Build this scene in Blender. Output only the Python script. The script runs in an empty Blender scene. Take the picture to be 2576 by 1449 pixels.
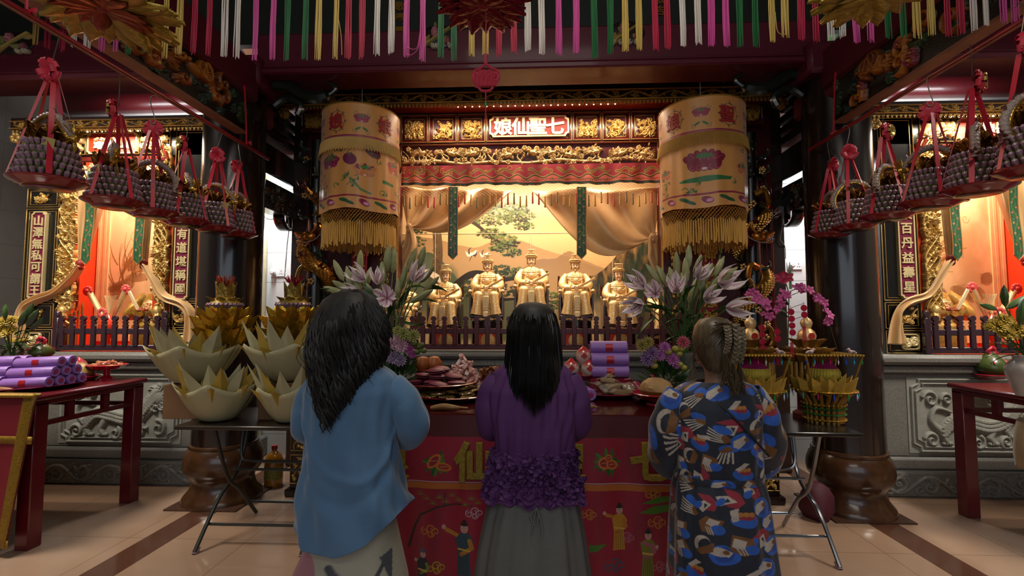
import bpy, math, random
import numpy as np
from mathutils import Vector, Matrix, Euler
S = bpy.context.scene
COL = S.collection
PI = math.pi
R = random.Random(7)
# ------------------------------------------------------------------ camera
F = 1200.0
CAM = Vector((0, 0, 1.45))
CR = Euler((math.radians(90 + 3.36), 0, math.radians(2.48))).to_matrix()
def at(px, py, Y):
    d = CR @ Vector(((px - 1288) / F, (724.5 - py) / F, -1))
    return CAM + d * ((Y - CAM.y) / d.y)
cd = bpy.data.cameras.new('camera'); co = bpy.data.objects.new('camera', cd); COL.objects.link(co)
cd.sensor_width = 36; cd.lens = 36 * F / 2576; cd.clip_start = .05; cd.clip_end = 60
co.location = CAM; co.rotation_euler = CR.to_euler(); S.camera = co
# ------------------------------------------------------------------ colour + materials
def lin(c):
    if isinstance(c, str):
        c = tuple(int(c[i:i + 2], 16) / 255 for i in (0, 2, 4))
    return tuple((x / 12.92 if x <= .04045 else ((x + .055) / 1.055) ** 2.4) for x in c)
MATS = {}
def mat(name, col=None, rough=.5, metal=0, var=.12, scale=12, bump=.0, bscale=60, emit=None, estr=0, trans=0, sheen=0, coat=0, attr=False, alpha=1, stretch=None, sss=0, col2=None):
    if name in MATS: return MATS[name]
    m = bpy.data.materials.new(name); m.use_nodes = True; MATS[name] = m
    nt = m.node_tree; n = nt.nodes; l = nt.links; b = n['Principled BSDF']
    tc = n.new('ShaderNodeTexCoord'); vec = tc.outputs['Object']
    if stretch:
        mp = n.new('ShaderNodeMapping'); mp.inputs['Scale'].default_value = stretch; l.new(vec, mp.inputs[0]); vec = mp.outputs[0]
    nz = n.new('ShaderNodeTexNoise'); nz.inputs['Scale'].default_value = scale; nz.inputs['Detail'].default_value = 4; l.new(vec, nz.inputs['Vector'])
    if attr:
        a = n.new('ShaderNodeAttribute'); a.attribute_name = 'Col'
        l.new(a.outputs['Color'], b.inputs['Base Color'])
    else:
        c = lin(col); mx = n.new('ShaderNodeMix'); mx.data_type = 'RGBA'
        c1 = tuple(max(0, x * (1 - var * 1.5)) for x in c); c2 = lin(col2) if col2 else tuple(min(1, x * (1 + var * 1.5)) for x in c)
        mx.inputs['A'].default_value = (*c1, 1); mx.inputs['B'].default_value = (*c2, 1)
        l.new(nz.outputs['Fac'], mx.inputs['Factor']); l.new(mx.outputs['Result'], b.inputs['Base Color'])
    b.inputs['Roughness'].default_value = rough; b.inputs['Metallic'].default_value = metal
    if trans: b.inputs['Transmission Weight'].default_value = trans
    if sheen: b.inputs['Sheen Weight'].default_value = sheen
    if coat: b.inputs['Coat Weight'].default_value = coat; b.inputs['Coat Roughness'].default_value = .1
    if sss: b.inputs['Subsurface Weight'].default_value = sss; b.inputs['Subsurface Radius'].default_value = (.02, .01, .006)
    if alpha < 1: b.inputs['Alpha'].default_value = alpha
    if emit: b.inputs['Emission Color'].default_value = (*lin(emit), 1); b.inputs['Emission Strength'].default_value = estr
    if bump:
        n2 = n.new('ShaderNodeTexNoise'); n2.inputs['Scale'].default_value = bscale; n2.inputs['Detail'].default_value = 3; l.new(vec, n2.inputs['Vector'])
        bp = n.new('ShaderNodeBump'); bp.inputs['Strength'].default_value = bump; bp.inputs['Distance'].default_value = .01
        l.new(n2.outputs['Fac'], bp.inputs['Height']); l.new(bp.outputs[0], b.inputs['Normal'])
    return m
# ------------------------------------------------------------------ objects
ORD = ['first', 'second', 'third', 'fourth', 'fifth', 'sixth', 'seventh', 'eighth', 'ninth', 'tenth', 'eleventh', 'twelfth', 'thirteenth', 'fourteenth', 'fifteenth', 'sixteenth']
def tag(o, label=None, cat=None, group=None, kind=None):
    if label: o['label'] = label
    if cat: o['category'] = cat
    if group: o['group'] = group
    if kind: o['kind'] = kind
    return o
def thing(name, label, cat, loc=(0, 0, 0), rz=0, group=None, kind=None):
    o = bpy.data.objects.new(name, None); COL.objects.link(o); o.empty_display_size = .05
    o.location = loc; o.rotation_euler = (0, 0, rz)
    return tag(o, label, cat, group, kind)
def kids(o): return [c for c in bpy.data.objects if c.parent == o]
def dup(o, loc=None, rz=None, label=None, sc=None, parent=None, group=None):
    # copy a thing, its parts and their sub-parts
    c = o.copy(); COL.objects.link(c)
    if parent is not None: c.parent = parent
    if loc is not None: c.location = loc
    if rz is not None: c.rotation_euler = (0, 0, rz) if not isinstance(rz, tuple) else rz
    if sc is not None: c.scale = (sc, sc, sc) if not isinstance(sc, tuple) else sc
    if label: c['label'] = label
    if group: c['group'] = group
    for ch in o.children: dup(ch, parent=c)
    return c
def fastmesh(name, V, Fq, smooth=True, cols=None):
    me = bpy.data.meshes.new(name)
    V = np.asarray(V, dtype=np.float32)
    if isinstance(Fq, np.ndarray):
        k = Fq.shape[1]
        me.vertices.add(len(V)); me.vertices.foreach_set('co', V.ravel())
        me.loops.add(Fq.size); me.loops.foreach_set('vertex_index', Fq.astype(np.int32).ravel())
        me.polygons.add(len(Fq)); me.polygons.foreach_set('loop_start', np.arange(0, Fq.size, k, dtype=np.int32))
        me.update(calc_edges=True)
    else:
        me.from_pydata(V.tolist(), [], Fq); me.update()
    if smooth: me.polygons.foreach_set('use_smooth', np.ones(len(me.polygons), dtype=bool))
    if cols is not None:
        ca = me.color_attributes.new('Col', 'FLOAT_COLOR', 'POINT')
        c = np.ones((len(V), 4), dtype=np.float32); c[:, :3] = cols
        ca.data.foreach_set('color', c.ravel())
    return me
def addobj(name, me, m, parent=None, label=None, cat=None, group=None, kind=None):
    o = bpy.data.objects.new(name, me); COL.objects.link(o)
    if m is not None: me.materials.append(m)
    if parent is not None: o.parent = parent
    return tag(o, label, cat, group, kind)
class MB:
    def __init__(s): s.V = []; s.F = []; s.C = []; s.sm = True
    def add(s, V, Fc, M=None, col=None):
        b = len(s.V)
        for v in V:
            v = Vector(v)
            if M is not None: v = M @ v
            s.V.append(tuple(v))
        s.F += [tuple(i + b for i in f) for f in Fc]
        s.C += [col or (1, 1, 1)] * len(V)
        return s
    def box(s, c, d, rot=None, col=None, bev=0):
        x, y, z = (q / 2 for q in d)
        if bev:
            e = bev; V = []; 
            for sz in (-1, 1):
                for (a, b2, zz) in ((x - e, y - e, z), (x, y, z - e)) if sz > 0 else ((x, y, z - e), (x - e, y - e, z)):
                    pass
            rings = [(x - e, y - e, -z), (x, y, -z + e), (x, y, z - e), (x - e, y - e, z)]
            V = []
            for (a, b2, zz) in rings:
                k = e if a == x else 0
                V += [(-a + k, -b2, zz), (a - k, -b2, zz), (a, -b2 + k, zz), (a, b2 - k, zz), (a - k, b2, zz), (-a + k, b2, zz), (-a, b2 - k, zz), (-a, -b2 + k, zz)]
            Fc = [tuple(reversed(range(8))), tuple(range(24, 32))]
            for r in range(3):
                for i in range(8): Fc.append((r * 8 + i, r * 8 + (i + 1) % 8, r * 8 + 8 + (i + 1) % 8, r * 8 + 8 + i))
        else:
            V = [(-x, -y, -z), (x, -y, -z), (x, y, -z), (-x, y, -z), (-x, -y, z), (x, -y, z), (x, y, z), (-x, y, z)]
            Fc = [(3, 2, 1, 0), (4, 5, 6, 7), (0, 1, 5, 4), (1, 2, 6, 5), (2, 3, 7, 6), (3, 0, 4, 7)]
        M = Matrix.Translation(c)
        if rot is not None: M = M @ (Euler(rot).to_matrix().to_4x4() if isinstance(rot, (tuple, list)) else rot)
        return s.add(V, Fc, M, col)
    def bx(s, x0, x1, y0, y1, z0, z1, col=None, bev=0):
        return s.box(((x0 + x1) / 2, (y0 + y1) / 2, (z0 + z1) / 2), (x1 - x0, y1 - y0, z1 - z0), None, col, bev)
    def lathe(s, prof, n=24, c=(0, 0, 0), M=None, col=None, a0=0, a1=2 * PI, sx=1, sy=1, wob=None):
        full = abs(a1 - a0 - 2 * PI) < 1e-6; k = n if full else n + 1; V = []
        for j, (r, z) in enumerate(prof):
            for i in range(k):
                a = a0 + (a1 - a0) * i / n; rr = r * (wob(a, j) if wob else 1)
                V.append((c[0] + rr * math.cos(a) * sx, c[1] + rr * math.sin(a) * sy, c[2] + z))
        Fc = []
        for j in range(len(prof) - 1):
            for i in range(n if full else n):
                i2 = (i + 1) % k if full else i + 1
                Fc.append((j * k + i, j * k + i2, (j + 1) * k + i2, (j + 1) * k + i))
        if full:
            if prof[0][0] > 1e-4: Fc.append(tuple(reversed(range(k))))
            if prof[-1][0] > 1e-4: Fc.append(tuple(range((len(prof) - 1) * k, len(prof) * k)))
        return s.add(V, Fc, M, col)
    def tube(s, pts, r, n=8, M=None, col=None, caps=True, flat=1):
        pts = [Vector(p) for p in pts]; N = len(pts)
        if N < 2: return s
        rr = r if isinstance(r, (list, tuple)) else [r] * N
        V = []; up = None
        for i, p in enumerate(pts):
            t = (pts[min(i + 1, N - 1)] - pts[max(i - 1, 0)])
            if t.length < 1e-9: t = Vector((0, 0, 1))
            t.normalize()
            if up is None:
                up = Vector((0, 0, 1)) if abs(t.z) < .9 else Vector((0, 1, 0))
            a = t.cross(up)
            if a.length < 1e-6: a = t.orthogonal()
            a.normalize(); b2 = a.cross(t).normalized(); up = b2
            for k in range(n):
                th = 2 * PI * k / n
                V.append(p + a * (math.cos(th) * rr[i]) + b2 * (math.sin(th) * rr[i] * flat))
        Fc = []
        for i in range(N - 1):
            for k in range(n):
                Fc.append((i * n + k, i * n + (k + 1) % n, (i + 1) * n + (k + 1) % n, (i + 1) * n + k))
        if caps and n > 2: Fc += [tuple(reversed(range(n))), tuple(range((N - 1) * n, N * n))]
        return s.add(V, Fc, M, col)
    def ell(s, c, r, n=12, m=8, M=None, col=None, rot=None):
        if not isinstance(r, (tuple, list)): r = (r, r, r)
        prof = [(max(1e-5, math.sin(PI * j / m)), -math.cos(PI * j / m)) for j in range(m + 1)]
        T = Matrix.Translation(c) @ (Euler(rot).to_matrix().to_4x4() if rot else Matrix()) @ Matrix.Diagonal((*r, 1))
        if M is not None: T = M @ T
        return s.lathe(prof, n, M=T, col=col)
    def loft(s, rings, n=28, col=None, M=None, fn=None, caps=True):
        # rings: (cx, cy, z, rx, ry)
        V = []
        for j, (cx, cy, z, rx, ry) in enumerate(rings):
            for i in range(n):
                a = 2 * PI * i / n; k = fn(a, z, j) if fn else 1
                V.append((cx + rx * k * math.cos(a), cy + ry * k * math.sin(a), z))
        Fc = []
        for j in range(len(rings) - 1):
            for i in range(n): Fc.append((j * n + i, j * n + (i + 1) % n, (j + 1) * n + (i + 1) % n, (j + 1) * n + i))
        if caps: Fc += [tuple(reversed(range(n))), tuple(range((len(rings) - 1) * n, len(rings) * n))]
        return s.add(V, Fc, M, col)
    def grid(s, fn, nu, nv, col=None, thick=0):
        V = [fn(i / nu, j / nv) for j in range(nv + 1) for i in range(nu + 1)]
        Fc = [(j * (nu + 1) + i, j * (nu + 1) + i + 1, (j + 1) * (nu + 1) + i + 1, (j + 1) * (nu + 1) + i) for j in range(nv) for i in range(nu)]
        return s.add(V, Fc, None, col)
    def petal(s, L, W, cup=.2, M=None, col=None, n=5, tip=1.0, curl=0, base=.15):
        # a cupped petal/leaf along +Y, pointing away, lying in XY, curling to +Z
        V = []; k = 4
        for j in range(n + 1):
            t = j / n; w = W * .5 * (math.sin(PI * min(1, t * .92 + .04)) ** .8 * (1 - base) + base * (1 - t)) * (1 if t < .7 else 1 - (t - .7) / .3 * tip * .95)
            y = L * t * math.cos(curl * t); z0 = L * t * math.sin(curl * t)
            for i in range(k + 1):
                u = i / k * 2 - 1
                V.append((u * w, y, z0 + cup * W * u * u * .5))
        Fc = [(j * (k + 1) + i, j * (k + 1) + i + 1, (j + 1) * (k + 1) + i + 1, (j + 1) * (k + 1) + i) for j in range(n) for i in range(k)]
        return s.add(V, Fc, M, col)
    def build(s, name, m, parent=None, label=None, cat=None, group=None, kind=None, world=False, cols=False, smooth=True, solid=0, sub=0, keep=False):
        V = np.array(s.V, dtype=np.float32)
        loc = None
        if parent is not None and world:
            V = V - np.array(parent.location, dtype=np.float32)
        elif parent is None and not keep and len(V):
            lo = V.min(0); hi = V.max(0); loc = np.array([(lo[0] + hi[0]) / 2, (lo[1] + hi[1]) / 2, lo[2]], dtype=np.float32); V = V - loc
        me = bpy.data.meshes.new(name); me.from_pydata(V.tolist(), [], s.F); me.update()
        if smooth:
            me.polygons.foreach_set('use_smooth', np.ones(len(me.polygons), dtype=bool))
            try: me.set_sharp_from_angle(angle=math.radians(38))
            except Exception: pass
        if cols:
            ca = me.color_attributes.new('Col', 'FLOAT_COLOR', 'POINT')
            c = np.ones((len(V), 4), dtype=np.float32); c[:, :3] = np.array(s.C); ca.data.foreach_set('color', c.ravel())
        o = addobj(name, me, m, parent, label, cat, group, kind)
        if loc is not None: o.location = loc.tolist()
        if solid:
            d = o.modifiers.new('s', 'SOLIDIFY'); d.thickness = solid; d.offset = 0
        if sub:
            d = o.modifiers.new('u', 'SUBSURF'); d.levels = sub; d.render_levels = sub
        return o
def struct(name, b, m, **k): return b.build(name, m, kind='structure', **k)
def rotm(rx=0, ry=0, rz=0, t=(0, 0, 0), sc=1):
    return Matrix.Translation(t) @ Euler((rx, ry, rz)).to_matrix().to_4x4() @ Matrix.Scale(sc, 4)
def aim(p, d, roll=0):
    # matrix whose +Y points along d
    d = Vector(d).normalized(); q = d.to_track_quat('Y', 'Z'); return Matrix.Translation(p) @ q.to_matrix().to_4x4() @ Matrix.Rotation(roll, 4, 'Y')
def spl(pts, n=8):
    P = [Vector(p) for p in pts]; o = []
    for i in range(len(P) - 1):
        a = P[max(0, i - 1)]; b = P[i]; c = P[i + 1]; d = P[min(len(P) - 1, i + 2)]
        for k in range(n):
            t = k / n
            o.append(.5 * ((2 * b) + (c - a) * t + (2 * a - 5 * b + 4 * c - d) * t * t + (3 * b - a - 3 * c + d) * t ** 3))
    o.append(P[-1]); return o
def text_mesh(body, size, ext=.004, off=.0, vertical=False, res=2, spacing=1.0):
    """glyph mesh in the XZ plane facing -Y, centred at the origin; returns V, F"""
    outV = []; outF = []
    chars = list(body); pitch = size * spacing
    for i, ch in enumerate(chars):
        c = bpy.data.curves.new('glyph', 'FONT'); c.body = ch; c.size = size; c.extrude = ext; c.offset = off * size; c.resolution_u = res
        c.align_x = 'CENTER'; c.align_y = 'CENTER'; c.bevel_depth = ext * .3
        o = bpy.data.objects.new('glyph', c); COL.objects.link(o)
        dg = bpy.context.evaluated_depsgraph_get(); dg.update()
        me = bpy.data.meshes.new_from_object(o.evaluated_get(dg))
        V = [v.co.copy() for v in me.vertices]; Fc = [tuple(p.vertices) for p in me.polygons]
        COL.objects.unlink(o); bpy.data.objects.remove(o); bpy.data.curves.remove(c); bpy.data.meshes.remove(me)
        if not V: continue
        xs = [v.x for v in V]; ys = [v.y for v in V]; mx = (min(xs) + max(xs)) / 2; my = (min(ys) + max(ys)) / 2
        if vertical: ox, oz = 0, (len(chars) - 1) / 2 * pitch - i * pitch
        else: ox, oz = (i - (len(chars) - 1) / 2) * pitch, 0
        b = len(outV)
        for v in V: outV.append((v.x - mx + ox, -v.z, v.y - my + oz))
        outF += [tuple(k + b for k in f) for f in Fc]
    return outV, outF
# ------------------------------------------------------------------ numpy painter: colours and relief heights on a grid
class Cv:
    def __init__(s, w, h, bg=(0, 0, 0), H=False):
        s.w, s.h = w, h; s.c = np.zeros((h, w, 3), np.float32); s.c[:] = lin(bg) if bg is not None else 0; s.H = np.zeros((h, w), np.float32)
        s.yy, s.xx = np.mgrid[0:h, 0:w].astype(np.float32)
    def win(s, x0, y0, x1, y1):
        a = max(0, int(x0)); b = min(s.w, int(x1) + 2); c = max(0, int(y0)); d = min(s.h, int(y1) + 2)
        return (slice(c, d), slice(a, b)) if a < b and c < d else None
    def put(s, w, m, col, a=1):
        c = np.array(lin(col), np.float32); k = (np.clip(m, 0, 1) * a)[..., None]; s.c[w] = s.c[w] * (1 - k) + c * k
    def ell(s, cx, cy, rx, ry=None, ang=0, col=None, a=1, amp=0, base=0, soft=1.0):
        ry = ry or rx; r = max(rx, ry); w = s.win(cx - r - 1, cy - r - 1, cx + r + 1, cy + r + 1)
        if w is None: return
        X = s.xx[w] - cx; Y = s.yy[w] - cy; ca, sa = math.cos(ang), math.sin(ang)
        u = (X * ca + Y * sa) / rx; v = (-X * sa + Y * ca) / ry; q = 1 - u * u - v * v
        if col is not None: s.put(w, q * min(rx, ry) * .5 * soft + .5, col, a)
        if amp:
            hh = base + amp * np.sqrt(np.clip(q, 0, 1)); s.H[w] = np.where(q > 0, np.maximum(s.H[w], hh), s.H[w])
    def poly(s, pts, col, a=1):
        P = np.array(pts, np.float32); x0, y0 = P.min(0); x1, y1 = P.max(0); w = s.win(x0 - 1, y0 - 1, x1 + 1, y1 + 1)
        if w is None: return
        X = s.xx[w]; Y = s.yy[w]; ins = np.zeros(X.shape, bool)
        for i in range(len(P)):
            xa, ya = P[i]; xb, yb = P[(i + 1) % len(P)]
            if ya == yb: continue
            ins ^= ((ya > Y) != (yb > Y)) & (X < (xb - xa) * (Y - ya) / (yb - ya) + xa)
        s.put(w, ins.astype(np.float32), col, a)
    def line(s, pts, r0, r1=None, col=None, a=1, amp=0, base=0):
        r1 = r0 if r1 is None else r1; N = len(pts) - 1
        for i in range(N):
            (xa, ya), (xb, yb) = pts[i][:2], pts[i + 1][:2]; ra = r0 + (r1 - r0) * i / N; rb = r0 + (r1 - r0) * (i + 1) / N; r = max(ra, rb)
            w = s.win(min(xa, xb) - r - 1, min(ya, yb) - r - 1, max(xa, xb) + r + 1, max(ya, yb) + r + 1)
            if w is None: continue
            X = s.xx[w] - xa; Y = s.yy[w] - ya; dx, dy = xb - xa, yb - ya; L = dx * dx + dy * dy + 1e-9
            t = np.clip((X * dx + Y * dy) / L, 0, 1); d = np.hypot(X - t * dx, Y - t * dy); rr = ra + (rb - ra) * t
            if col is not None: s.put(w, rr - d + .5, col, a)
            if amp:
                q = 1 - (d / np.maximum(rr, .3)) ** 2; hh = base + amp * np.sqrt(np.clip(q, 0, 1)); s.H[w] = np.where(q > 0, np.maximum(s.H[w], hh), s.H[w])
    def noise(s, f, seed=0, ax=1, ay=1, oct=4):
        rg = np.random.default_rng(seed); out = np.zeros((s.h, s.w), np.float32); amp = 1; tot = 0
        for o in range(oct):
            nx = max(2, int(f * ax)) + 2; ny = max(2, int(f * ay * s.h / s.w)) + 2
            g = rg.random((ny, nx)).astype(np.float32)
            X = s.xx / s.w * (nx - 2); Y = s.yy / s.h * (ny - 2); xi = X.astype(int); yi = Y.astype(int); fx = X - xi; fy = Y - yi
            fx = fx * fx * (3 - 2 * fx); fy = fy * fy * (3 - 2 * fy)
            out += amp * ((g[yi, xi] * (1 - fx) + g[yi, xi + 1] * fx) * (1 - fy) + (g[yi + 1, xi] * (1 - fx) + g[yi + 1, xi + 1] * fx) * fy)
            tot += amp; amp *= .5; f *= 2
        return out / tot
    def mask(s, m, col, a=1):
        c = np.array(lin(col), np.float32); k = (np.clip(m, 0, 1) * a)[..., None]; s.c = s.c * (1 - k) + c * k
    def mesh(s, name, fn, m, parent=None, depth=0, thr=None, usecol=True, **kw):
        """fn(u, v, h) arrays -> x, y, z ; u left to right, v top (0) to bottom (1)"""
        U = s.xx / (s.w - 1); Vv = s.yy / (s.h - 1); X, Y, Z = fn(U, Vv, s.H * depth)
        V = np.stack([X, Y, Z], -1).reshape(-1, 3)
        idx = np.arange(s.w * s.h).reshape(s.h, s.w)
        q = np.stack([idx[1:, :-1], idx[1:, 1:], idx[:-1, 1:], idx[:-1, :-1]], -1).reshape(-1, 4)
        C = s.c.reshape(-1, 3)
        if thr is not None:
            Hh = s.H.ravel(); keep = (Hh[q].max(1) > thr); q = q[keep]
            used, inv = np.unique(q.ravel(), return_inverse=True); q = inv.reshape(-1, 4); V = V[used]; C = C[used]
        me = fastmesh(name, V, q, True, C if usecol else None)
        return addobj(name, me, m, parent, **kw)
# relief motifs (pixel units on a Cv)
def spiral(cx, cy, r, a0, turns, sgn=1, n=22, r_end=.12):
    return [(cx + r * (1 - (1 - r_end) * t) * math.cos(a0 + sgn * turns * 2 * PI * t), cy + r * (1 - (1 - r_end) * t) * math.sin(a0 + sgn * turns * 2 * PI * t)) for t in [i / n for i in range(n + 1)]]
def m_leaf(c, x, y, L, W, a, amp=1, col=None, lobes=0):
    c.ell(x + math.cos(a) * L / 2, y + math.sin(a) * L / 2, L / 2, W / 2, a, col, amp=amp * .8)
    if lobes:
        for k in (-1, 1):
            for t in (.3, .6):
                b = a + k * .9; c.ell(x + math.cos(a) * L * t + math.cos(b) * W * .5, y + math.sin(a) * L * t + math.sin(b) * W * .5, W * .55, W * .22, b, col, amp=amp * .7)
    c.line([(x, y), (x + math.cos(a) * L * .9, y + math.sin(a) * L * .9)], max(.7, W * .07), .5, None, amp=.12 * amp, base=.8 * amp)
def m_flower(c, x, y, r, n=5, amp=1, col=None, ccol=None, a0=0):
    for k in range(n):
        a = a0 + 2 * PI * k / n; c.ell(x + math.cos(a) * r * .55, y + math.sin(a) * r * .55, r * .5, r * .34, a + PI / 2, col, amp=amp * .8)
    c.ell(x, y, r * .25, r * .25, 0, ccol or col, amp=amp)
def m_scroll(c, x0, x1, y0, y1, n, seed=1, thick=.09, amp=.8, col=None, leaf=True):
    rr = random.Random(seed); h = y1 - y0; ym = (y0 + y1) / 2; w = (x1 - x0) / n
    P = [(x0 + (x1 - x0) * t / (n * 8), ym + math.sin(t / 8 * PI) * h * .36) for t in range(n * 8 + 1)]
    c.line(P, h * thick, h * thick, col, amp=amp)
    for i in range(n):
        s = 1 if i % 2 == 0 else -1; cx = x0 + (i + .5) * w; cy = ym - s * h * .08
        c.line(spiral(cx, cy, min(w * .42, h * .36), PI / 2 * s, 1.35, -s), h * thick, h * thick * .6, col, amp=amp)
        c.ell(cx, cy, h * .09, h * .09, 0, col, amp=amp)
        if leaf:
            for k in range(4):
                a = rr.uniform(0, 2 * PI); m_leaf(c, cx + math.cos(a) * h * .3, cy + math.sin(a) * h * .3, h * .28, h * .12, a + .6, amp, col)
        m_leaf(c, x0 + i * w, ym + rr.uniform(-.2, .2) * h, h * .4, h * .15, -s * 1.2, amp, col)
def m_bird(c, x, y, s, f=1, amp=1, col=None):
    c.ell(x, y, s * .45, s * .22, -.3 * f, col, amp=amp); c.ell(x + f * s * .45, y - s * .22, s * .14, s * .13, 0, col, amp=amp * .95)
    c.line([(x + f * s * .5, y - s * .22), (x + f * s * .72, y - s * .18)], s * .05, .6, col, amp=amp * .7)
    for k in range(5):
        a = PI + (.5 - k * .22) if f > 0 else -(.5 - k * .22); c.line([(x - f * s * .3, y), (x - f * s * .3 + math.cos(a) * s * .8, y + math.sin(a) * s * .8)], s * .07, s * .03, col, amp=amp * .8)
    for k in range(4):
        a = -PI / 2 + (-.5 - k * .25) * f; c.line([(x, y - s * .05), (x + math.cos(a) * s * .62, y + math.sin(a) * s * .62)], s * .07, s * .03, col, amp=amp * .9)
def m_branchwork(c, seed, birds=3, fl=8, leaves=20, col=None, unit=None, amp=1, vertical=False, grapes=0):
    rr = random.Random(seed); w, h = c.w, c.h; u = unit or min(w, h)
    for k in range(max(2, int(max(w, h) / u * 1.6))):
        if vertical: y0 = rr.uniform(0, h); P = [(w * (.5 + .38 * math.sin(y0 / u * 2 + t * .5 + k)), y0 + t * u * .16) for t in range(-5, 6)]
        else: x0 = rr.uniform(0, w); P = [(x0 + t * u * .16, h * (.5 + .36 * math.sin(x0 / u * 2 + t * .5 + k))) for t in range(-5, 6)]
        c.line(P, u * .05, u * .035, col, amp=.55 * amp)
    pos = lambda: (rr.uniform(u * .12, w - u * .12), rr.uniform(u * .12, h - u * .12))
    for k in range(leaves): x, y = pos(); m_leaf(c, x, y, u * rr.uniform(.2, .34), u * .14, rr.uniform(0, 6.3), amp * .8, col, lobes=1)
    for k in range(grapes):
        x, y = pos()
        for j in range(9): c.ell(x + rr.uniform(-.09, .09) * u, y + rr.uniform(-.13, .13) * u, u * .04, None, 0, col, amp=amp * .9)
    for k in range(fl): x, y = pos(); m_flower(c, x, y, u * rr.uniform(.13, .2), 5, amp, col, a0=rr.uniform(0, 1))
    for k in range(birds): x, y = pos(); m_bird(c, min(max(x, u * .5), w - u * .5) if w > u else x, h * .5 if not vertical else y, u * rr.uniform(.4, .55), rr.choice((-1, 1)), amp, col)
def plane_fn(x0, x1, y, z0, z1):
    return lambda U, V, H: (x0 + (x1 - x0) * U, y - H, z1 + (z0 - z1) * V)
# ------------------------------------------------------------------ shared materials
GOLD = mat('gilded_carving', 'd8b066', .36, .6, .2, 30, .2, 90)
GOLDB = mat('bright_gilt', 'ecc88c', .34, .5, .12, 60, .2, 160)
GOLDD = mat('aged_gilt', 'b08c3c', .45, .3, .3, 40, .2, 90)
WOODR = mat('red_lacquer_wood', '4a0f14', .35, 0, .2, 8, .08, 40, coat=.3)
WOODD = mat('dark_lacquer_wood', '1d0d0a', .25, 0, .3, 8, .08, 40, coat=.4)
WOODB = mat('brown_timber', '2a1a12', .35, 0, .4, 6, .15, 30, stretch=(1, 1, .12), coat=.3)
BEAM = mat('maroon_painted_beam', '5a0f24', .5, 0, .12, 5, .05, 40, coat=.2)
RED = mat('red_plastic', 'a81430', .25, 0, .08, 8, coat=.3)
GRANITE = mat('speckled_granite', '7a766e', .45, 0, .55, 110, .12, 200, col2='98948a')
STONE = mat('pale_carved_stone', '8f8e84', .6, 0, .15, 20, .2, 120)
# ================================================================== SETTING
def node_mat(name, rough=.5):
    m = bpy.data.materials.new(name); m.use_nodes = True; nt = m.node_tree
    b = nt.nodes['Principled BSDF']; b.inputs['Roughness'].default_value = rough
    return m, nt, nt.nodes, nt.links, b
def mth(nt, op, a, b=None, c=None):
    n = nt.nodes.new('ShaderNodeMath'); n.operation = op
    for i, v in enumerate((a, b, c)):
        if v is None: continue
        if hasattr(v, 'links'): nt.links.new(v, n.inputs[i])
        else: n.inputs[i].default_value = v
    return n.outputs[0]
def mixc(nt, f, a, b):
    n = nt.nodes.new('ShaderNodeMix'); n.data_type = 'RGBA'
    for s, v in (('Factor', f), ('A', a), ('B', b)):
        if hasattr(v, 'links'): nt.links.new(v, n.inputs[s])
        elif s == 'Factor': n.inputs[s].default_value = v
        else: n.inputs[s].default_value = (*lin(v), 1)
    return n.outputs['Result']
def pos_xyz(nt):
    g = nt.nodes.new('ShaderNodeNewGeometry'); s = nt.nodes.new('ShaderNodeSeparateXYZ'); nt.links.new(g.outputs['Position'], s.inputs[0]); return g.outputs['Position'], s.outputs
def noise(nt, vec, sc, det=4):
    n = nt.nodes.new('ShaderNodeTexNoise'); n.inputs['Scale'].default_value = sc; n.inputs['Detail'].default_value = det; nt.links.new(vec, n.inputs['Vector']); return n.outputs['Fac']
def grout(nt, co, size, w, off=0):
    f = mth(nt, 'FRACT', mth(nt, 'ADD', mth(nt, 'DIVIDE', co, size), off)); return mth(nt, 'LESS_THAN', f, w / size)
# floor: polished cream tiles with brown granite strips running towards the altar
m, nt, n, l, b = node_mat('polished_floor_tiles', .13)
P, (X, Y, Z) = pos_xyz(nt)
base = mixc(nt, noise(nt, P, 1.6, 6), '8f735e', 'ab8f79')
base = mixc(nt, mth(nt, 'MULTIPLY', noise(nt, P, 9, 8), .35), base, '8a6a52')
g = mth(nt, 'MAXIMUM', grout(nt, X, .8, .005, .31), grout(nt, Y, .8, .005, .12))
base = mixc(nt, mth(nt, 'MULTIPLY', g, .55), base, '4a382c')
strip = mth(nt, 'LESS_THAN', mth(nt, 'ABSOLUTE', mth(nt, 'SUBTRACT', mth(nt, 'ABSOLUTE', X), 2.44)), .10)
base = mixc(nt, strip, base, mixc(nt, noise(nt, P, 90, 5), '33211a', '6b4636'))
l.new(base, b.inputs['Base Color'])
rg = mth(nt, 'ADD', mth(nt, 'MULTIPLY', noise(nt, P, 3), .12), .07); l.new(rg, b.inputs['Roughness'])
FLOORM = m
q = MB(); q.bx(-5.0, 5.0, -5, 6.2, -.1, 0); struct('floor', q, FLOORM)
# tiled walls
def tilewall(name, c1, c2, tx, tz, axis='X', rough=.35):
    m, nt, n, l, b = node_mat(name, rough); P, (X, Y, Z) = pos_xyz(nt)
    base = mixc(nt, noise(nt, P, 5, 5), c1, c2); u = X if axis == 'X' else Y
    g = mth(nt, 'MAXIMUM', grout(nt, u, tx, .006, .2), grout(nt, Z, tz, .006, .35)); base = mixc(nt, mth(nt, 'MULTIPLY', g, .6), base, '55524d')
    l.new(base, b.inputs['Base Color']); return m
WT = tilewall('white_wall_tiles', 'dcdcd8', 'e6e6e2', .6, .32)
GT = tilewall('grey_wall_tiles', '6f6c66', '7f7b74', .62, .32, 'Y')
q = MB(); q.bx(-5.0, -1.9, 5.0, 5.1, 0, 4.4); struct('wall_back_left', q, WT)
q = MB(); q.bx(1.9, 5.0, 5.0, 5.1, 0, 4.4); struct('wall_back_right', q, WT)
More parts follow.
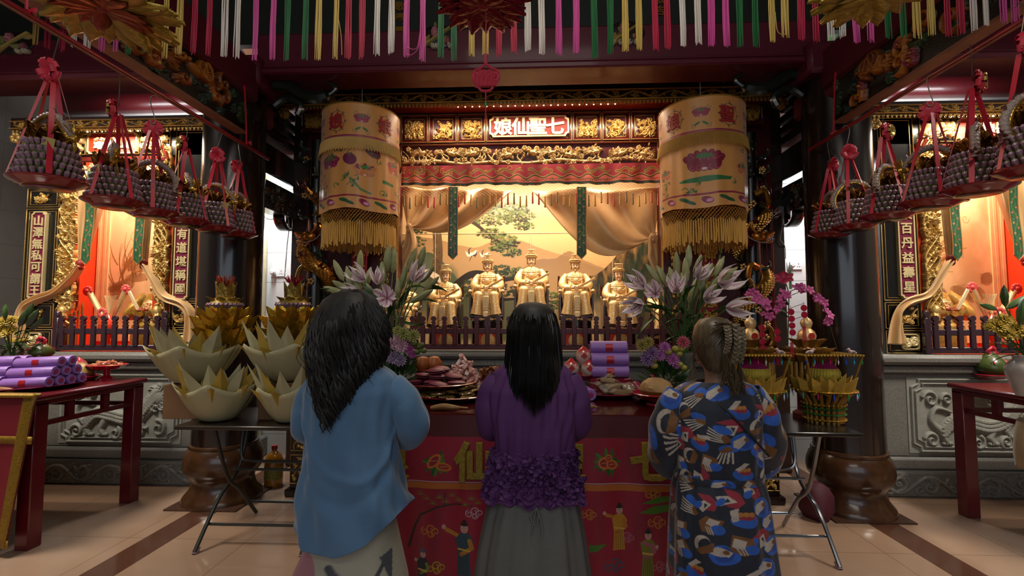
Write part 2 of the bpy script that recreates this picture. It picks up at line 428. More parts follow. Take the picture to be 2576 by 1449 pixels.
q = MB(); q.bx(-1.9, 1.9, 5.75, 5.85, 0, 4.4); struct('wall_back_centre', q, WOODD)
q = MB(); q.bx(-1.9, -1.85, 5.0, 5.75, 0, 4.4); q.bx(1.85, 1.9, 5.0, 5.75, 0, 4.4); struct('wall_recess', q, WOODD)
q = MB(); q.bx(-5.1, -5.0, -5, 6.2, 0, 4.6); struct('wall_left', q, GT)
q = MB(); q.bx(5.0, 5.1, -5, 6.2, 0, 4.6); struct('wall_right', q, GT)
# fluted plaster cove in the back corners
for s in (-1, 1):
    q = MB()
    for k in range(4): q.tube([(s * (4.98 - .05 * k), 4.98 - .03 * k, 3.0 + .0 * k), (s * (4.98 - .05 * k), 4.98 - .03 * k, 4.3)], .028, 8)
    struct('trim_%d' % (1 if s < 0 else 2), q, mat('white_plaster', 'd0cfca', .6))
# roof boards, green and peach, sloping to the eaves
m, nt, n, l, b = node_mat('striped_roof_boards', .55); P, (X, Y, Z) = pos_xyz(nt)
f = mth(nt, 'FRACT', mth(nt, 'DIVIDE', X, .42))
c = mixc(nt, mth(nt, 'GREATER_THAN', f, .5), 'b5764c', '1f8a2a'); e = mth(nt, 'LESS_THAN', mth(nt, 'ABSOLUTE', mth(nt, 'SUBTRACT', mth(nt, 'FRACT', mth(nt, 'DIVIDE', X, .21)), .5)), .44)
c = mixc(nt, e, '1a120c', c); c = mixc(nt, mth(nt, 'MULTIPLY', noise(nt, P, 7), .3), c, '3a2a1c'); l.new(c, b.inputs['Base Color'])
q = MB(); q.add([(-5.1, 2.6, 4.75), (5.1, 2.6, 4.75), (5.1, 5.9, 3.72), (-5.1, 5.9, 3.72), (-5.1, 2.6, 4.85), (5.1, 2.6, 4.85), (5.1, 5.9, 3.82), (-5.1, 5.9, 3.82)], [(3, 2, 1, 0), (4, 5, 6, 7), (0, 1, 5, 4), (1, 2, 6, 5), (2, 3, 7, 6), (3, 0, 4, 7)])
struct('ceiling', q, m)
q = MB(); q.bx(-5.1, 5.1, -5, 2.6, 4.75, 4.85); struct('ceiling_front', q, mat('dark_ceiling_boards', '3a2418', .6))
# round purlins along the side bays and dark ones over the shrine
for s in (-1, 1):
    q = MB(); q.tube([(s * 2.0, 4.8, 3.76), (s * 5.0, 4.8, 3.76)], .14, 20); struct('beam_purlin', q, WOODR)
    q = MB(); q.bx(min(s * 2.5, s * 5), max(s * 2.5, s * 5), 4.86, 4.99, 3.45, 3.66); struct('trim_%d' % (3 if s < 0 else 4), q, mat('white_plaster', 'd0cfca', .6))
q = MB()
for k in range(14):
    x = -2.3 + k * .355; q.box((x, 4.75, 4.02), (.07, 2.3, .09), (-.303, 0, 0))
struct('ceiling_rafters', q, WOODD)
# ---- great cross beam (three bays) with lipped lower edge
def cross_beam(name, x0, x1):
    q = MB(); q.bx(x0, x1, 3.68, 3.92, 3.44, 3.76, bev=.02); q.bx(x0, x1, 3.65, 3.95, 3.40, 3.452, bev=.012); q.bx(x0, x1, 3.66, 3.94, 3.455, 3.475, bev=.006)
    return struct(name, q, BEAM)
cross_beam('beam_centre', -2.25, 2.3); cross_beam('beam_left_bay', -5.0, -2.7); cross_beam('beam_right_bay', 2.75, 5.0)
SLATE = mat('slate_green_board', '20261f', .5, 0, .2, 5)
q = MB(); q.bx(-5, 5, 3.84, 3.9, 3.76, 4.5); struct('wall_board_over_beam', q, SLATE)
# ---- longitudinal beams on both sides running towards the viewer, with their carved hanging boards
for s in (-1, 1):
    side = 'left' if s < 0 else 'right'
    q = MB(); q.bx(min(s * 2.2, s * 2.48), max(s * 2.2, s * 2.48), .3, 3.66, 3.16, 3.47, bev=.02); struct('beam_%s_long' % side, q, BEAM)
    t = thing('carved_hanging_board', 'long painted and gilt carved board hanging under the %s maroon beam' % side, 'carving', (s * 2.26, 1.98, 2.88))
    c = Cv(720, 64, '14110c'); rr = random.Random(11 + s)
    for k in range(70):
        m_leaf(c, rr.uniform(0, 720), rr.uniform(4, 60), rr.uniform(14, 26), 9, rr.uniform(0, 6.3), .6, rr.choice(['17351c', '24462a', '1d3a30', '33401c']), 1)
    for k in range(26):
        x = rr.uniform(0, 720); y = rr.uniform(8, 56); col = rr.choice(['8a4a12', 'a55d18', '7a3f0e', 'b06a1c'])
        c.line(spiral(x, y, rr.uniform(9, 20), rr.uniform(0, 6), 1.1, rr.choice((-1, 1)), 12), 3.4, 1.6, col, amp=.95)
        m_leaf(c, x, y, 18, 8, rr.uniform(0, 6), .9, col, 1)
    for k in range(14):
        m_flower(c, rr.uniform(10, 710), rr.uniform(10, 54), rr.uniform(6, 10), 5, 1, rr.choice(['8a3038', '9a4a30', 'a55d18']), 'c0902c', rr.uniform(0, 1))
    for k in range(8):
        m_bird(c, rr.uniform(30, 690), rr.uniform(20, 44), rr.uniform(26, 36), rr.choice((-1, 1)), 1, rr.choice(['a8661c', '8a4a12']))
    PC = mat('painted_carving', rough=.35, attr=True, bump=.15, bscale=120)
    c.mesh('carved_relief', (lambda U, V, H, s=s: (-s * .035 - s * H, 1.55 - 3.1 * U, .285 * (1 - V) + .0 * U)) if s > 0 else (lambda U, V, H: (.035 + H, -1.55 + 3.1 * U, .285 * (1 - V))), PC, t, depth=.05)
    q = MB(); q.bx(-.03, .03, -1.55, 1.55, .0, .285); q.build('backing_board', WOODD, t)
    q = MB(); q.bx(-.04, .04, -1.55, 1.55, -.018, .0); q.build('lower_trim', mat('bare_tan_wood', '8a5a44', .6, 0, .3, 10), t)
    # carved brackets between the column and the shrine post
    q = MB(); q.bx(min(s * 2.38, s * 2.56), max(s * 2.38, s * 2.56), 3.95, 4.72, 2.74, 3.02, bev=.02); struct('beam_%s_tie_upper' % side, q, WOODD)
    t = thing('carved_tie_beam', 'dark carved beam tying the %s column back to the shrine post' % side, 'beam', (s * 2.46, 4.3, 2.42))
    q = MB(); q.bx(-.08, .08, -.4, .42, 0, .24, bev=.01); q.build('beam_core', WOODD, t)
    c = Cv(190, 60, '100c09'); rr = random.Random(31 + s)
    for k in range(26): m_leaf(c, rr.uniform(0, 190), rr.uniform(0, 60), 20, 8, rr.uniform(0, 6.3), .8, rr.choice(['1d2a18', '3a2a12', '4a2c10']), 1)
    for k in range(7): m_flower(c, rr.uniform(8, 180), rr.uniform(8, 50), 8, 5, 1, rr.choice(['4a2c10', '3a1a18']))
    c.mesh('carved_relief', lambda U, V, H, s=s: (-s * (.085 + H), s * (-.41 + .82 * U) if s < 0 else (-.41 + .82 * U), .25 * (1 - V)) if s > 0 else (.085 + H, .41 - .82 * U, .25 * (1 - V)), PC, t, depth=.035)
    q = MB(); q.grid(lambda u, v: (.0 + .1 * (u - .5), .3 + .12 * math.cos(v * PI), -.0 - .13 * math.sin(v * PI) * (1 - v * .3)), 3, 10); q.build('bracket', WOODD, t, solid=.03)
    # dark timber posts of the shrine
    q = MB(); q.bx(s * 2.31 - .085, s * 2.31 + .085, 4.6, 4.76, 0, 3.5, bev=.01); q.build('timber_post', WOODB, label='dark brown square timber post at the %s of the central shrine' % side, cat='post')
    # upper jungle of brackets above the tie beams
    q = MB()
    for k in range(5):
        z = 3.06 + k * .1; q.bx(min(s * 2.34, s * 2.6), max(s * 2.34, s * 2.6), 3.95, 4.7 - .06 * k, z, z + .07, bev=.01)
    struct('beam_%s_brackets' % side, q, WOODD)
# scroll brackets under the centre beam corners, green and gilt
for s in (-1, 1):
    q = MB(); x0 = s * 2.15
    q.tube(spl([(x0, 3.8, 3.38), (x0 - s * .12, 3.8, 3.36), (x0 - s * .26, 3.8, 3.28), (x0 - s * .42, 3.8, 3.27), (x0 - s * .52, 3.8, 3.34), (x0 - s * .46, 3.8, 3.39)], 6), [.05] * 20 + [.02] * 11, 8)
    q.tube(spl([(x0, 3.8, 3.2), (x0 - s * .1, 3.8, 3.26), (x0 - s * .22, 3.8, 3.2), (x0 - s * .2, 3.8, 3.12)], 6), .03, 8)
    q.build('scroll_bracket', mat('dark_green_paint', '152018', .3, 0, .4, 20, coat=.5), label='dark green carved cloud scroll bracket below the %s end of the cross beam' % ('left' if s < 0 else 'right'), cat='bracket')
# painted lotus carvings set into the cross beam
def lotus_carving(x, z, w, seed, lab):
    c = Cv(110, 52, '1c1410'); rr = random.Random(seed)
    c.ell(55, 26, 52, 24, 0, '1c1410', amp=.3)
    for k in range(6): m_leaf(c, rr.uniform(20, 90), rr.uniform(10, 42), 26, 10, rr.uniform(0, 6), .7, rr.choice(['6a7a3a', '8a8a50', 'a88440']), 0)
    c.line([(14, 46), (55, 26), (96, 8)], 3, 2, 'a89a50', amp=.8)
    m_flower(c, 46, 18, 13, 6, 1, 'b06a74', 'd8a0a0'); m_flower(c, 84, 36, 9, 5, .9, '9a4a58', 'c0808a'); m_flower(c, 20, 34, 8, 5, .9, 'b08a50')
    for k in range(5): c.line(spiral(rr.uniform(12, 98), 45, 6, 0, 1, 1, 10), 1.6, 1, 'c8c0a8', amp=.8)
    c.mesh('painted_lotus_carving', lambda U, V, H: (x - w / 2 + w * U, 3.675 - H, z + .1 - .21 * V), PC, depth=.05, thr=.05, label=lab, cat='carving')
lotus_carving(at(38, 107, 3.68).x, at(38, 107, 3.68).z, .36, 1, 'painted pink lotus carving on the maroon beam of the left bay')
lotus_carving(at(1102, 92, 3.68).x, at(1102, 92, 3.68).z, .3, 2, 'painted lotus carving on the centre beam left of the red foil rosette')
lotus_carving(at(1575, 82, 3.68).x, at(1575, 82, 3.68).z, .3, 3, 'painted lotus carving on the centre beam right of the red foil rosette')
GT1 = mat('gold_lettering', '9a6a20', .4, .5)
for txt, px, py, lab, ids in (('敬奉', 1006, 30, 'gold vertical characters with a seal on the dark board, left', 1), ('敬吉', 1660, 12, 'gold vertical characters on the dark board, right', 2)):
    p = at(px, py, 3.83); V, Fc = text_mesh(txt, .085, .003, .01, True, spacing=1.15); q = MB(); q.add(V, Fc, Matrix.Translation(p))
    if ids == 1: q.bx(p.x - .035, p.x + .035, 3.826, 3.832, p.z - .2, p.z - .13)
    q.build('painted_inscription', GT1, label=lab, cat='inscription')
# ---- columns
PCOL = mat('dark_lacquered_column', '1f1512', .22, 0, .5, 3, .1, 12, stretch=(1, 1, .15), coat=.5)
PBAS = mat('brown_column_base', '442a16', .25, 0, .45, 9, .1, 30, coat=.4)
def column(x, side):
    t = thing('round_column', 'thick dark lacquered round column on a turned brown base, %s of the shrine' % side, 'column', (x, 3.8, 0))
    q = MB(); q.lathe([(.232, .44), (.236, 1.2), (.234, 2.4), (.228, 3.4)], 40); q.build('shaft', PCOL, t)
    prof = [(.285, 0), (.285, .03), (.275, .05), (.235, .1), (.222, .16), (.228, .19), (.25, .215), (.275, .25), (.285, .3), (.28, .35), (.262, .4), (.244, .425), (.25, .435), (.25, .45), (.238, .455)]
    q = MB(); q.lathe(prof, 48); q.build('turned_base', PBAS, t)
    q = MB(); q.bx(-.275, .275, -.275, .275, 0, .012); q.build('plinth_slab', mat('brown_granite', '4a3226', .3, 0, .5, 90), t)
    return t
column(at(573, 900, 3.8).x, 'left'); column(at(2125, 900, 3.8).x, 'right')
# dark brackets where the columns meet the beams
for s, px in ((-1, 573), (1, 2125)):
    x = at(px, 900, 3.8).x; q = MB(); q.bx(x - .3, x + .3, 3.6, 4.0, 3.3, 3.55, bev=.03); q.bx(x - .17, x + .17, 3.5, 4.1, 3.1, 3.3, bev=.03)
    struct('beam_bracket_%s' % ('left' if s < 0 else 'right'), q, BEAM)
# ---- aisle details
WHT = mat('white_plastic', 'e8e8e6', .35)
def socket(px, py, lab, plug):
    p = at(px, py, 5.0); t = thing('wall_socket', lab, 'socket', (p.x, 5.0, p.z))
    q = MB(); q.box((0, -.006, 0), (.15, .012, .088), bev=.004); q.build('face_plate', WHT, t)
    q = MB()
    for sx in ((-.037, .037)):
        for dx, dz, w, h in ((0, .016, .006, .009), (-.01, -.012, .009, .005), (.01, -.012, .009, .005)): q.box((sx + dx, -.0125, dz), (w, .002, h))
    q.build('socket_holes', mat('black_plastic', '111111', .5), t)
    if plug:
        q = MB(); q.box((-.04, -.035, 0), (.05, .05, .05), bev=.012); q.build('plug', WHT, t)
socket(700, 686, 'white double wall socket in the left aisle', True); socket(1998, 668, 'white double wall socket in the right aisle', True)
p = at(667, 600, 4.96); q = MB(); q.tube([(p.x, 4.955, .0), (p.x, 4.955, 3.4)], .024, 12); q.build('drain_pipe', mat('cream_pipe', 'cfc39a', .5), label='cream painted pipe running up the white tiles of the left aisle', cat='pipe')
BK = mat('black_rubber', '0c0c0c', .5)
def cable(name, pts, m, lab): q = MB(); q.tube(spl(pts, 8), .005, 6); return q.build(name, m, label=lab, cat='cable')
cable('power_cable', [at(659, 500, 4.7), at(663, 540, 4.7), at(680, 552, 4.65), at(705, 544, 4.6), at(722, 536, 4.58)], BK, 'black cable sagging across the left aisle to the timber post')
cable('power_cable', [at(2040, 520, 4.7), at(2025, 540, 4.7), at(2010, 542, 4.65), at(1990, 530, 4.6), at(1970, 524, 4.58)], BK, 'black cable sagging across the right aisle to the timber post')
GW = mat('grey_wire', '9a9a98', .5)
cable('thin_wire', [at(722, 536, 4.57), at(727, 570, 4.57), at(722, 620, 4.57), at(719, 660, 4.57), at(717, 684, 4.9)], GW, 'thin grey wire hanging down the left timber post to the socket')
cable('thin_wire', [at(1967, 524, 4.57), at(1968, 570, 4.57), at(1963, 602, 4.57), at(1974, 620, 4.6), at(1976, 650, 4.9)], GW, 'thin grey wire hanging down the right timber post to the socket')
for px, lab in ((724, 'left'), (1963, 'right')):
    q = MB(); p = at(px, 528, 4.57); q.box(p, (.05, .03, .07), bev=.006); q.box(p + Vector((.01, -.02, -.02)), (.02, .02, .09)); q.build('lamp_clamp', mat('grey_metal', '8c8f94', .35, .7), label='small grey clamp lamp fixed to the %s timber post' % lab, cat='clamp')
# ---- fluorescent tubes in the aisles (hidden behind the columns and tie beams, as in the photograph)
def area(name, loc, rot, sx, sy, power, col, spread=None):
    d = bpy.data.lights.new(name, 'AREA'); d.shape = 'RECTANGLE'; d.size = sx; d.size_y = sy; d.energy = power; d.color = col
    if spread: d.spread = math.radians(spread)
    o = bpy.data.objects.new(name, d); COL.objects.link(o); o.location = loc; o.rotation_euler = rot; return o
EMW = mat('fluorescent_glow', 'ffffff', .5, emit='eef4ff', estr=7)
for s in (-1, 1):
    t = thing('fluorescent_tube', 'white fluorescent tube light glowing above the %s aisle' % ('left' if s < 0 else 'right'), 'light', (s * 2.72, 4.72, 2.86))
    q = MB(); q.tube([(-.0, -.2, 0), (0, .22, 0)], .014, 10); q.build('tube', EMW, t)
    q = MB(); q.box((0, 0, .03), (.05, .46, .03)); q.build('housing', WHT, t)
    area('aisle_light', (s * 2.72, 4.68, 2.82), (0, 0, 0), .15, .45, 26, (.9, .95, 1))
# ================================================================== CENTRAL SHRINE
YF = 4.5
def fz(py, Y=YF, px=1331): return at(px, py, Y).z
def fx(px, py=600, Y=YF): return at(px, py, Y).x
GS = mat('gold_satin', 'e0b478', .36, .15, .1, 14, .12, 240, sheen=.4)
ATT = mat('embroidered_cloth', rough=.5, attr=True, bump=.12, bscale=400, sheen=.2)
ATTS = mat('embroidered_satin', rough=.4, attr=True, bump=.08, bscale=300, sheen=.3)
# ---- granite altar base
t = thing('stone_altar_base', 'speckled granite ledge under the central shrine railing', 'altar', (0, 5.0, 0))
q = MB(); q.bx(-2.1, 2.14, -.5, .74, 0, .98, bev=.01); q.build('plinth', GRANITE, t)
q = MB(); q.bx(-2.16, 2.2, -.6, .74, 1.05, 1.13, bev=.03); q.bx(-2.13, 2.17, -.55, .74, .98, 1.05, bev=.015); q.build('ledge_moulding', GRANITE, t)
# ---- frame of the shrine
sh = thing('shrine_frame', 'tall red lacquered shrine front with gilt carved panels, cornice and name plaque', 'shrine', (0.03, YF, 1.13))
def rel(v, o=sh): return v
x0, x1 = fx(1008, 470), fx(1657, 470)
xo0, xo1 = -2.2, 2.24
q = MB(); zt = fz(270); zb = fz(420)
q.bx(xo0, xo1, 4.5, 4.58, zb, zt + .1); q.bx(xo0, x0, 4.5, 4.58, 1.13, zb); q.bx(x1, xo1, 4.5, 4.58, 1.13, zb)
q.build('backboard', WOODR, sh, world=True)
q = MB()
def mould(q, x0, x1, z0, z1, Y, w=.012, d=.015):
    q.bx(x0, x1, Y - d, Y, z1 - w, z1, bev=.003); q.bx(x0, x1, Y - d, Y, z0, z0 + w, bev=.003); q.bx(x0, x0 + w, Y - d, Y, z0, z1, bev=.003); q.bx(x1 - w, x1, Y - d, Y, z0, z1, bev=.003)
zp0, zp1 = fz(357), fz(288); step = fx(1150) - fx(1078)
px_panels = [985, 1043, 1114, 1187, 1477, 1550, 1623, 1690]
edges = [(954, 1008), (1011, 1077), (1081, 1149), (1153, 1221), (1225, 1437), (1441, 1511), (1515, 1583), (1587, 1655), (1659, 1720)]
for a, b2 in edges:
    xa, xb = fx(a, 330), fx(b2, 330); mould(q, xa, xb, zp0, zp1, 4.5, .016, .03); mould(q, xa + .022, xb - .022, zp0 + .022, zp1 - .022, 4.5, .008, .014)
mould(q, x0, x1, fz(421), fz(362), 4.5, .014, .03); mould(q, x0 - .05, x1 + .05, fz(426), zp0 - .004, 4.5, .012, .02)
for xa, xb in ((xo0 + .02, x0 - .0), (x1, xo1 - .02)):
    mould(q, xa, xb, 1.15, fz(426), 4.5, .03, .03); mould(q, xa + .05, xb - .05, 1.2, fz(440), 4.5, .014, .02)
q.build('moulded_rails', mat('polished_rosewood', '5c1a12', .22, 0, .2, 9, coat=.6), sh, world=True)
q = MB()
for a, b2 in edges:
    xa, xb = fx(a, 330), fx(b2, 330); mould(q, xa + .034, xb - .034, zp0 + .034, zp1 - .034, 4.5, .0035, .012); mould(q, xa - .001, xb + .001, zp0 - .001, zp1 + .001, 4.5, .003, .032)
for xa, xb in ((x0 - .02, x0 - .005), (x1 + .005, x1 + .02)): q.bx(xa, xb, 4.46, 4.5, 1.15, fz(366))
q.bx(x0, x1, 4.47, 4.5, fz(364), fz(362.5)); q.build('gilt_beading', GOLD, sh, world=True)
# cornice (canopy): scroll band, bead lace, soffit
YC = 4.22; cz0, cz1, cz2 = fz(255, YC), fz(228.5, YC), fz(267, YC); cx0, cx1 = fx(709, 245, YC), fx(1974, 225, YC)
q = MB(); q.bx(cx0, cx1, YC, YC + .03, cz0, cz1); q.bx(cx0, cx1, YC, 4.6, cz1 - .0, cz1 + .03); q.build('cornice_board', mat('deep_red_board', '2c0a12', .5), sh, world=True)
q = MB(); q.add([(cx0 + .1, YC + .03, cz0 + .02), (cx1 - .1, YC + .03, cz0 + .02), (cx1 - .1, 4.5, zp1 + .02), (cx0 + .1, 4.5, zp1 + .02)], [(0, 1, 2, 3)]); q.build('soffit', mat('red_soffit', '8a2018', .4), sh, world=True, solid=.01)
c = Cv(1500, 36, None); n_ = 26
m_scroll(c, 16, 740, 5, 31, 13, 3, .085, .8); m_scroll(c, 760, 1484, 5, 31, 13, 3, .085, .8)
m_flower(c, 750, 18, 13, 7, 1)
for y in (2, 33): c.line([(0, y), (1499, y)], 2.2, None, amp=.9)
for x in (3, 1496): c.line([(x, 0), (x, 35)], 2.2, None, amp=.9)
dx = cx0 - sh.location.x; ex = cx1 - sh.location.x
c.mesh('cornice_scrollwork', lambda U, V, H: (dx + (ex - dx) * U, YC - 4.5 - .001 - H, (cz1 - 1.13) + (cz0 - cz1) * V), GOLDD, sh, depth=.02, thr=.05, usecol=False)
q = MB(); N = 132
for k in range(N):
    x = cx0 + .03 + (cx1 - cx0 - .06) * k / (N - 1); q.box((x, YC + .01, cz0 - .008), (.022, .012, .016)); q.ell((x, YC + .008, cz0 - .022), (.0085, .007, .011), 8, 5)
q.build('cornice_lace', GOLDD, sh, world=True)
q = MB()
q.ell((0, 0, 0), (.007, .007, .006), 8, 5); BUL = mat('warm_bulbs', 'ffd9a0', .5, emit='ffc890', estr=4); o = None
for px in range(1152, 1560, 18):
    if o is None: o = q.build('cornice_lamp', BUL, sh, keep=True)
    else: o = o.copy(); COL.objects.link(o)
    o.location = Vector((fx(px, 262, YC + .02), YC + .03, fz(262, YC))) - sh.location
# gilt square carvings in the header
def square_carving(px, py, w, h, Y, seed, m=GOLD, parent=sh, name='carved_panel', birds=1, fl=7, lv=26, dep=.04):
    c = Cv(72, int(72 * h / w), None); rr = random.Random(seed); W_, H_ = c.w, c.h
    if seed % 3 == 0:   # standing figures with robes between blossoms
        for fxx in (.5, .25, .75):
            X = W_ * fxx; s = H_ * (.42 if fxx == .5 else .3); b = H_ * .92
            c.ell(X, b - s * .5, s * .22, s * .55, 0, None, amp=.8); c.ell(X, b - s * 1.12, s * .16, s * .18, 0, None, amp=1)
            for k in (-1, 1): c.line([(X + k * s * .15, b - s * .85), (X + k * s * .4, b - s * .5)], s * .09, s * .05, amp=.9)
    m_branchwork(c, seed, birds, fl, lv, unit=W_ * .75)
    for k in range(12): c.line(spiral(rr.uniform(6, W_ - 6), rr.uniform(6, H_ - 6), W_ * .12, rr.uniform(0, 6), 1, 1, 10), 2.6, 1.6, amp=.85)
    p = at(px, py, Y); o = parent.location
    return c.mesh(name, lambda U, V, H: (p.x - w / 2 + w * U - o.x, Y - .004 - H - o.y, p.z + h / 2 - h * V - o.z), m, parent, depth=dep, thr=.12, usecol=False)
for i, px in enumerate(px_panels): square_carving(px, 327 - (px - 1331) * .012, .185, .185, 4.5, 20 + i)
for i, (px, py) in enumerate(((791, 300), (1883, 281))):
    p = at(px, py, 4.44); q = MB(); q.bx(p.x - .13, p.x + .13, 4.44, 4.5, p.z - .13, p.z + .13, bev=.01); q.build('corner_block', WOODR, sh, world=True)
    square_carving(px, py, .19, .19, 4.44, 41 + i, GOLDD)
# corner pendants of the cornice
for px, py in ((716, 285), (1966, 262)):
    q = MB(); p = at(px, py, YC + .02); q.ell(p, (.05, .04, .055), 12, 8)
    for k in range(6): q.ell(p + Vector((.035 * math.cos(k), -.02, .035 * math.sin(k))), .018, 8, 5)
    q.build('corner_pendant', GOLDD, sh, world=True)
# bird and blossom frieze
c = Cv(760, 66, None); rr = random.Random(5)
c.line([(0, 50), (90, 44), (180, 56), (280, 50), (380, 56), (470, 46), (570, 54), (660, 44), (760, 52)], 6, 5, amp=.6)
for k in range(34):
    x = rr.uniform(10, 750); c.line(spl([(x, 50), (x + rr.uniform(-20, 20), 35), (x + rr.uniform(-40, 40), 14)], 6), 3.2, 1.6, amp=.6)
for k in range(130): m_leaf(c, rr.uniform(4, 756), rr.uniform(6, 60), rr.uniform(9, 15), 6, rr.uniform(0, 6.3), .7)
for k in range(62): m_flower(c, 6 + k * 12.1, rr.choice((rr.uniform(9, 24), rr.uniform(38, 58))), rr.uniform(8, 11), 5, 1.1, a0=rr.uniform(0, 1))
for x, f in ((60, 1), (150, -1), (215, 1), (320, 1), (395, -1), (450, 1), (500, -1), (580, 1), (655, 1), (720, -1)): m_bird(c, x, 28 + rr.uniform(-6, 8), 33, f, 1.15)
for k in range(22): c.ell(rr.uniform(6, 754), rr.uniform(5, 61), 2.6, None, amp=.9)
xa, xb, za, zb_ = x0 + .02 - .03, x1 - .02 - .03, fz(419) - 1.13, fz(366) - 1.13
c.mesh('bird_and_blossom_frieze', lambda U, V, H: (xa + (xb - xa) * U, -.003 - H, zb_ + (za - zb_) * V), GOLDB, sh, depth=.045, thr=.1, usecol=False)
# name plaque
p = at(1331, 319, 4.47); w, h = (fx(1430, 320) - fx(1232, 320)) / 2, (fz(293) - fz(345)) / 2
def notched(w, h, r, n=5):
    P = []
    for cx, cz, a0 in ((w, h, PI), (-w, h, 1.5 * PI), (-w, -h, 0), (w, -h, .5 * PI)):
        for k in range(n + 1):
            a = a0 + (PI / 2) * (k / n); P.append((cx + r * math.cos(a + (0)), cz + r * math.sin(a)))
    # order corners so that concave arcs join
    Q = []
    for (cx, cz, s0, s1) in ((w, h, 1.5, 1.0), (-w, h, 0, -.5), (-w, -h, .5, 0), (w, -h, 1.0, .5)):
        for k in range(n + 1):
            a = PI * (s0 + (s1 - s0) * k / n); Q.append((cx + r * math.cos(a), cz + r * math.sin(a)))
    return Q
def plate(q, w, h, r, y0, y1, p):
    Q = notched(w, h, r); n = len(Q); V = [(p.x + a, y0, p.z + b) for a, b in Q] + [(p.x + a, y1, p.z + b) for a, b in Q]
    q.add(V, [tuple(range(n)), tuple(range(2 * n - 1, n - 1, -1))] + [((i + 1) % n, i, i + n, (i + 1) % n + n) for i in range(n)])
def ringplate(q, w, h, r, t, y0, y1, p):
    A = notched(w, h, r); B = notched(w - t, h - t, r); n = len(A)
    V = [(p.x + a, y0, p.z + b) for a, b in A] + [(p.x + a, y0, p.z + b) for a, b in B] + [(p.x + a, y1, p.z + b) for a, b in A] + [(p.x + a, y1, p.z + b) for a, b in B]
    Fc = []
    for i in range(n):
        j = (i + 1) % n; Fc += [(i, j, n + j, n + i), (j, i, 2 * n + i, 2 * n + j), (n + i, n + j, 3 * n + j, 3 * n + i)]
    q.add(V, Fc)
q = MB(); plate(q, w - .01, h - .01, .03, 4.462, 4.49, p); npq = q.build('name_plaque', mat('vermilion_plaque', '861608', .55, 0, .15, 10), sh, world=True)
q = MB(); ringplate(q, w, h, .03, .014, 4.452, 4.49, p); q.build('gilt_border', GOLDB, sh, world=True)
V, Fc = text_mesh('娘仙聖七', .178, .006, .022, spacing=.93); q = MB(); q.add(V, Fc, Matrix.Translation((p.x, 4.456, p.z)))
q.build('plaque_characters', mat('cream_gilt_lettering', 'f3e2b6', .35, .2), sh, world=True)
# pilaster gilding and red couplets beside the opening
for s in (-1, 1):
    xa = (x0 - .14) if s < 0 else (x1 + .14); c = Cv(40, 480, None); m_branchwork(c, 60 + s, 5, 22, 46, unit=40, vertical=True, grapes=6)
    c.mesh('pilaster_carving', lambda U, V, H, xa=xa: (xa - .05 + .1 * U - .03, -.004 - H, (2.75 - 1.45 * V) - 1.13), GOLD, sh, depth=.05, thr=.1, usecol=False)
    q = MB(); cols_ = [(-.30, .015), (-.22, .012), (.24, .012)]
    for dx_, ww in cols_: q.bx(xa + s * abs(dx_) - ww / 2, xa + s * abs(dx_) + ww / 2, 4.455, 4.5, 1.2, 2.9)
    q.build('gilt_uprights', GOLD, sh, world=True)
CR_ = mat('crimson_couplet_cloth', '8f0f2c', .55, 0, .1, 30)
def couplet(px, py, txt, lab):
    p = at(px, py, 4.42); t = thing('hanging_couplet', lab, 'couplet', (p.x, 4.42, p.z))
    q = MB(); q.box((0, 0, 0), (.15, .012, 1.1), bev=.003); q.build('cloth_panel', CR_, t)
    V, Fc = text_mesh(txt, .125, .002, .02, True, spacing=1.12); q = MB(); q.add(V, Fc, Matrix.Translation((0, -.012, 0))); q.build('couplet_characters', mat('gold_thread_lettering', 'c59a3e', .4, .5), t)
couplet(1784, 700, '聖神恩神恩神', 'crimson hanging couplet with gold characters right of the shrine opening, below the right banner')
couplet(903, 690, '沐光聖恩', 'crimson hanging couplet with gold characters below the left banner')
# ---- interior of the shrine niche
q = MB(); yi = 5.6; xi0, xi1 = -1.85, 1.85
q.bx(xi0 - .02, xi0, 4.58, yi, 1.13, 3.2); q.bx(xi1, xi1 + .02, 4.58, yi, 1.13, 3.2); q.bx(xi0, xi1, 4.58, yi, 3.18, 3.22)
struct('wall_shrine_niche', q, mat('warm_cream_paint', 'c9a777', .6))
# ---- mural (a printed landscape on the rear panel)
MY = 5.55; mx0, mx1, mz0, mz1 = -1.84, 1.84, 1.13, 3.15; MWp, MHp = 1150, 630
c = Cv(MWp, MHp, 'c9a06c')
def mc(px, py):
    p = at(px, py, MY); return ((p.x - mx0) / (mx1 - mx0) * MWp, (mz1 - p.z) / (mz1 - mz0) * MHp)
ks = MWp / (mx1 - mx0) * MY / 1200   # canvas px per photo px
yy = c.yy / MHp; nz = c.noise(5, 3, 1, 4); nf = c.noise(40, 4); nh = c.noise(9, 8, .5, 2)
c.mask(np.clip(1 - np.abs(yy - .30) * 3.0, 0, 1) * .8, 'd9b580'); c.mask(np.clip((nz - .45) * 3, 0, 1) * np.clip(1.2 - yy * 2.2, 0, 1), 'a87c4e', .8)
c.mask(np.clip((yy - .52) * 3, 0, 1), 'b08c60')
def ridge(pts, col, a=1, fade=None):
    P = [mc(*p) for p in spl([(x, y, 0) for x, y in pts], 8) and [(v.x, v.y) for v in spl([(x, y, 0) for x, y in pts], 8)]]
    rr = random.Random(len(pts)); P = [(x, y + rr.uniform(-1.5, 1.5)) for x, y in P]
    m0 = c.c.copy(); c.poly(P + [(P[-1][0], MHp + 5), (P[0][0], MHp + 5)], col, a)
    if fade is not None:
        k = np.clip((c.yy - mc(1331, fade[0])[1]) / (mc(1331, fade[1])[1] - mc(1331, fade[0])[1]), 0, 1)[..., None]; c.c = c.c * (1 - k) + m0 * k
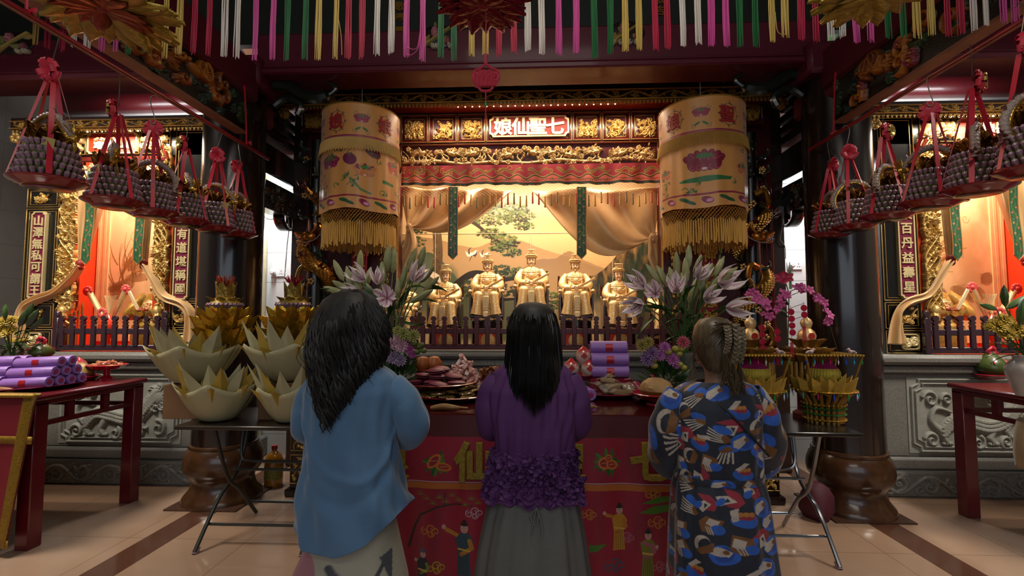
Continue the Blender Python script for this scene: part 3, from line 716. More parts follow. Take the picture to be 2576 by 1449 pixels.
ridge([(900, 600), (990, 590), (1090, 600), (1190, 622), (1260, 600), (1310, 606), (1370, 628), (1440, 650), (1560, 690), (1700, 700)], '8f6f4a', .85, (600, 740))
ridge([(1290, 690), (1350, 655), (1395, 650), (1432, 632), (1470, 655), (1530, 680), (1600, 720)], '84664a', .85, (640, 730))
ridge([(1000, 700), (1060, 640), (1100, 645), (1150, 700), (1200, 740)], '3f4c38', .95, (650, 860))
# rocky mountain at the right
mtn = [(1470, 730), (1480, 695), (1500, 690), (1520, 676), (1545, 650), (1560, 625), (1575, 615), (1590, 612), (1605, 585), (1620, 565), (1640, 560), (1655, 600), (1670, 640), (1700, 660), (1760, 700), (1760, 900), (1520, 900), (1500, 790)]
P = [mc(*p) for p in mtn]; m0 = c.c.copy(); c.poly(P, '6f5636'); diff = np.abs(c.c - m0).sum(-1) > 1e-4
vn = c.noise(60, 9, 1.6, .5, 3); m1 = diff * np.clip((vn - .5) * 6, 0, 1); c.mask(m1, '2c2a20', .95); c.mask(diff * np.clip((.46 - vn) * 6, 0, 1), 'a07c4c', .8)
gn = c.noise(14, 12, 1, 1, 4); k0 = mc(1560, 650)[1]; c.mask(diff * np.clip((gn - .5) * 5 + (c.yy - k0) / 90, 0, 1) * .85, '24382e')
mist = c.noise(6, 15, 1, 2, 3); k1 = mc(1500, 740)[1]; c.mask(np.clip((c.yy - k1) / 60, 0, 1) * np.clip((mist - .4) * 3, 0, 1), 'c8aa80', .8)
# green cliff bottom left / pool and rocks
for (px, py, rx, ry, col) in ((1060, 720, 60, 70, '5a6650'), (1110, 740, 45, 60, '46583f'), (1180, 790, 60, 60, '3b4a36'), (1260, 800, 60, 50, '46543c'), (1390, 810, 40, 30, '8a7450')):
    X, Yc = mc(px, py); m_ = np.clip(1.25 - np.hypot((c.xx - X) / (rx * ks), (c.yy - Yc) / (ry * ks)) + (gn - .5) * .9, 0, 1); c.mask(np.clip(m_ * 3, 0, 1), col, .85)
# pine: trunk, limbs, needle pads
def limb(pts, w0, w1, col='2c231a'):
    P = [mc(v.x, v.y) for v in spl([(x, y, 0) for x, y in pts], 6)]; c.line(P, w0 * ks, w1 * ks, col)
limb([(1090, 900), (1096, 780), (1094, 700), (1102, 640), (1098, 560), (1104, 500)], 15, 10, '5e4a32')
for k in range(60):
    rr = random.Random(k); X, Yc = mc(1088 + rr.uniform(0, 18), 560 + k * 5); c.ell(X, Yc, 3 * ks, 1.5 * ks, rr.uniform(-1, 1), rr.choice(['3a2c1e', '8a7048']), .7)
limb([(1100, 800), (1125, 745), (1150, 715), (1185, 690), (1220, 690), (1250, 705), (1300, 700), (1335, 722)], 12, 4, '2a221a')
limb([(1105, 545), (1150, 545), (1190, 560), (1230, 590), (1260, 610), (1300, 620)], 6, 2); limb([(1150, 545), (1190, 520), (1240, 515), (1300, 540), (1330, 560)], 4, 1.5)
limb([(1230, 760), (1290, 752), (1350, 760), (1395, 770)], 4, 2)
def pad(px, py, rx, ry, dark, light, n=70, seed=0):
    rr = random.Random(seed)
    for k in range(n):
        a = rr.uniform(0, 2 * PI); q_ = rr.random() ** .5; x = px + rx * q_ * math.cos(a); y = py + ry * q_ * math.sin(a)
        top = (py - y) / ry * .5 + .5; X, Yc = mc(x, y); col = light if rr.random() < top * .9 else dark
        for j in range(4): b = rr.uniform(-PI, 0); c.line([(X, Yc), (X + math.cos(b) * 6 * ks, Yc + math.sin(b) * 5 * ks)], 1.3 * ks, .5, col, .9)
for i, (px, py, rx, ry, n) in enumerate([(1215, 520, 40, 12, 90), (1270, 528, 60, 18, 170), (1305, 545, 40, 16, 110), (1240, 555, 50, 14, 110), (1318, 570, 26, 9, 60), (1200, 495, 30, 10, 50),
                                     (1235, 590, 36, 14, 90), (1270, 608, 40, 16, 110), (1285, 635, 26, 12, 60), (1250, 625, 24, 9, 40), (1300, 690, 46, 16, 130), (1345, 700, 26, 12, 60), (1350, 775, 34, 24, 90), (1390, 760, 26, 26, 100), (1330, 740, 40, 14, 70), (1180, 720, 30, 16, 60), (1040, 610, 30, 14, 50), (1060, 580, 20, 10, 30), (1260, 680, 26, 12, 60), (1200, 735, 40, 16, 80), (1030, 650, 24, 10, 30), (1260, 730, 40, 16, 80)]):
    pad(px, py, rx, ry, '26301d', '5f6f38' if i < 14 else '3d4a2c', n, i)
def crane(px, py, s):
    X, Yc = mc(px, py); k = s * ks; c.ell(X, Yc, 9 * k, 4.5 * k, -.4, 'efe2c8')
    c.poly([(X - 2 * k, Yc), (X + 14 * k, Yc - 11 * k), (X + 20 * k, Yc - 9 * k), (X + 8 * k, Yc + 2 * k)], 'efe2c8'); c.poly([(X - 2 * k, Yc + 1 * k), (X - 13 * k, Yc - 10 * k), (X - 10 * k, Yc + 2 * k)], 'e8d8bc')
    c.line([(X - 3 * k, Yc - 2 * k), (X - 4 * k, Yc - 12 * k), (X + 1 * k, Yc - 17 * k)], 1.6 * k, 1 * k, '2a2830'); c.line([(X + 4 * k, Yc + 3 * k), (X - 2 * k, Yc + 16 * k)], .9 * k, .6 * k, '2a2830')
    for j in range(4): c.line([(X + (8 + 2 * j) * k, Yc + 2 * k), (X + (14 + j) * k, Yc + (6 - 5 * j) * k)], 1.4 * k, 1, '2f2a44')
crane(1183, 640, 1.0); crane(1216, 642, .8)
X, Yc = mc(1100, 690); c.poly([mc(1062, 680), mc(1080, 676), mc(1105, 692), mc(1112, 715), mc(1095, 705), mc(1078, 692)], 'e8d2b2')
mur = c.mesh('landscape_mural', plane_fn(mx0, mx1, MY, mz0, mz1), mat('printed_mural_panel', rough=.32, attr=True), label='wide printed landscape mural of pine tree, misty peaks and cranes behind the gold statues', cat='mural')
q = MB()
for px in (1095, 1335, 1540): q.bx(fx(px, 600, MY - .01) - .002, fx(px, 600, MY - .01) + .002, MY - .008, MY - .004, 1.13, 3.15)
q.bx(-1.84, 1.84, MY - .008, MY - .004, fz(587, MY), fz(587, MY) + .004); q.build('panel_joints', mat('pale_joint_line', 'd8c8a8', .5), mur, keep=True)
# ---- embroidered valance cloth with net fringe
v = thing('embroidered_valance', 'red embroidered valance with scalloped pink border and tasselled net across the shrine', 'valance', (0, 4.42, fz(420)))
c = Cv(1100, 84, 'a01a28'); rr = random.Random(9); nf = c.noise(60, 2)
c.mask(np.clip((nf - .5) * 2, 0, 1), '7a1020', .5)
for k in range(60):
    x = rr.uniform(0, 1100); c.line(spiral(x, rr.uniform(8, 40), rr.uniform(7, 15), rr.uniform(0, 6), 1.2, rr.choice((-1, 1)), 12), 1.6, .8, rr.choice(['b98a34', '3a4a1c', 'c08a30', '7a5a20']))
for k in range(9):
    P = [(60 + k * 122 + t * 12, 26 + 9 * math.sin(t * 1.2 + k)) for t in range(9)]; c.line(P, 6, 3, 'a07828'); c.line(P, 2, 1, '5a3c14')
edge = [(x, 50 + 7 * math.sin(x * .085)) for x in range(0, 1101, 4)]
c.poly(edge + [(1100, 72), (0, 72)], 'd0634a'); c.line(edge, 2.2, None, '223014'); c.line([(x, y - 4) for x, y in edge], 1.2, None, 'c89a40')
for k in range(120):
    x = k * 9.3 + 4; m_c = rr.choice(['c02828', '8a4a1c', 'b83020', '4a5a20']); c.ell(x, 63 + rr.uniform(-2, 2), 4, 3, rr.uniform(0, 3), m_c); c.line([(x, 66), (x + 6, 60)], 1, .7, '3a4a1c')
c.poly([(0, 72), (1100, 72), (1100, 84), (0, 84)], '22301c')
xa, xb, zz = fx(1010, 440, 4.42), fx(1662, 440, 4.42), fz(420) - fz(470)
c.mesh('embroidered_cloth', lambda U, V, H: (xa + (xb - xa) * U, -.02 * np.sin(U * 46) * V - .012 * np.sin(U * 113 + 1) * V, -zz * V + .006 * np.sin(U * 23) * V), ATT, v)
q = MB(); NN = 64; za = -zz; zb2 = -(fz(420) - fz(496))
for sgn in (1, -1):
    for k in range(-4, NN):
        P = []
        for j in range(6):
            u = (k + j * .8 * 1) / NN if sgn > 0 else (k + 4 - j * .8) / NN
            if 0 <= u <= 1: P.append((xa + (xb - xa) * u, -.005, za + (zb2 - za) * j / 5))
        if len(P) > 1: q.tube(P, .0012, 3, caps=False)
q.build('net_fringe', mat('gold_cord', 'b98d3c', .5, .3), v)
tc_ = {'g': mat('gold_tassel_thread', 'b58a3a', .6, .1), 'r': mat('orange_tassel_thread', 'c0432a', .6), 'o': mat('olive_tassel_thread', '7d6a3a', .6)}
protos = {}
for i in range(42):
    u = (i + .5) / 42; k = 'ooggrroggrrg'[i % 12]; px = 1010 + 652 * u
    pos = (xa + (xb - xa) * u, -.006, za + (zb2 - za) * .9 - .02 * math.sin(i * 1.7))
    if k not in protos:
        q = MB(); q.ell((0, 0, -.012), (.007, .007, .01), 8, 5); q.lathe([(.006, -.02), (.0085, -.06), (.0095, -.11), (.003, -.113)], 8); o = q.build('tassel', tc_[k], v, keep=True); protos[k] = o
    else: o = protos[k].copy(); COL.objects.link(o)
    o.location = pos
# ---- tied-back gold curtains
def curtain(T0, T1, K, tail, Y, lab, sag=.25, folds=9, grp=None, tailw=.07, m=GS, knot=True, dy=.06, flow=None):
    T0, T1, K = at(*T0, Y), at(*T1, Y), at(*K, Y); t = thing('tied_curtain', lab, 'curtain', (K.x, Y, K.z), group=grp)
    q = MB(); L = (T1 - T0).length
    def f(u, w):
        a = T0.lerp(T1, u); p = a.lerp(K, w ** .9); s = sag * u * L
        p = p + Vector((0, 0, -s * math.sin(PI * w) * .8)) + Vector((0, -dy * math.sin(u * folds * PI * (1)) * (1 - w) ** .4 * (.4 + .6 * math.sin(PI * min(1, w + .2))), 0))
        p.z += .05 * math.sin(u * 7) * w * (1 - w) - .0; p += Vector(((u - .5) * .04 * (1 if T1.x > T0.x else -1), -.012 * math.sin(u * 30), 0)) * w
        return p - t.location
    q.grid(f, 60, 28); q.build('drape', m, t, solid=.004)
    if knot:
        q = MB(); q.ell((0, -.01, 0), (.035, .032, .04), 14, 8); q.ell((0, -.01, -.03), (.03, .03, .03), 12, 7); q.build('tie_knot', mat('red_tie_cord', '8a1c14', .5) if knot == 'red' else m, t)
    P = [at(*p, Y - .01) - t.location for p in tail]; P = spl(P, 8); q = MB(); n = 24
    nseg = len(P) - 1
    def g(u, w):
        i = min(nseg, int(round(w * nseg))); p = P[i]; tt = (P[min(nseg, i + 1)] - P[max(0, i - 1)]).normalized(); nn = Vector((-tt.z, 0, tt.x)).normalized()
        wd = tailw * (.35 + .9 * min(1, w * 2.2)) * (flow(w) if flow else 1)
        return p + nn * ((u - .5) * 2 * wd) + Vector((0, -.022 * math.sin(u * 11 + w * 2) - .02 * math.cos((u - .5) * PI), 0))
    q.grid(g, n, nseg); q.build('tail', m, t, solid=.004); return t
curtain((1006, 472), (1292, 478), (1030, 572), [(1030, 575), (1033, 620), (1016, 670), (1000, 735)], 4.62, 'gold satin curtain swept to the left side of the shrine opening', .22, 6)
curtain((1664, 474), (1338, 478), (1641, 596), [(1641, 590), (1655, 625), (1668, 660), (1690, 690)], 4.62, 'gold satin curtain swept to the right side of the shrine opening', .38, 4, tailw=.1)
# ---- green ribbons
def ribbon(px0, py0, px1, py1, w, Y, lab, notch=.05, col='1d4a24', par=None):
    a, b = at(px0, py0, Y), at(px1, py1, Y); t = thing('embroidered_ribbon', lab, 'ribbon', (a.x, Y, a.z)); L = (a - b).length; d = (b - a)
    c = Cv(40, 320, col); rr = random.Random(int(px0))
    c.mask(np.clip((c.noise(8, 2) - .5) * 3, 0, 1), '0f2c16', .6)
    P = [(20 + 9 * math.sin(y * .07), y) for y in range(0, 320, 4)]; c.line(P, 1.2, None, '6a7a30')
    for k in range(18):
        y = 10 + k * 17; s = 1 if k % 2 else -1; m_ = rr.choice(['b06a3a', 'a85030', 'c08850']); c.ell(20 + s * 8, y, 4.5, 3.5, s * .5, m_); c.ell(20 - s * 6, y + 6, 5, 2, s, '4a7a34')
    c.line([(1, 0), (1, 320)], 1.6, None, 'c07a38'); c.line([(38, 0), (38, 320)], 1.6, None, 'c07a38')
    def fn(U, V, H):
        ext = np.clip(V - .0, 0, 1); tip = notch * (1 - np.abs(U - .5) * 2) * (V ** 8)
        return (d.x * V + (U - .5) * w, -.006 * np.sin(V * 9) - .003 * np.cos(U * PI), d.z * V - tip)
    c.mesh('ribbon_cloth', fn, ATTS, t)
    q = MB(); q.tube([(d.x - w / 2, -.002, d.z), (d.x, -.002, d.z - notch), (d.x + w / 2, -.002, d.z)], .004, 5); q.build('ribbon_hem', mat('orange_hem', 'c07a38', .5), t)
ribbon(1140, 470, 1139, 640, .092, 4.4, 'dark green embroidered ribbon hanging over the left gold curtain of the shrine')
ribbon(1463, 470, 1463, 638, .092, 4.4, 'dark green embroidered ribbon hanging over the right gold curtain of the shrine')
# ---- cylindrical embroidered banners
def bend(V, r, phi0, z0, dr=.004):
    out = []
    for x, y, z in V:
        a = phi0 + x / r; rr = r + dr - y; out.append((math.sin(a) * rr, -math.cos(a) * rr, z + z0))
    return out
def banner(px, y0, y1, halfw, chars, lab, big, seed):
    Yb = 3.95; top = at(px, y0, Yb); r = halfw / 1200 * Yb * .985; H0 = .30; Hh = .86
    t = thing('cylindrical_banner', lab, 'banner', (top.x, Yb, top.z)); th0 = math.atan2(top.x, Yb)  # facing angle towards the viewer
    W_, H_ = 1280, 520; c = Cv(W_, H_, 'd0944e'); ny = lambda z: z / Hh * H_; k = W_ / (2 * PI)
    AX = lambda a: (a + PI) * k; rr = random.Random(seed)
    c.mask(np.clip((c.noise(60, seed, 1, .1, 2) - .45) * 2, 0, 1), 'b87a34', .35)
    def lotus(a, z, s, c1='8f1740', c2='c8506a', gc='3f6a34'):
        X, Y_ = AX(a), ny(z)
        for kk in range(-3, 4):
            b = kk * .36; c.ell(X + math.sin(b) * s * .8, Y_ + s * .1 - math.cos(b) * s * .30, s * .36, s * .2, b - PI / 2, c1 if kk % 2 else '7a1236'); c.line([(X + math.sin(b) * s * .5, Y_), (X + math.sin(b) * s * 1.1, Y_ - math.cos(b) * s * .5)], s * .03, .5, c2)
        for kk in (-2, -1, 0, 1, 2): c.ell(X + kk * s * .3, Y_ + s * .25, s * .22, s * .3, kk * .25, c1); c.line(spiral(X + kk * s * .3, Y_ + s * .3, s * .2, 0, .9, 1, 10), s * .025, .5, c2)
        c.ell(X, Y_ - s * .22, s * .42, s * .14, 0, gc); c.ell(X, Y_ + s * .42, s * .14, s * .07, 0, 'e0b8c0')
    def leafs(a, z, s, col='2f6a34'):
        X, Y_ = AX(a), ny(z)
        for kk in (-1, 1): c.ell(X + kk * s * .55, Y_, s * .5, s * .17, kk * .5, col); c.line(spiral(X + kk * s * .9, Y_ + s * .3, s * .4, rr.uniform(0, 6), 1, kk, 12), s * .04, s * .02, '6a6a34')
    def ring(a, z, s):
        X, Y_ = AX(a), ny(z)
        for kk in range(8):
            b = kk * PI / 4; P = [(X + math.cos(b + j * .07) * s, Y_ + math.sin(b + j * .07) * s * 1.12) for j in range(9)]; c.line(P, 1.8, 1.4, '24304a'); c.line(spiral(X + math.cos(b) * s * 1.1, Y_ + math.sin(b) * s * 1.22, s * .17, b, 1, 1, 9), 1.5, 1, '24304a')
    for j, a in enumerate([-PI * .99, -1.95, -1.3, -.64, 0, .64, 1.3, 1.95]):
        if j % 2 == 0: lotus(a, .125, 40); leafs(a, .215, 34); [c.line(spiral(AX(a) + s_ * 32, ny(.09), 12, 0, 1.2, s_, 12), 1.4, .8, '5a7a4a') for s_ in (-1, 1)]
        else: ring(a, .15, 44)
    c.line([(0, ny(.275)), (W_, ny(.275))], 7, None, '8c1638'); c.line([(0, ny(.275)), (W_, ny(.275))], 2, None, 'c07080', .5)
    # main field
    if big:
        lotus(.05, .5, 92, '7a0c28', 'b04060'); X, Y_ = AX(.05), ny(.645); c.poly([(X - 120, Y_ + 2), (X - 60, Y_ - 10), (X + 10, Y_ - 16), (X + 130, Y_ - 6), (X + 120, Y_ + 8), (X, Y_ + 12), (X - 110, Y_ + 12)], '1f6a34')
        for a in (-1.0, 1.05): lotus(a, .56, 46, 'c0702c', 'a02838', '2f7a3a')
    else:
        lotus(.1, .54, 58, 'c8803c', 'a8302c', '2f7a30'); lotus(-.85, .47, 60, '7a1240'); lotus(.98, .47, 58, 'c0442a', 'e0805a'); c.ell(AX(-.28), ny(.46), 36, 28, .3, '6a1040'); c.ell(AX(.28), ny(.385), 48, 26, .5, '6a1038')
        c.line([(AX(-.25), ny(.62)), (AX(.0), ny(.7)), (AX(.25), ny(.72))], 8, 5, '5f7a4a'); c.line([(AX(.6), ny(.61)), (AX(.95), ny(.62))], 9, 7, '1f6a30')
    for kk in range(46):
        a = rr.uniform(-1.5, 1.5); z = rr.uniform(.36, .74); X, Y_ = AX(a), ny(z)
        if big and abs(a - .05) < .75 and z < .66: continue
        c.line(spiral(X, Y_, rr.uniform(12, 24), rr.uniform(0, 6), .8, rr.choice((-1, 1)), 12), 2.4, 1.3, '5f6a2c'); c.poly([(X, Y_), (X + rr.uniform(8, 20), Y_ - 8), (X + 14, Y_ + 9)], rr.choice(['1c5a28', '2a6434']))
    for a in (-2.4, 2.4, PI): lotus(a, .5, 50); leafs(a, .62, 40)
    c.line([(0, ny(.755)), (W_, ny(.755))], 4.5, None, '8c1638')
    for kk in range(14):
        X, Y_ = AX(-PI + kk * PI / 7 + .1), ny(.80)
        if kk % 2: c.ell(X, Y_, 28, 15, .3, '7f1040'); c.ell(X + 9, Y_ + 3, 15, 8, 0, 'd08aa8')
        else: c.ell(X - 14, Y_ - 4, 28, 9, .25, '14552a'); c.ell(X + 16, Y_ + 8, 26, 8, .3, '144a24')
    rip = lambda A, V: 1 + (.018 * np.sin(A * 9 + seed) + .012 * np.sin(A * 17 + 2)) * V
    def fn(U, V, H):
        A = U * 2 * PI - PI; q_ = r * rip(A, V) * (1 - .012 * V); return (np.sin(A - th0) * q_, -np.cos(A - th0) * q_, -Hh * V + .012 * np.sin(A * 4 + seed) * V ** 3)
    c.mesh('silk_tube', fn, ATTS, t)
    q = MB()
    for a_ in (0, PI / 3, 2 * PI / 3): q.tube([(math.cos(a_) * r, math.sin(a_) * r, -.01), (-math.cos(a_) * r, -math.sin(a_) * r, -.01)], .004, 5)
    q.tube([(math.cos(i * PI / 20) * r, math.sin(i * PI / 20) * r, -.004) for i in range(41)], .006, 6); q.build('hoop', mat('brass_hoop', 'b08a40', .4, .5), t)
    q = MB(); q.tube([(0, 0, 0), (0, 0, 1.1)], .003, 5); q.ell((0, 0, .03), (.03, .015, .015), 8, 5); q.build('hanging_wire', mat('grey_wire', '9a9a98', .5), t)
    # silk fringe collar
    q = MB(); n = 240
    for i in range(n):
        a = 2 * PI * i / n; rr2 = r * 1.02; w = .004; l = .1 + .008 * math.sin(i * 2.3)
        p0 = Vector((math.sin(a) * rr2, -math.cos(a) * rr2, -.285)); p1 = Vector((math.sin(a + .004) * (rr2 + .012), -math.cos(a + .004) * (rr2 + .012), -.285 - l)); q.tube([p0, p1], [.0042, .003], 3, caps=False)
    q.build('fringe_collar', mat('straw_silk_fringe', 'c29a4c', .55, .1), t)
    # lattice skirt with long tassels
    q = MB(); n = 72; z0, z1 = -Hh, -Hh - .11; rl = r * .97
    for sg in (1, -1):
        for i in range(n):
            q.tube([(math.sin((i + sg * j * .7) * 2 * PI / n) * rl * (1 - .04 * j / 5), -math.cos((i + sg * j * .7) * 2 * PI / n) * rl * (1 - .04 * j / 5), z0 + (z1 - z0) * j / 5) for j in range(6)], .0017, 3, caps=False)
    q.build('lattice_skirt', mat('gold_cord', 'b98d3c', .5, .3), t)
    q = MB(); n = 110; rl *= .96
    for i in range(n):
        a = 2 * PI * i / n; x, y = math.sin(a) * rl, -math.cos(a) * rl; zz_ = z1 + .02 + .01 * math.sin(i * 1.3)
        q.tube([(x, y, zz_), (x, y, zz_ - .03), (x + .003 * math.sin(i), y, zz_ - .1), (x + .004 * math.sin(i * 2), y, zz_ - .185 - .012 * math.sin(i * 3.1))], [.004, .0065, .0075, .0068], 6)
    q.build('tassel_fringe', mat('straw_tassels', 'c08f3c', .55, .1), t)
    for ch, a in chars:
        V, Fc = text_mesh(ch, .135, .0015, .02); q = MB(); q.add(bend(V, r, a - th0 * 1 + 0, -.15, .006), Fc); q.build('embroidered_character', mat('pink_red_embroidery', 'a02a30', .5), t)
    return t
banner(910, 297, 560, 98, (('娘', -.66), ('娘', .62), ('聖', 1.95), ('仙', -1.95)), 'orange silk cylindrical banner with two ringed characters and lotuses, left of the shrine opening', False, 3)
banner(1763, 284, 555, 104, (('娘', -.66), ('聖', .58), ('七', 1.95), ('仙', -1.95)), 'orange silk cylindrical banner with a large crimson lotus, right of the shrine opening', True, 5)
# ================================================================== RAILING, STATUES, DRAGON POSTS
FEN = mat('maroon_lacquer_rail', '4a0f16', .4, 0, .15, 10, coat=.15)
FEN2 = mat('aubergine_lacquer_rail', '36222c', .25, 0, .15, 10, coat=.5)
def railing(xa, xb, Y, z0, lab, n, m, endh=.36, ph=.31):
    t = thing('picket_railing', lab, 'railing', ((xa + xb) / 2, Y, z0)); L = xb - xa
    q = MB(); q.bx(-L / 2, L / 2, -.014, .014, .0 + .01, .06, bev=.004); q.bx(-L / 2, L / 2, -.014, .014, .155, .205, bev=.004); q.build('rails', m, t)
    for s in (-1, 1):
        q = MB(); x = s * L / 2; q.bx(x - .025, x + .025, -.02, .02, 0, endh - .06, bev=.005); q.bx(x - .025 - (.0 if s < 0 else .0), x + .025, -.018, .018, endh - .07, endh, bev=.01); q.build('end_post', m, t)
    o = None
    for i in range(n):
        x = -L / 2 + L * (i + .62) / (n + .24)
        if o is None:
            q = MB(); q.bx(-.021, .021, -.012, .012, .05, .235, bev=.004)
            prof = [(-.024, .225), (-.013, .245), (-.023, .262), (-.011, .272), (-.02, .28), (-.026, .295), (-.02, .31), (-.008, .318)]
            P = [(a, z) for a, z in prof] + [(-a, z) for a, z in reversed(prof)]; N = len(P)
            q.add([(a, -.012, z) for a, z in P] + [(a, .012, z) for a, z in P], [tuple(range(N))[::-1], tuple(range(N, 2 * N))] + [(k, (k + 1) % N, N + (k + 1) % N, N + k) for k in range(N)])
            o = q.build('picket', m, t, keep=True, smooth=False); c_ = o
        else: c_ = o.copy(); COL.objects.link(c_)
        c_.location = (x, -.012, 0)
    return t
railing(fx(968, 840, 4.42), fx(1712, 840, 4.42), 4.42, 1.13, 'long maroon picket railing in front of the seven gold statues', 27, FEN)
SKIN_G = mat('pale_gilt_skin', 'e8bd88', .36, .3, .06, 40)
ROBE = None
def robe_mat():
    m, nt, n, l, b = node_mat('gilt_brocade_robe', .27)
    b.inputs['Metallic'].default_value = .5
    tc = n.new('ShaderNodeTexCoord'); v = tc.outputs['Object']
    vo = n.new('ShaderNodeTexVoronoi'); vo.inputs['Scale'].default_value = 120; l.new(v, vo.inputs['Vector'])
    nz = noise(nt, v, 160); h = mth(nt, 'ADD', vo.outputs['Distance'], mth(nt, 'MULTIPLY', nz, .6))
    base = mixc(nt, h, 'b58140', 'f3cf90'); l.new(base, b.inputs['Base Color'])
    bp = n.new('ShaderNodeBump'); bp.inputs['Strength'].default_value = .6; bp.inputs['Distance'].default_value = .003; l.new(h, bp.inputs['Height']); l.new(bp.outputs[0], b.inputs['Normal']); return m
ROBE = robe_mat()
def make_statue():
    t = thing('seated_deity_statue', 'x', 'statue')
    # throne
    q = MB(); q.bx(-.15, .15, -.02, .13, .0, .2, bev=.01); q.bx(-.165, .165, -.16, .13, 0, .02, bev=.004)
    for s in (-1, 1):
        q.bx(s * .165 - .012, s * .165 + .012, -.1, .12, 0, .24, bev=.004); q.tube(spl([(s * .165, .12, .44), (s * .172, .09, .3), (s * .168, -.02, .27), (s * .168, -.11, .265)], 5), .012, 8)
    q.grid(lambda u, v: (-.13 + .26 * u, .12 - .03 * (1 - (2 * u - 1) ** 2) * -1, .2 + v * (.235 + .035 * math.sin(u * PI))), 10, 6); q.build('throne', mat('dark_red_throne', '3a0c0a', .3, 0, .2, 20, coat=.5), t)
    q = MB()
    for s in (-1, 1): q.ell((s * .168, -.12, .268), (.021, .024, .021), 12, 8); q.ell((s * .168, -.142, .268), (.012, .01, .012), 8, 6)
    q.build('throne_finials', SKIN_G, t)
    # robe
    q = MB(); fold = lambda a, z, j: 1 + .035 * math.sin(a * 14 + z * 20) * (1 if z < .26 else .25)
    q.loft([(0, -.05, .012, .128, .10), (0, -.055, .02, .142, .112), (0, -.055, .05, .135, .11), (0, -.058, .1, .136, .112), (0, -.06, .16, .145, .116), (0, -.06, .22, .152, .12), (0, -.055, .26, .146, .118), (0, -.035, .285, .122, .098), (0, -.0, .31, .102, .075), (0, .02, .35, .096, .066), (0, .03, .39, .103, .066), (0, .035, .43, .108, .062), (0, .036, .455, .092, .054), (0, .034, .472, .055, .042), (0, .03, .482, .034, .034)], 56, fn=fold)
    for s in (-1, 1):   # knees and skirts
        q.ell((s * .075, -.135, .225), (.062, .06, .05), 14, 8); q.tube([(s * .078, -.15, .22), (s * .088, -.165, .12), (s * .1, -.165, .03)], [.052, .05, .062], 14)
        # sleeve: upper arm, elbow, forearm, hanging cuff
        q.tube(spl([(s * .088, .03, .44), (s * .125, .01, .385), (s * .135, -.035, .325), (s * .1, -.1, .3), (s * .052, -.135, .298)], 6), [.034 + .012 * math.sin(i / 24 * PI) for i in range(25)], 14)
        q.grid(lambda u, v, s=s: (s * (.055 + .09 * u + .018 * math.sin(v * PI)), -.15 + .03 * u + .012 * math.sin(u * 14), .325 - .03 * u - v * (.05 + .09 * math.sin(u * PI * .8))), 12, 8)
    q.build('robe', ROBE, t)
    # collar, cape lines, apron panel, belt medallions
    q = MB(); q.box((0, -.188, .13), (.058, .012, .17), (.06, 0, 0), bev=.003); q.box((0, -.196, .135), (.04, .008, .13), (.06, 0, 0))
    for k in range(5): q.box((0, -.203 + .004 * k, .08 + k * .026), (.05, .004, .006))
    q.box((0, -.197, .03), (.05, .02, .05), bev=.003)
    for k, (rx, z) in enumerate(((.062, .462), (.082, .448), (.1, .43), (.11, .41))):
        q.tube([(math.sin(a) * rx, .035 - math.cos(a) * rx * (.66 + .02 * k), z - .006 * math.cos(a)) for a in [(-1.5 + 3 * i / 16) for i in range(17)]], .0035, 5)
    for k in range(9): a = -1.2 + 2.4 * k / 8; q.ell((math.sin(a) * .07, .0 - math.cos(a) * .058, .36 + .03 * abs(a)), (.011, .007, .011), 8, 5)
    q.ell((0, -.055, .375), (.03, .012, .03), 14, 8); q.build('ornaments', GOLDB, t)
    # hands
    q = MB()
    for s in (-1, 1):
        q.ell((s * .03, -.155, .3), (.034, .016, .015), 10, 7)
        for k in range(4): q.tube([(s * .018, -.168, .311 - k * .007), (-s * .012, -.176, .309 - k * .007)], [.0045, .0035], 6)
        q.tube([(s * .03, -.165, .312), (s * .012, -.172, .322)], .0045, 6)
    q.build('hands', SKIN_G, t)
    # head
    q = MB(); prof = [(.006, -.062), (.018, -.058), (.028, -.046), (.037, -.026), (.042, 0), (.042, .025), (.036, .045), (.02, .058), (.004, .062)]
    q.lathe(prof, 24, (0, .018, .535), sy=1.0); q.lathe([(.022, -.075), (.019, -.05), (.02, -.03)], 14, (0, .024, .54))
    q.tube([(0, -.027, .54), (0, -.034, .526), (0, -.029, .522)], [.003, .006, .004], 8)
    for s in (-1, 1): q.ell((s * .043, .02, .53), (.006, .01, .017), 8, 6); q.ell((s * .017, -.016, .522), (.012, .008, .011), 8, 6)
    q.ell((0, -.018, .49), (.012, .01, .008), 8, 6); hd = q.build('head', mat('polished_gilt_face', 'f6cfa0', .35, .15, .04, 40), t)
    q = MB()
    for s in (-1, 1):
        q.tube([(s * .009, -.0245, .541), (s * .017, -.0235, .5435), (s * .025, -.017, .541)], [.0012, .0019, .001], 5); q.tube([(s * .008, -.0245, .553), (s * .018, -.0225, .558), (s * .028, -.013, .554)], [.0009, .0014, .0008], 5)
    q.build('painted_eyes', mat('black_brow_paint', '120a06', .5), hd)
    q = MB(); q.tube([(-.008, -.0255, .508), (0, -.0285, .5095), (.008, -.0255, .508)], [.001, .0024, .001], 6); q.build('lips', mat('red_lip_paint', '9c2a18', .4), hd)
    q = MB(); q.lathe([(.043, -.03), (.047, .0), (.046, .03), (.038, .05), (.01, .062)], 18, (0, .024, .537), a0=-.15 * PI, a1=1.15 * PI); q.build('black_hair', mat('black_lacquer_hair', '0c0808', .3), t)
    # crown
    q = MB(); q.lathe([(.043, 0), (.05, .006), (.048, .02), (.052, .03), (.046, .04), (.036, .048), (.033, .056)], 24, (0, .02, .572))
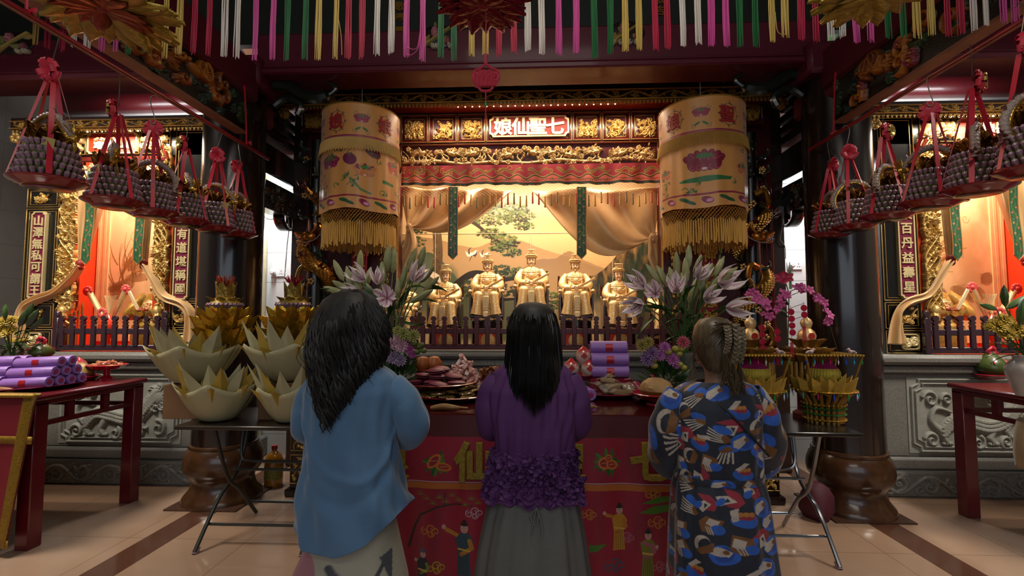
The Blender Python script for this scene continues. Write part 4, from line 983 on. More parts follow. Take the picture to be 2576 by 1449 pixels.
    for k in range(15):
        a = -PI / 2 + (k - 7) * .21; x, y = math.cos(a) * .052, .02 + math.sin(a) * .052; q.ell((x, y, .598), (.0085, .0085, .011), 8, 6); q.ell((x * .97, y, .58), .006, 6, 4); q.ell((x * .9, .02 + (y - .02) * .9, .614), .006, 6, 4)
    for s in (-1, 1): q.ell((s * .056, .01, .588), (.008, .01, .018), 8, 6); q.tube([(s * .05, .005, .575), (s * .052, 0, .5)], .0025, 5)
    q.box((0, .012, .658), (.082, .085, .007), (.05, 0, 0), bev=.002)
    for k in range(9): x = -.038 + k * .0095; q.tube([(x, -.028, .656), (x, -.03, .618)], .0026, 6); q.ell((x, -.03, .616), .0035, 6, 4)
    q.tube([(0, .02, .61), (0, .02, .655)], .015, 10); q.build('beaded_crown', GOLDB, t)
    # bead necklace
    q = MB(); n = 54
    for i in range(n + 1):
        a = -PI * .86 + i / n * PI * 1.72; x = math.sin(a) * .058; z = .385 - math.cos(a) * (.105 if abs(a) < PI / 2 else .088); y = -.118 + (.10 * max(0, (z - .33) / .16)) - (.028 if z < .33 else 0); q.ell((x, y - .01, z), .0047, 6, 5)
    q.build('pearl_necklace', mat('cream_beads', 'f3d9a8', .3, .1), t)
    # tablet
    q = MB(); q.box((.105, -.185, .352), (.17, .009, .022), (0, -.5, -.08), bev=.002); q.box((.105, -.19, .352), (.15, .004, .012), (0, -.5, -.08)); q.build('court_tablet', mat('pale_gilt_wood', 'd9a05c', .35, .3), t)
    return t
def P0(px, py, Y): return at(px, py, Y)
st = make_statue(); LST = ['leftmost gold statue, half hidden behind the white lilies', 'second gold statue from the left, beside the lilies', 'third gold statue from the left, left of the central one', 'central and highest gold statue holding a tablet', 'gold statue just right of the central one', 'second gold statue right of the central one, left of the lilies', 'rightmost gold statue, mostly hidden behind the right lilies']
PEDM = mat('dark_glossy_pedestal', '1c0a08', .15, 0, .3, 12, coat=.8)
dat = [(1013, 842, .96, 4.86), (1120, 822, .98, 4.95), (1226, 798, 1.0, 5.02), (1337, 786, 1.02, 5.08), (1448, 798, 1.0, 5.02), (1558, 821, .98, 4.95), (1672, 842, .96, 4.86)]
for i, (px, py, sc, Y) in enumerate(dat):
    p = at(px, py, Y); o = st if i == 0 else dup(st)
    o.location = (p.x, Y, p.z); o.scale = (sc,) * 3; o['label'] = LST[i]; o.rotation_euler[2] = (-.0, 0, 0, 0, 0, 0, 0)[i]
    t = thing('statue_pedestal', 'dark glossy pedestal with gilt band under the ' + LST[i].split(',')[0].replace('gold statue', 'statue').replace(' holding a tablet', ''), 'pedestal', (p.x, Y, 1.13)); hh = p.z - 1.13
    q = MB(); q.lathe([(.185, 0), (.185, .02), (.17, .03), (.165, hh - .04), (.178, hh - .03), (.178, hh)], 28, sy=.92); q.build('plinth', PEDM, t)
    c = Cv(130, 18, None); m_scroll(c, 2, 128, 1, 17, 7, i, .1, .8); c.mesh('scroll_band', lambda U, V, H: (np.sin(-1.1 + 2.2 * U) * (.181 + H), -np.cos(-1.1 + 2.2 * U) * (.181 + H) * .92, hh - .032 * V), GOLDB, t, depth=.008, thr=.05, usecol=False)
# red offering boxes with round mirrors behind the railing
for i, px in enumerate((1122, 1228, 1448, 1560)):
    p = at(px, 870, 4.6); t = thing('red_offering_box', 'red lacquered box with round mirror behind the railing under the %s statue' % ['second', 'third', 'fifth', 'sixth'][i], 'box', (p.x, 4.6, 1.13))
    q = MB(); q.bx(-.11, .11, -.03, .03, 0, .17, bev=.006); q.build('box_body', mat('bright_red_lacquer', 'c0382c', .35), t)
    q = MB(); q.lathe([(.062, 0), (.07, -.004), (.07, .004), (.062, .006)], 28, M=rotm(PI / 2, 0, 0, (0, -.033, .085))); q.build('mirror_frame', GOLD, t)
    q = MB(); q.lathe([(.001, 0), (.062, .001)], 28, M=rotm(PI / 2, 0, 0, (0, -.034, .085))); q.build('mirror', mat('old_mirror_glass', '8a7a50', .1, .8), t)
# ---- carved dragon posts
def dragon_post(px, side):
    Y = 4.44; x = fx(px, 600, Y); t = thing('carved_dragon_post', 'gilt and painted dragon coiling round the %s shrine post' % side, 'carving', (x, Y, 1.13)); s = -1 if side == 'left' else 1
    q = MB(); q.tube([(0, 0, 0), (0, 0, 2.0)], .075, 16); q.build('post', mat('dark_painted_post', '10100e', .3, 0, .3, 20, coat=.4), t)
    n = 150; P = []; rad = []
    for i in range(n + 1):
        u = i / n; a = s * (u * 2 * PI * 2.6 + .6); r_ = .115 + .015 * math.sin(u * 20); P.append(Vector((math.cos(a) * r_, math.sin(a) * r_ * .8, .1 + u * 1.62))); rad.append(.02 + .045 * math.sin(PI * min(1, u * 1.1 + .06)) ** .6)
    q = MB(); q.tube(P, rad, 14)
    for i in range(4, n - 4):   # overlapping scales
        p = P[i]; tt = (P[i + 1] - P[i - 1]).normalized(); out = Vector((p.x, p.y, 0)).normalized(); bb = tt.cross(out).normalized()
        for k in (-1.1, -.55, 0, .55, 1.1):
            kk = k + (.27 if i % 2 else 0); nn = (out * math.cos(kk) + bb * math.sin(kk)); c_ = p + nn * rad[i] * .97; q.ell(c_, (.012, .012, .012), 5, 3)
    q.build('scaled_body', mat('aged_gilt_scales', 'b08036', .28, .8, .3, 60), t)
    # fins, flames and clouds in red, green and blue
    rr = random.Random(px); q = MB()
    for k in range(38):
        i = rr.randrange(5, n - 5); p = P[i]; out = Vector((p.x, p.y, 0)).normalized(); q.add(*(lambda b: (b.V, b.F))(MB().petal(.11, .05, .3, aim(p + out * .03, out + Vector((rr.uniform(-.8, .8), 0, rr.uniform(-1, 1)))), curl=.5)))
    q.build('red_flames', mat('red_flame_paint', '5a1a12', .35, .1, .3, 30, coat=.5), t)
    q = MB()
    for k in range(26):
        z = rr.uniform(.05, 1.9); a = rr.uniform(0, 6.3); p = Vector((math.cos(a) * .1, math.sin(a) * .09 - .03, z)); q.ell(p, (rr.uniform(.02, .045), .03, .02), 8, 6); q.tube(spl([p, p + Vector((.05 * math.cos(a), -.02, .03)), p + Vector((.03 * math.cos(a), -.04, .07))], 4), [.012] * 8 + [.004], 6)
    q.build('green_clouds', mat('green_cloud_paint', '26382c', .3, .1, .4, 30, coat=.6), t)
    q = MB()
    for k in range(14):
        z = rr.uniform(.05, 1.9); a = rr.uniform(PI, 2 * PI); p = Vector((math.cos(a) * .11, math.sin(a) * .1, z)); 
        for j in range(5): q.ell(p + Vector((.02 * math.cos(j * 1.25), -.01, .02 * math.sin(j * 1.25))), (.013, .008, .013), 7, 5)
    q.build('gilt_blossoms', GOLD, t)
    # legs with claws
    for z, dr in ((1.42, 1), (.75, -1), (.2, 1)):
        q = MB(); q.tube(spl([(0, -.1, z), (dr * .07, -.13, z + .02), (dr * .1, -.14, z - .08), (dr * .07, -.15, z - .14)], 5), [.03] * 5 + [.022] * 6 + [.016] * 5, 8)
        for k in range(4): q.tube([(dr * .07, -.15, z - .14), (dr * (.04 + .025 * k), -.18, z - .18)], [.009, .003], 5)
        q.build('clawed_leg', mat('aged_gilt_scales', 'b08036'), t)
    # head turned outwards
    hz = at(px, 603, Y).z - 1.13; q = MB(); q.ell((0, -.12, hz + .01), (.07, .055, .05), 14, 10); q.ell((s * .05, -.13, hz), (.05, .04, .03), 12, 8); q.tube([(s * .04, -.13, hz + .01), (s * .1, -.13, hz + .025), (s * .14, -.13, hz + .05)], [.036, .028, .012], 10); q.tube([(s * .03, -.13, hz - .025), (s * .09, -.13, hz - .04), (s * .125, -.13, hz - .03)], [.026, .018, .008], 8)
    for k in (-1, 1): q.tube(spl([(-s * .02, -.12 + k * .03, hz + .04), (-s * .07, -.12 + k * .04, hz + .09), (-s * .06, -.12 + k * .05, hz + .14)], 4), [.012] * 8 + [.003], 6); q.ell((s * .03, -.125 + k * .045, hz + .035), .016, 10, 7)
    hd = q.build('dragon_head', mat('warm_gilt_head', 'c07c34', .25, .8, .2, 30), t)
    q = MB()
    for k in range(9): b_ = k * .3 - 1.2; q.add(*(lambda b: (b.V, b.F))(MB().petal(.12, .04, .3, aim((-s * .04, -.13, hz), (-s * math.cos(b_) * .8, -.3, math.sin(b_))))))
    for k in range(5): q.tube([(s * (.06 + k * .015), -.165, hz - .015), (s * (.06 + k * .015), -.168, hz - .03)], [.005, .001], 5)
    q.build('mane', mat('red_flame_paint', '5a1a12'), hd)
    q = MB(); q.tube(spl([(s * .12, -.17, hz + .01), (s * .02, -.22, hz - .06), (-s * .08, -.2, hz - .03), (-s * .12, -.17, hz + .03)], 6), .0035, 5); q.build('whisker', mat('grey_wire', '9a9a98', .5), hd)
dragon_post(795, 'left'); dragon_post(1890, 'right')
# ---- carved altar table under the ledge (its ends show beside the visitors)
t = thing('carved_altar_table', 'long dark altar table with gilt carved end panels below the granite ledge', 'table', (0, 3.98, 0)); xa, xb = fx(716, 1200, 3.84), fx(1975, 1200, 3.84)
q = MB(); q.bx(xa, xb, -.15, .2, 0, .06, bev=.01); q.bx(xa + .03, xb - .03, -.12, .18, .06, .86, bev=.005); q.bx(xa, xb, -.16, .22, .86, .9, bev=.012); q.build('carcass', WOODD, t)
for s in (-1, 1):
    xe = (xa + .1) if s < 0 else (xb - .1)
    for k, (z0, z1) in enumerate(((.1, .33), (.36, .58), (.61, .83))):
        o = thing('x', None, None); 
        q = MB(); mould(q, xe - .065, xe + .065, z0, z1, -.12, .006, .01); fr = q.build('panel_frame', GOLDD, t)
        bpy.data.objects.remove(o)
        c = Cv(44, 76, None); m_branchwork(c, 80 + k + s, 1, 4, 9, unit=44, vertical=True); c.mesh('gilt_end_panel', lambda U, V, H: (xe - .05 + .1 * U, -.122 - H, z1 - .015 - (z1 - z0 - .03) * V), GOLD, t, depth=.025, thr=.1, usecol=False)

# ================================================================== SIDE SHRINES
ORG = mat('orange_red_niche_paint', 'd9401c', .4, 0, .05, 6)
BLKG = mat('black_lacquer_panel', '0c0a09', .25, 0, .2, 10, coat=.5)
PURP = mat('plum_plaque_ground', '7c1a3a', .45, 0, .12, 60)
CRM = mat('cream_plaque_border', 'efd9a0', .35, .3)
def side_shrine(s):
    side = 'left' if s < 0 else 'right'; Y0 = 4.14
    def PX(px_left, py, Y=Y0):   # measured on the left bay; mirrored for the right bay
        return at(px_left, py, Y) if s < 0 else Vector((-at(px_left, py, Y).x + .0, Y, at(px_left, py, Y).z))
    cxw = s * 3.64
    # stone base
    t = thing('stone_altar_base', 'grey granite altar base with carved beast panel in the %s bay' % side, 'altar', (cxw, 4.5, 0))
    q = MB(); q.bx(-.78, .78, -.42, .48, .20, .30, bev=.02); q.bx(-.74, .74, -.38, .48, .30, .98, bev=.01); q.bx(-.78, .78, -.43, .48, .98, 1.04, bev=.012); q.bx(-.82, .82, -.48, .48, 1.05, 1.135, bev=.028); q.build('granite_body', GRANITE, t)
    q = MB(); q.bx(-.86, .86, -.46, .48, 0, .2, bev=.015); q.build('scrolled_foot', mat('grey_carved_stone', '77756d', .6, 0, .25, 30, .2, 100), t)
    c = Cv(520, 62, None); m_scroll(c, 6, 514, 3, 59, 7, 5 + s, .085, .8); 
    for k in range(14): c.line(spiral(18 + k * 37, 32 + 12 * (-1) ** k, 11, k, 1.1, (-1) ** k, 12), 3, 1.6, amp=.7)
    c.mesh('foot_scroll_relief', lambda U, V, H: (-.85 + 1.7 * U, -.461 - H, .195 - .185 * V), mat('grey_carved_stone', ''), t, depth=.022, thr=.02, usecol=False)
    c = Cv(420, 210, None); W_, H_ = 420, 210   # framed beast relief
    for (a, b2) in ((4, 3.2), (16, 2)): P = [(a + 22, a), (W_ - a - 22, a), (W_ - a - 22, a + 12), (W_ - a, a + 22), (W_ - a, H_ - a - 22), (W_ - a - 22, H_ - a - 12), (W_ - a - 22, H_ - a), (a + 22, H_ - a), (a + 22, H_ - a - 12), (a, H_ - a - 22), (a, a + 22), (a + 22, a + 12), (a + 22, a)]; c.line(P, b2, None, amp=.5)
    body = [(95, 150), (130, 120), (180, 125), (235, 135), (285, 120), (320, 85), (345, 60)]
    c.line(spl([(x, y, 0) for x, y in body], 8) and [(v.x, v.y) for v in spl([(x, y, 0) for x, y in body], 8)], 17, 30, amp=.85)
    for k in range(90):
        i = k / 90; v = spl([(x, y, 0) for x, y in body], 15)[k]; 
        for j in (-1, 0, 1): c.ell(v.x + (k % 3 - 1) * 3, v.y + j * 11, 6, 5, 0, amp=.2, base=.78)
    c.ell(345, 70, 28, 26, 0, amp=1.0)
    for k in range(12): c.line(spiral(345 + 26 * math.cos(k), 72 + 30 * math.sin(k), 12, k, .9, 1, 10), 4, 1.6, amp=.9)
    for lx, ly in ((110, 150), (160, 150), (250, 150), (300, 130)):
        c.line([(lx, ly - 10), (lx - 14, ly + 16), (lx - 6, ly + 30)], 13, 8, amp=.85)
        for j in range(4): c.ell(lx - 16 + j * 8, ly + 34, 5, 6, 0, amp=.8)
    for cx_, cy_, r_ in ((60, 175, 22), (200, 180, 20), (350, 165, 26), (60, 60, 24), (110, 60, 18), (380, 110, 20), (285, 178, 18), (240, 60, 16)): c.line(spiral(cx_, cy_, r_, cx_, 1.4, 1, 22), 6, 2.5, amp=.7)
    c.line(spl([(90, 150, 0), (60, 120, 0), (75, 85, 0), (120, 95, 0)], 6) and [(v.x, v.y) for v in spl([(90, 150, 0), (60, 120, 0), (75, 85, 0), (120, 95, 0)], 6)], 11, 4, amp=.8)
    q = MB(); q.bx(-.56, .56, -.386, -.37, .33, .95); q.build('relief_slab', STONE, t)
    c.mesh('beast_relief', lambda U, V, H: (s * (-.54 + 1.08 * U) if s > 0 else -.54 + 1.08 * U, -.387 - H, .94 - .6 * V), STONE, t, depth=.035, thr=.02, usecol=False)
    # frame
    f = thing('side_shrine_frame', 'black and gilt carved shrine front with couplet plaques in the %s bay' % side, 'shrine', (cxw, Y0, 1.135))
    W = lambda q, name, m: q.build(name, m, f, world=True)
    zc = PX(60, 335).z   # underside of cornice
    xs = sorted
    oL0, oL1 = PX(58, 700).x, PX(142, 700).x; oR0, oR1 = PX(430, 700).x, PX(512, 700).x
    q = MB()
    for a, b2 in ((oL0, oL1), (oR0, oR1)): q.bx(min(a, b2), max(a, b2), Y0, Y0 + .16, 1.135, zc, bev=.006)
    q.bx(min(oL0, oR1), max(oL0, oR1), Y0, Y0 + .16, PX(300, 392).z, zc); W(q, 'lacquered_posts', BLKG)
    q = MB()
    for a, b2 in ((oL0, oL1), (oR0, oR1)):
        a, b2 = min(a, b2), max(a, b2)
        for z0, z1 in ((1.14, 1.33), (1.345, 1.565), (1.58, 2.43), (2.445, 2.62), (2.63, zc)):
            mould(q, a + .004, b2 - .004, z0, z1, Y0, .005, .012); mould(q, a + .03, b2 - .03, z0 + .022, z1 - .022, Y0, .0035, .008)
    a, b2 = sorted((PX(145, 360).x, PX(430, 360).x)); hz0, hz1 = PX(300, 392).z, PX(300, 332).z
    for u0, u1 in ((0, .26), (.27, .73), (.74, 1)): mould(q, a + (b2 - a) * u0, a + (b2 - a) * u1, hz0 + .01, hz1 - .005, Y0, .006, .014)
    W(q, 'gilt_beading', GOLD)
    # plaques
    txts = {(-1, 0): '山澤無私可謂王', (-1, 1): '為有道堪稱國', (1, 0): '地載百丹益壽國', (1, 1): '泉百丹益壽星'}
    for k, (px, z0, z1) in enumerate(((100, 1.60, 2.40), (462, 1.60, 2.40))):
        p = PX(px, 640); p = Vector((p.x, Y0 - .012, (z0 + z1) / 2)); q = MB(); plate_(q, .062, .395, .02, Y0 - .02, Y0, p); W(q, 'couplet_plaque', PURP)
        q = MB(); ringplate_(q, .07, .403, .022, .011, Y0 - .03, Y0, p); W(q, 'plaque_border', CRM)
        tx = txts[(s, k)]; V, Fc = text_mesh(tx, .1, .004, .012, True, spacing=.74 / len(tx) / .1); q = MB(); q.add(V, Fc, Matrix.Translation((p.x, Y0 - .026, p.z))); W(q, 'couplet_characters', CRM)
        for zz, hh, sd in ((1.455, .16, 1), (1.235, .13, 2), (2.53, .12, 3)):
            c = Cv(60, int(60 * hh / .15), None)
            if sd == 2: ringbox(c); m_scroll(c, 6, 54, 6, c.h - 6, 2, 4, .12, .9, leaf=True)
            else: m_branchwork(c, 100 + sd + k * 7 + s, 0, 4, 9, unit=44)
            c.mesh('gilt_inset_carving', lambda U, V, H: (p.x - .07 + .14 * U - cxw, -.004 - H, zz + hh / 2 - hh * V - 1.135), GOLD if sd != 2 else CRM, f, depth=.028, thr=.1, usecol=False)
    # openwork side strips of vine leaves and grapes
    for k, (pa, pb) in enumerate(((143, 198), (383, 428))):
        a, b2 = sorted((PX(pa, 600).x, PX(pb, 600).x)); c = Cv(64, 400, None); m_branchwork(c, 130 + k + s * 3, 6, 6, 62, unit=58, vertical=True, grapes=16)
        for j in range(4): c.line([(32 + 22 * math.sin(y * .05 + j), y) for y in range(0, 400, 5)], 4, None, amp=.6)
        z0, z1 = 1.50, 3.0
        c.mesh('openwork_vine_carving', lambda U, V, H: (a + (b2 - a) * U - cxw, .02 - H, (z1 + (z0 - z1) * V - 1.135)), GOLD, f, depth=.06, thr=.08, usecol=False)
        q = MB(); q.bx(a, b2, Y0 + .03, Y0 + .035, z0, z1); W(q, 'strip_backing', ORG)
        q = MB(); xm = (a + b2) / 2; q.ell((xm, Y0, 1.49), (.045, .05, .06), 12, 8); q.tube(spl([(xm, Y0, 1.5), (xm - .02 * s, Y0 - .02, 1.42), (xm - .05 * s, Y0, 1.38)], 4), [.035] * 5 + [.015] * 4, 8); W(q, 'corner_drop', GOLD)
    # header carvings and name plaque
    a, b2 = sorted((PX(147, 360).x, PX(430, 360).x))
    for u0, u1, sd in ((.01, .25, 1), (.75, .99, 2)):
        c = Cv(100, 60, None); m_branchwork(c, 150 + sd + s, 0, 5, 16, unit=50); [c.line(spiral(12 + 15 * j, 30 + 10 * (-1) ** j, 10, j, 1.2, 1, 12), 4, 2, amp=.9) for j in range(6)]
        xa, xb = a + (b2 - a) * u0, a + (b2 - a) * u1; c.mesh('header_carving', lambda U, V, H: (xa + (xb - xa) * U - cxw, -.005 - H, hz1 - .02 - (hz1 - hz0 - .04) * V - 1.135), GOLDB, f, depth=.05, thr=.1, usecol=False)
    p = Vector(((a + b2) / 2, Y0 - .012, (hz0 + hz1) / 2)); w2, h2 = (b2 - a) * .21, (hz1 - hz0) * .4
    q = MB(); plate_(q, w2, h2, .02, Y0 - .02, Y0, p); W(q, 'name_plaque', mat('orange_plaque', 'a82a10', .5, 0, .1, 20)); q = MB(); ringplate_(q, w2 + .01, h2 + .01, .02, .01, Y0 - .03, Y0, p); W(q, 'plaque_border', CRM)
    V, Fc = text_mesh('爺公山' if s < 0 else '君神長', .115, .005, .02, spacing=1.0); q = MB(); q.add(V, Fc, Matrix.Translation((p.x, Y0 - .026, p.z))); W(q, 'plaque_characters', CRM)
    # angled brackets, lower lintel rail and second row of openwork
    q = MB(); zl = PX(300, 400).z; q.bx(a, b2, Y0 - .02, Y0 + .1, zl - .03, zl + .02, bev=.01)
    for k in (-1, 1): x = a if k < 0 else b2; q.tube([(x, Y0 - .02, zl - .02), (x - k * .13, Y0 - .02, hz1)], .014, 6)
    W(q, 'lintel_rail', mat('polished_rosewood', ''))
    c = Cv(300, 44, None); m_branchwork(c, 171 + s, 3, 12, 40, unit=44); c.mesh('lintel_openwork', lambda U, V, H: (a + (b2 - a) * U - cxw, .02 - H, zl - .03 - .17 * V - 1.135), GOLDB, f, depth=.05, thr=.1, usecol=False)
    # cornice
    Yc = Y0 - .2; c0, c1 = sorted((PX(27, 310, Yc).x, PX(533, 310, Yc).x)); cz1 = PX(280, 301, Yc).z; cz0 = PX(280, 321, Yc).z
    q = MB(); q.bx(c0, c1, Yc, Yc + .03, cz0, cz1); q.bx(c0, c1, Yc, Y0 + .16, cz1, cz1 + .03); W(q, 'cornice_board', mat('deep_red_board', ''))
    c = Cv(640, 34, None); m_scroll(c, 14, 626, 5, 29, 13, 9, .09, .8); [c.line([(0, y), (639, y)], 2.2, None, amp=.9) for y in (2, 31)]
    c.mesh('cornice_scrollwork', lambda U, V, H: (c0 + (c1 - c0) * U - cxw, Yc - Y0 - .001 - H, cz1 + (cz0 - cz1) * V - 1.135), GOLD, f, depth=.02, thr=.05, usecol=False)
    q = MB(); N = 52
    for k in range(N):
        x = c0 + .02 + (c1 - c0 - .04) * k / (N - 1); q.box((x, Yc + .01, cz0 - .008), (.024, .012, .016)); q.ell((x, Yc + .008, cz0 - .024), (.01, .007, .012), 8, 5)
    W(q, 'cornice_lace', GOLD)
    q = MB(); q.ell((0, 0, 0), (.009, .009, .008), 8, 6); o = q.build('cornice_lamp', BUL, f, keep=True)
    for k in range(12):
        if k: o = o.copy(); COL.objects.link(o)
        o.location = Vector((c0 + (c1 - c0) * (.36 + .4 * k / 11), Yc + .05, cz0 - .012)) - f.location
    q = MB()
    for x in (c0 + .03, c1 - .03):
        for k in range(7): q.ell((x + .03 * math.cos(k), Yc + .02, cz0 - .07 + .03 * math.sin(k)), (.022, .02, .022), 8, 5)
    W(q, 'corner_pendant', GOLD)
    # niche
    n0, n1 = sorted((PX(143, 600, 4.2).x, PX(428, 600, 4.2).x)); Yb = 4.62
    q = MB(); q.bx(n0 - .02, n0, Y0 + .05, Yb, 1.135, 3.12); q.bx(n1, n1 + .02, Y0 + .05, Yb, 1.135, 3.12); q.bx(n0, n1, Y0 + .05, Yb, 3.1, 3.14); q.bx(n0, n1, Yb + .01, Yb + .03, 1.135, 3.12); q.bx(n0, n1, Y0 - .05, Yb, 1.1351, 1.139)
    struct('wall_%s_niche' % side, q, ORG)
    # painted landscape hanging panel with cream moulding
    c = Cv(300, 520, 'e3c088'); rr = random.Random(5 + s); n1_ = c.noise(4, 3 + s, 1, 1); yy = c.yy / 520
    c.mask(np.clip(1 - np.abs(yy - .3) * 2.4, 0, 1) * .8, 'f0d39c'); c.mask(np.clip((n1_ - .5) * 4, 0, 1) * .5, 'b98a50')
    if s < 0:
        for k in range(170): x = rr.gauss(110, 45); y = rr.gauss(70, 26); c.line([(x, y), (x + rr.uniform(-8, 8), y + rr.uniform(2, 9))], 1.4, .6, '7a4e26', .7)
    for k in range(26):
        x = rr.uniform(20, 150); y = 330 + rr.uniform(-30, 40); b_ = rr.uniform(-2.3, -.6); P = [(x + math.cos(b_ + j * .06) * j * 16, y + math.sin(b_ + j * .06) * j * 14) for j in range(8)]; c.line(P, 2.6, .7, '8a5c2c', .8)
    for k in range(9): x = rr.uniform(0, 300); y = rr.uniform(300, 480); c.ell(x, y, rr.uniform(20, 50), rr.uniform(10, 26), rr.uniform(-.3, .3), rr.choice(['9a6a38', '7a5228', 'a87c46']), .7); [c.line([(x - 20, y + j * 4), (x + 20, y + j * 4 - 6)], 1.2, .6, '5c3c1c', .6) for j in range(-3, 4)]
    for k in range(6): c.line(spiral(rr.uniform(30, 270), rr.uniform(120, 260), rr.uniform(12, 30), 0, 1.2, 1, 16), 1.4, .7, 'b88a54', .7)
    pn = thing('landscape_panel', 'cream framed sepia landscape painting at the back of the %s niche' % side, 'painting', ((n0 + n1) / 2, Yb - .005, 1.2))
    wv = (n1 - n0) / 2
    c.mesh('painted_scene', lambda U, V, H: (-(wv - .13) + 2 * (wv - .13) * U, 0 * U, 1.85 - 1.85 * V), mat('printed_mural_panel', ''), pn)
    q = MB()
    for k in (-1, 1):
        for j in range(4): q.bx(*sorted((k * (wv - .13) + k * .03 * j, k * (wv - .13) + k * .03 * (j + 1) - k * .004)), -.012 - .004 * (j % 2), 0, 0, 1.86)
    q.build('cream_moulding', mat('cream_moulding_paint', 'e3bf85', .45), pn)
    # curtains, ribbons, railing
    cu = lambda T0, T1, K, tail, lab, **k: (curtain(T0, T1, K, tail, 4.12, lab, **k) if s < 0 else curtain(*[tuple(mir(*a)) for a in (T0, T1, K)], [mir(*a) for a in tail], 4.12, lab, **k))
    def mir(px, py):
        v = at(px, py, 4.12); v = Vector((-v.x, v.y, v.z)) - CAM; v = CR.transposed() @ v; return (1288 + F * v.x / -v.z, 724.5 - F * v.y / -v.z)
    cu((198, 430), (292, 430), (204, 664), [(204, 668), (180, 700), (140, 735), (90, 755), (62, 775), (52, 815), (38, 862)], 'gold curtain tied back at the outer side of the %s niche' % side, sag=.12, folds=5, knot='red', dy=.03, tailw=.055, flow=lambda w: 1 - .45 * math.sin(w * PI) if w < .7 else .64 + (w - .7) * 1.6)
    cu((330, 430), (392, 430), (364, 662), [(364, 666), (385, 700), (412, 745), (455, 762), (478, 785), (484, 820), (484, 862)], 'gold curtain tied back at the inner side of the %s niche' % side, sag=.06, folds=4, knot='red', dy=.03, tailw=.055, flow=lambda w: 1 - .45 * math.sin(w * PI) if w < .7 else .64 + (w - .7) * 1.8)
    rb = lambda a, b_, c_, d, lab: ribbon(a, b_, c_, d, .085, 4.06, lab, .05, '1f5c33') if s < 0 else ribbon(*mir(a, b_), *mir(c_, d), .085, 4.06, lab, .05, '1f5c33')
    rb(232, 430, 216, 652, 'green embroidered ribbon at the outer side of the %s niche' % side); rb(356, 430, 347, 652, 'green embroidered ribbon at the inner side of the %s niche' % side)
    r0, r1 = sorted((PX(140, 880, 4.08).x, PX(413, 880, 4.08).x)); railing(r0, r1, 4.08, 1.135, 'dark aubergine picket railing in front of the %s niche' % side, 10, FEN2)
    # deity figure seated at the inner side
    g = thing('robed_deity_figure', 'seated robed deity with round dragon badge in the %s niche' % side, 'statue', (PX(390, 800, 4.38).x, 4.38, 1.139))
    GR = mat('green_gilt_robe' if s < 0 else 'saffron_gilt_robe', '4a5a2a' if s < 0 else 'd08a34', .35, .35, .5, 40, .15, 160, col2='d0a040' if s < 0 else 'f0c060')
    q = MB(); fo = lambda a, z, j: 1 + .03 * math.sin(a * 12); q.loft([(0, -.03, 0, .17, .12), (0, -.03, .1, .18, .125), (0, -.03, .22, .17, .12), (0, -.01, .27, .135, .09), (0, 0, .33, .14, .085), (0, .01, .42, .13, .08), (0, .02, .5, .1, .065), (0, .02, .53, .05, .04)], 36, fn=fo)
    for k in (-1, 1): q.tube(spl([(k * .1, .02, .5), (k * .17, -.02, .42), (k * .17, -.08, .33), (k * .06, -.13, .36)], 5), [.05] * 8 + [.06] * 8, 12)
    q.build('robe', GR, g); q = MB(); q.lathe([(.001, .012), (.05, .006), (.058, 0)], 20, M=rotm(PI / 2, 0, 0, (0, -.085, .40))); q.tube([(math.cos(a / 12 * 2 * PI) * .055, -.088, .40 + math.sin(a / 12 * 2 * PI) * .055) for a in range(13)], .005, 6)
    for k in range(14): q.ell((math.sin(k * 1.7) * .03, -.098, .40 + math.cos(k * 2.3) * .03), .009, 6, 5)
    q.tube([(-.14, -.06, .28), (0, -.1, .27), (.14, -.06, .28)], .014, 8); q.build('badge_and_belt', GOLDB, g)
    q = MB(); q.ell((0, .02, .6), (.055, .06, .075), 16, 10); q.ell((0, -.04, .595), (.012, .016, .014), 8, 6)
    for k in (-1, 1): q.ell((k * .056, .02, .6), (.01, .015, .022), 8, 6); q.ell((k * .035, -.15, .37), (.03, .022, .02), 10, 7); [q.tube([(k * .035 - k * .01 * j, -.165, .385), (k * .03 - k * .01 * j, -.175, .36)], .006, 6) for j in range(4)]
    q.build('head_and_hands', mat('painted_figure_skin', '9a4a2c' if s < 0 else 'd08a5a', .35), g)
    q = MB(); q.lathe([(.066, 0), (.07, .03), (.06, .07), (.03, .09)], 18, (0, .02, .64)); q.ell((0, -.05, .66), .02, 8, 6); q.build('official_hat', mat('black_gilt_hat', '1c120a', .4, .3, .3, 50), g)
    q = MB(); q.box((s * .07, -.17, .45), (.028, .014, .2), (0, s * .5, 0), bev=.003); q.build('court_tablet', mat('ivory_tablet', 'e3c79a', .4), g)
    # golden flower candles in a V with red rosettes, peach vase between
    for j, (pa, pb) in enumerate((((262, 800), (223, 732)), ((284, 800), (318, 728)))):
        a_, b_ = PX(*pa, 4.3), PX(*pb, 4.3); a_.z = 1.42; q = MB(); cnd = thing('ornate_gold_candle', 'gold scale patterned candle with red rosette, %s of the pair in the %s niche' % (('outer', 'inner')[j], side), 'candle', a_); d = b_ - a_
        q.tube([(0, 0, 0), d * .5, d * .93], [.016, .024, .026], 10)
        for k in range(26): 
            u = .1 + .8 * k / 26
            for w_ in (-1, 1): q.ell(d * u + Vector((w_ * .026, 0, 0)), (.01, .006, .008), 6, 4)
        q.build('candle_body', GOLDB, cnd); q = MB()
        for k in range(10): th = k * 2 * PI / 10; q.ell(d + Vector((math.cos(th) * .03, -.01, math.sin(th) * .03)), (.018, .01, .018), 8, 6)
        q.ell(d + Vector((0, -.02, 0)), (.02, .01, .02), 8, 6); q.build('red_rosette', mat('coral_red_rosette', 'd8504a', .45), cnd)
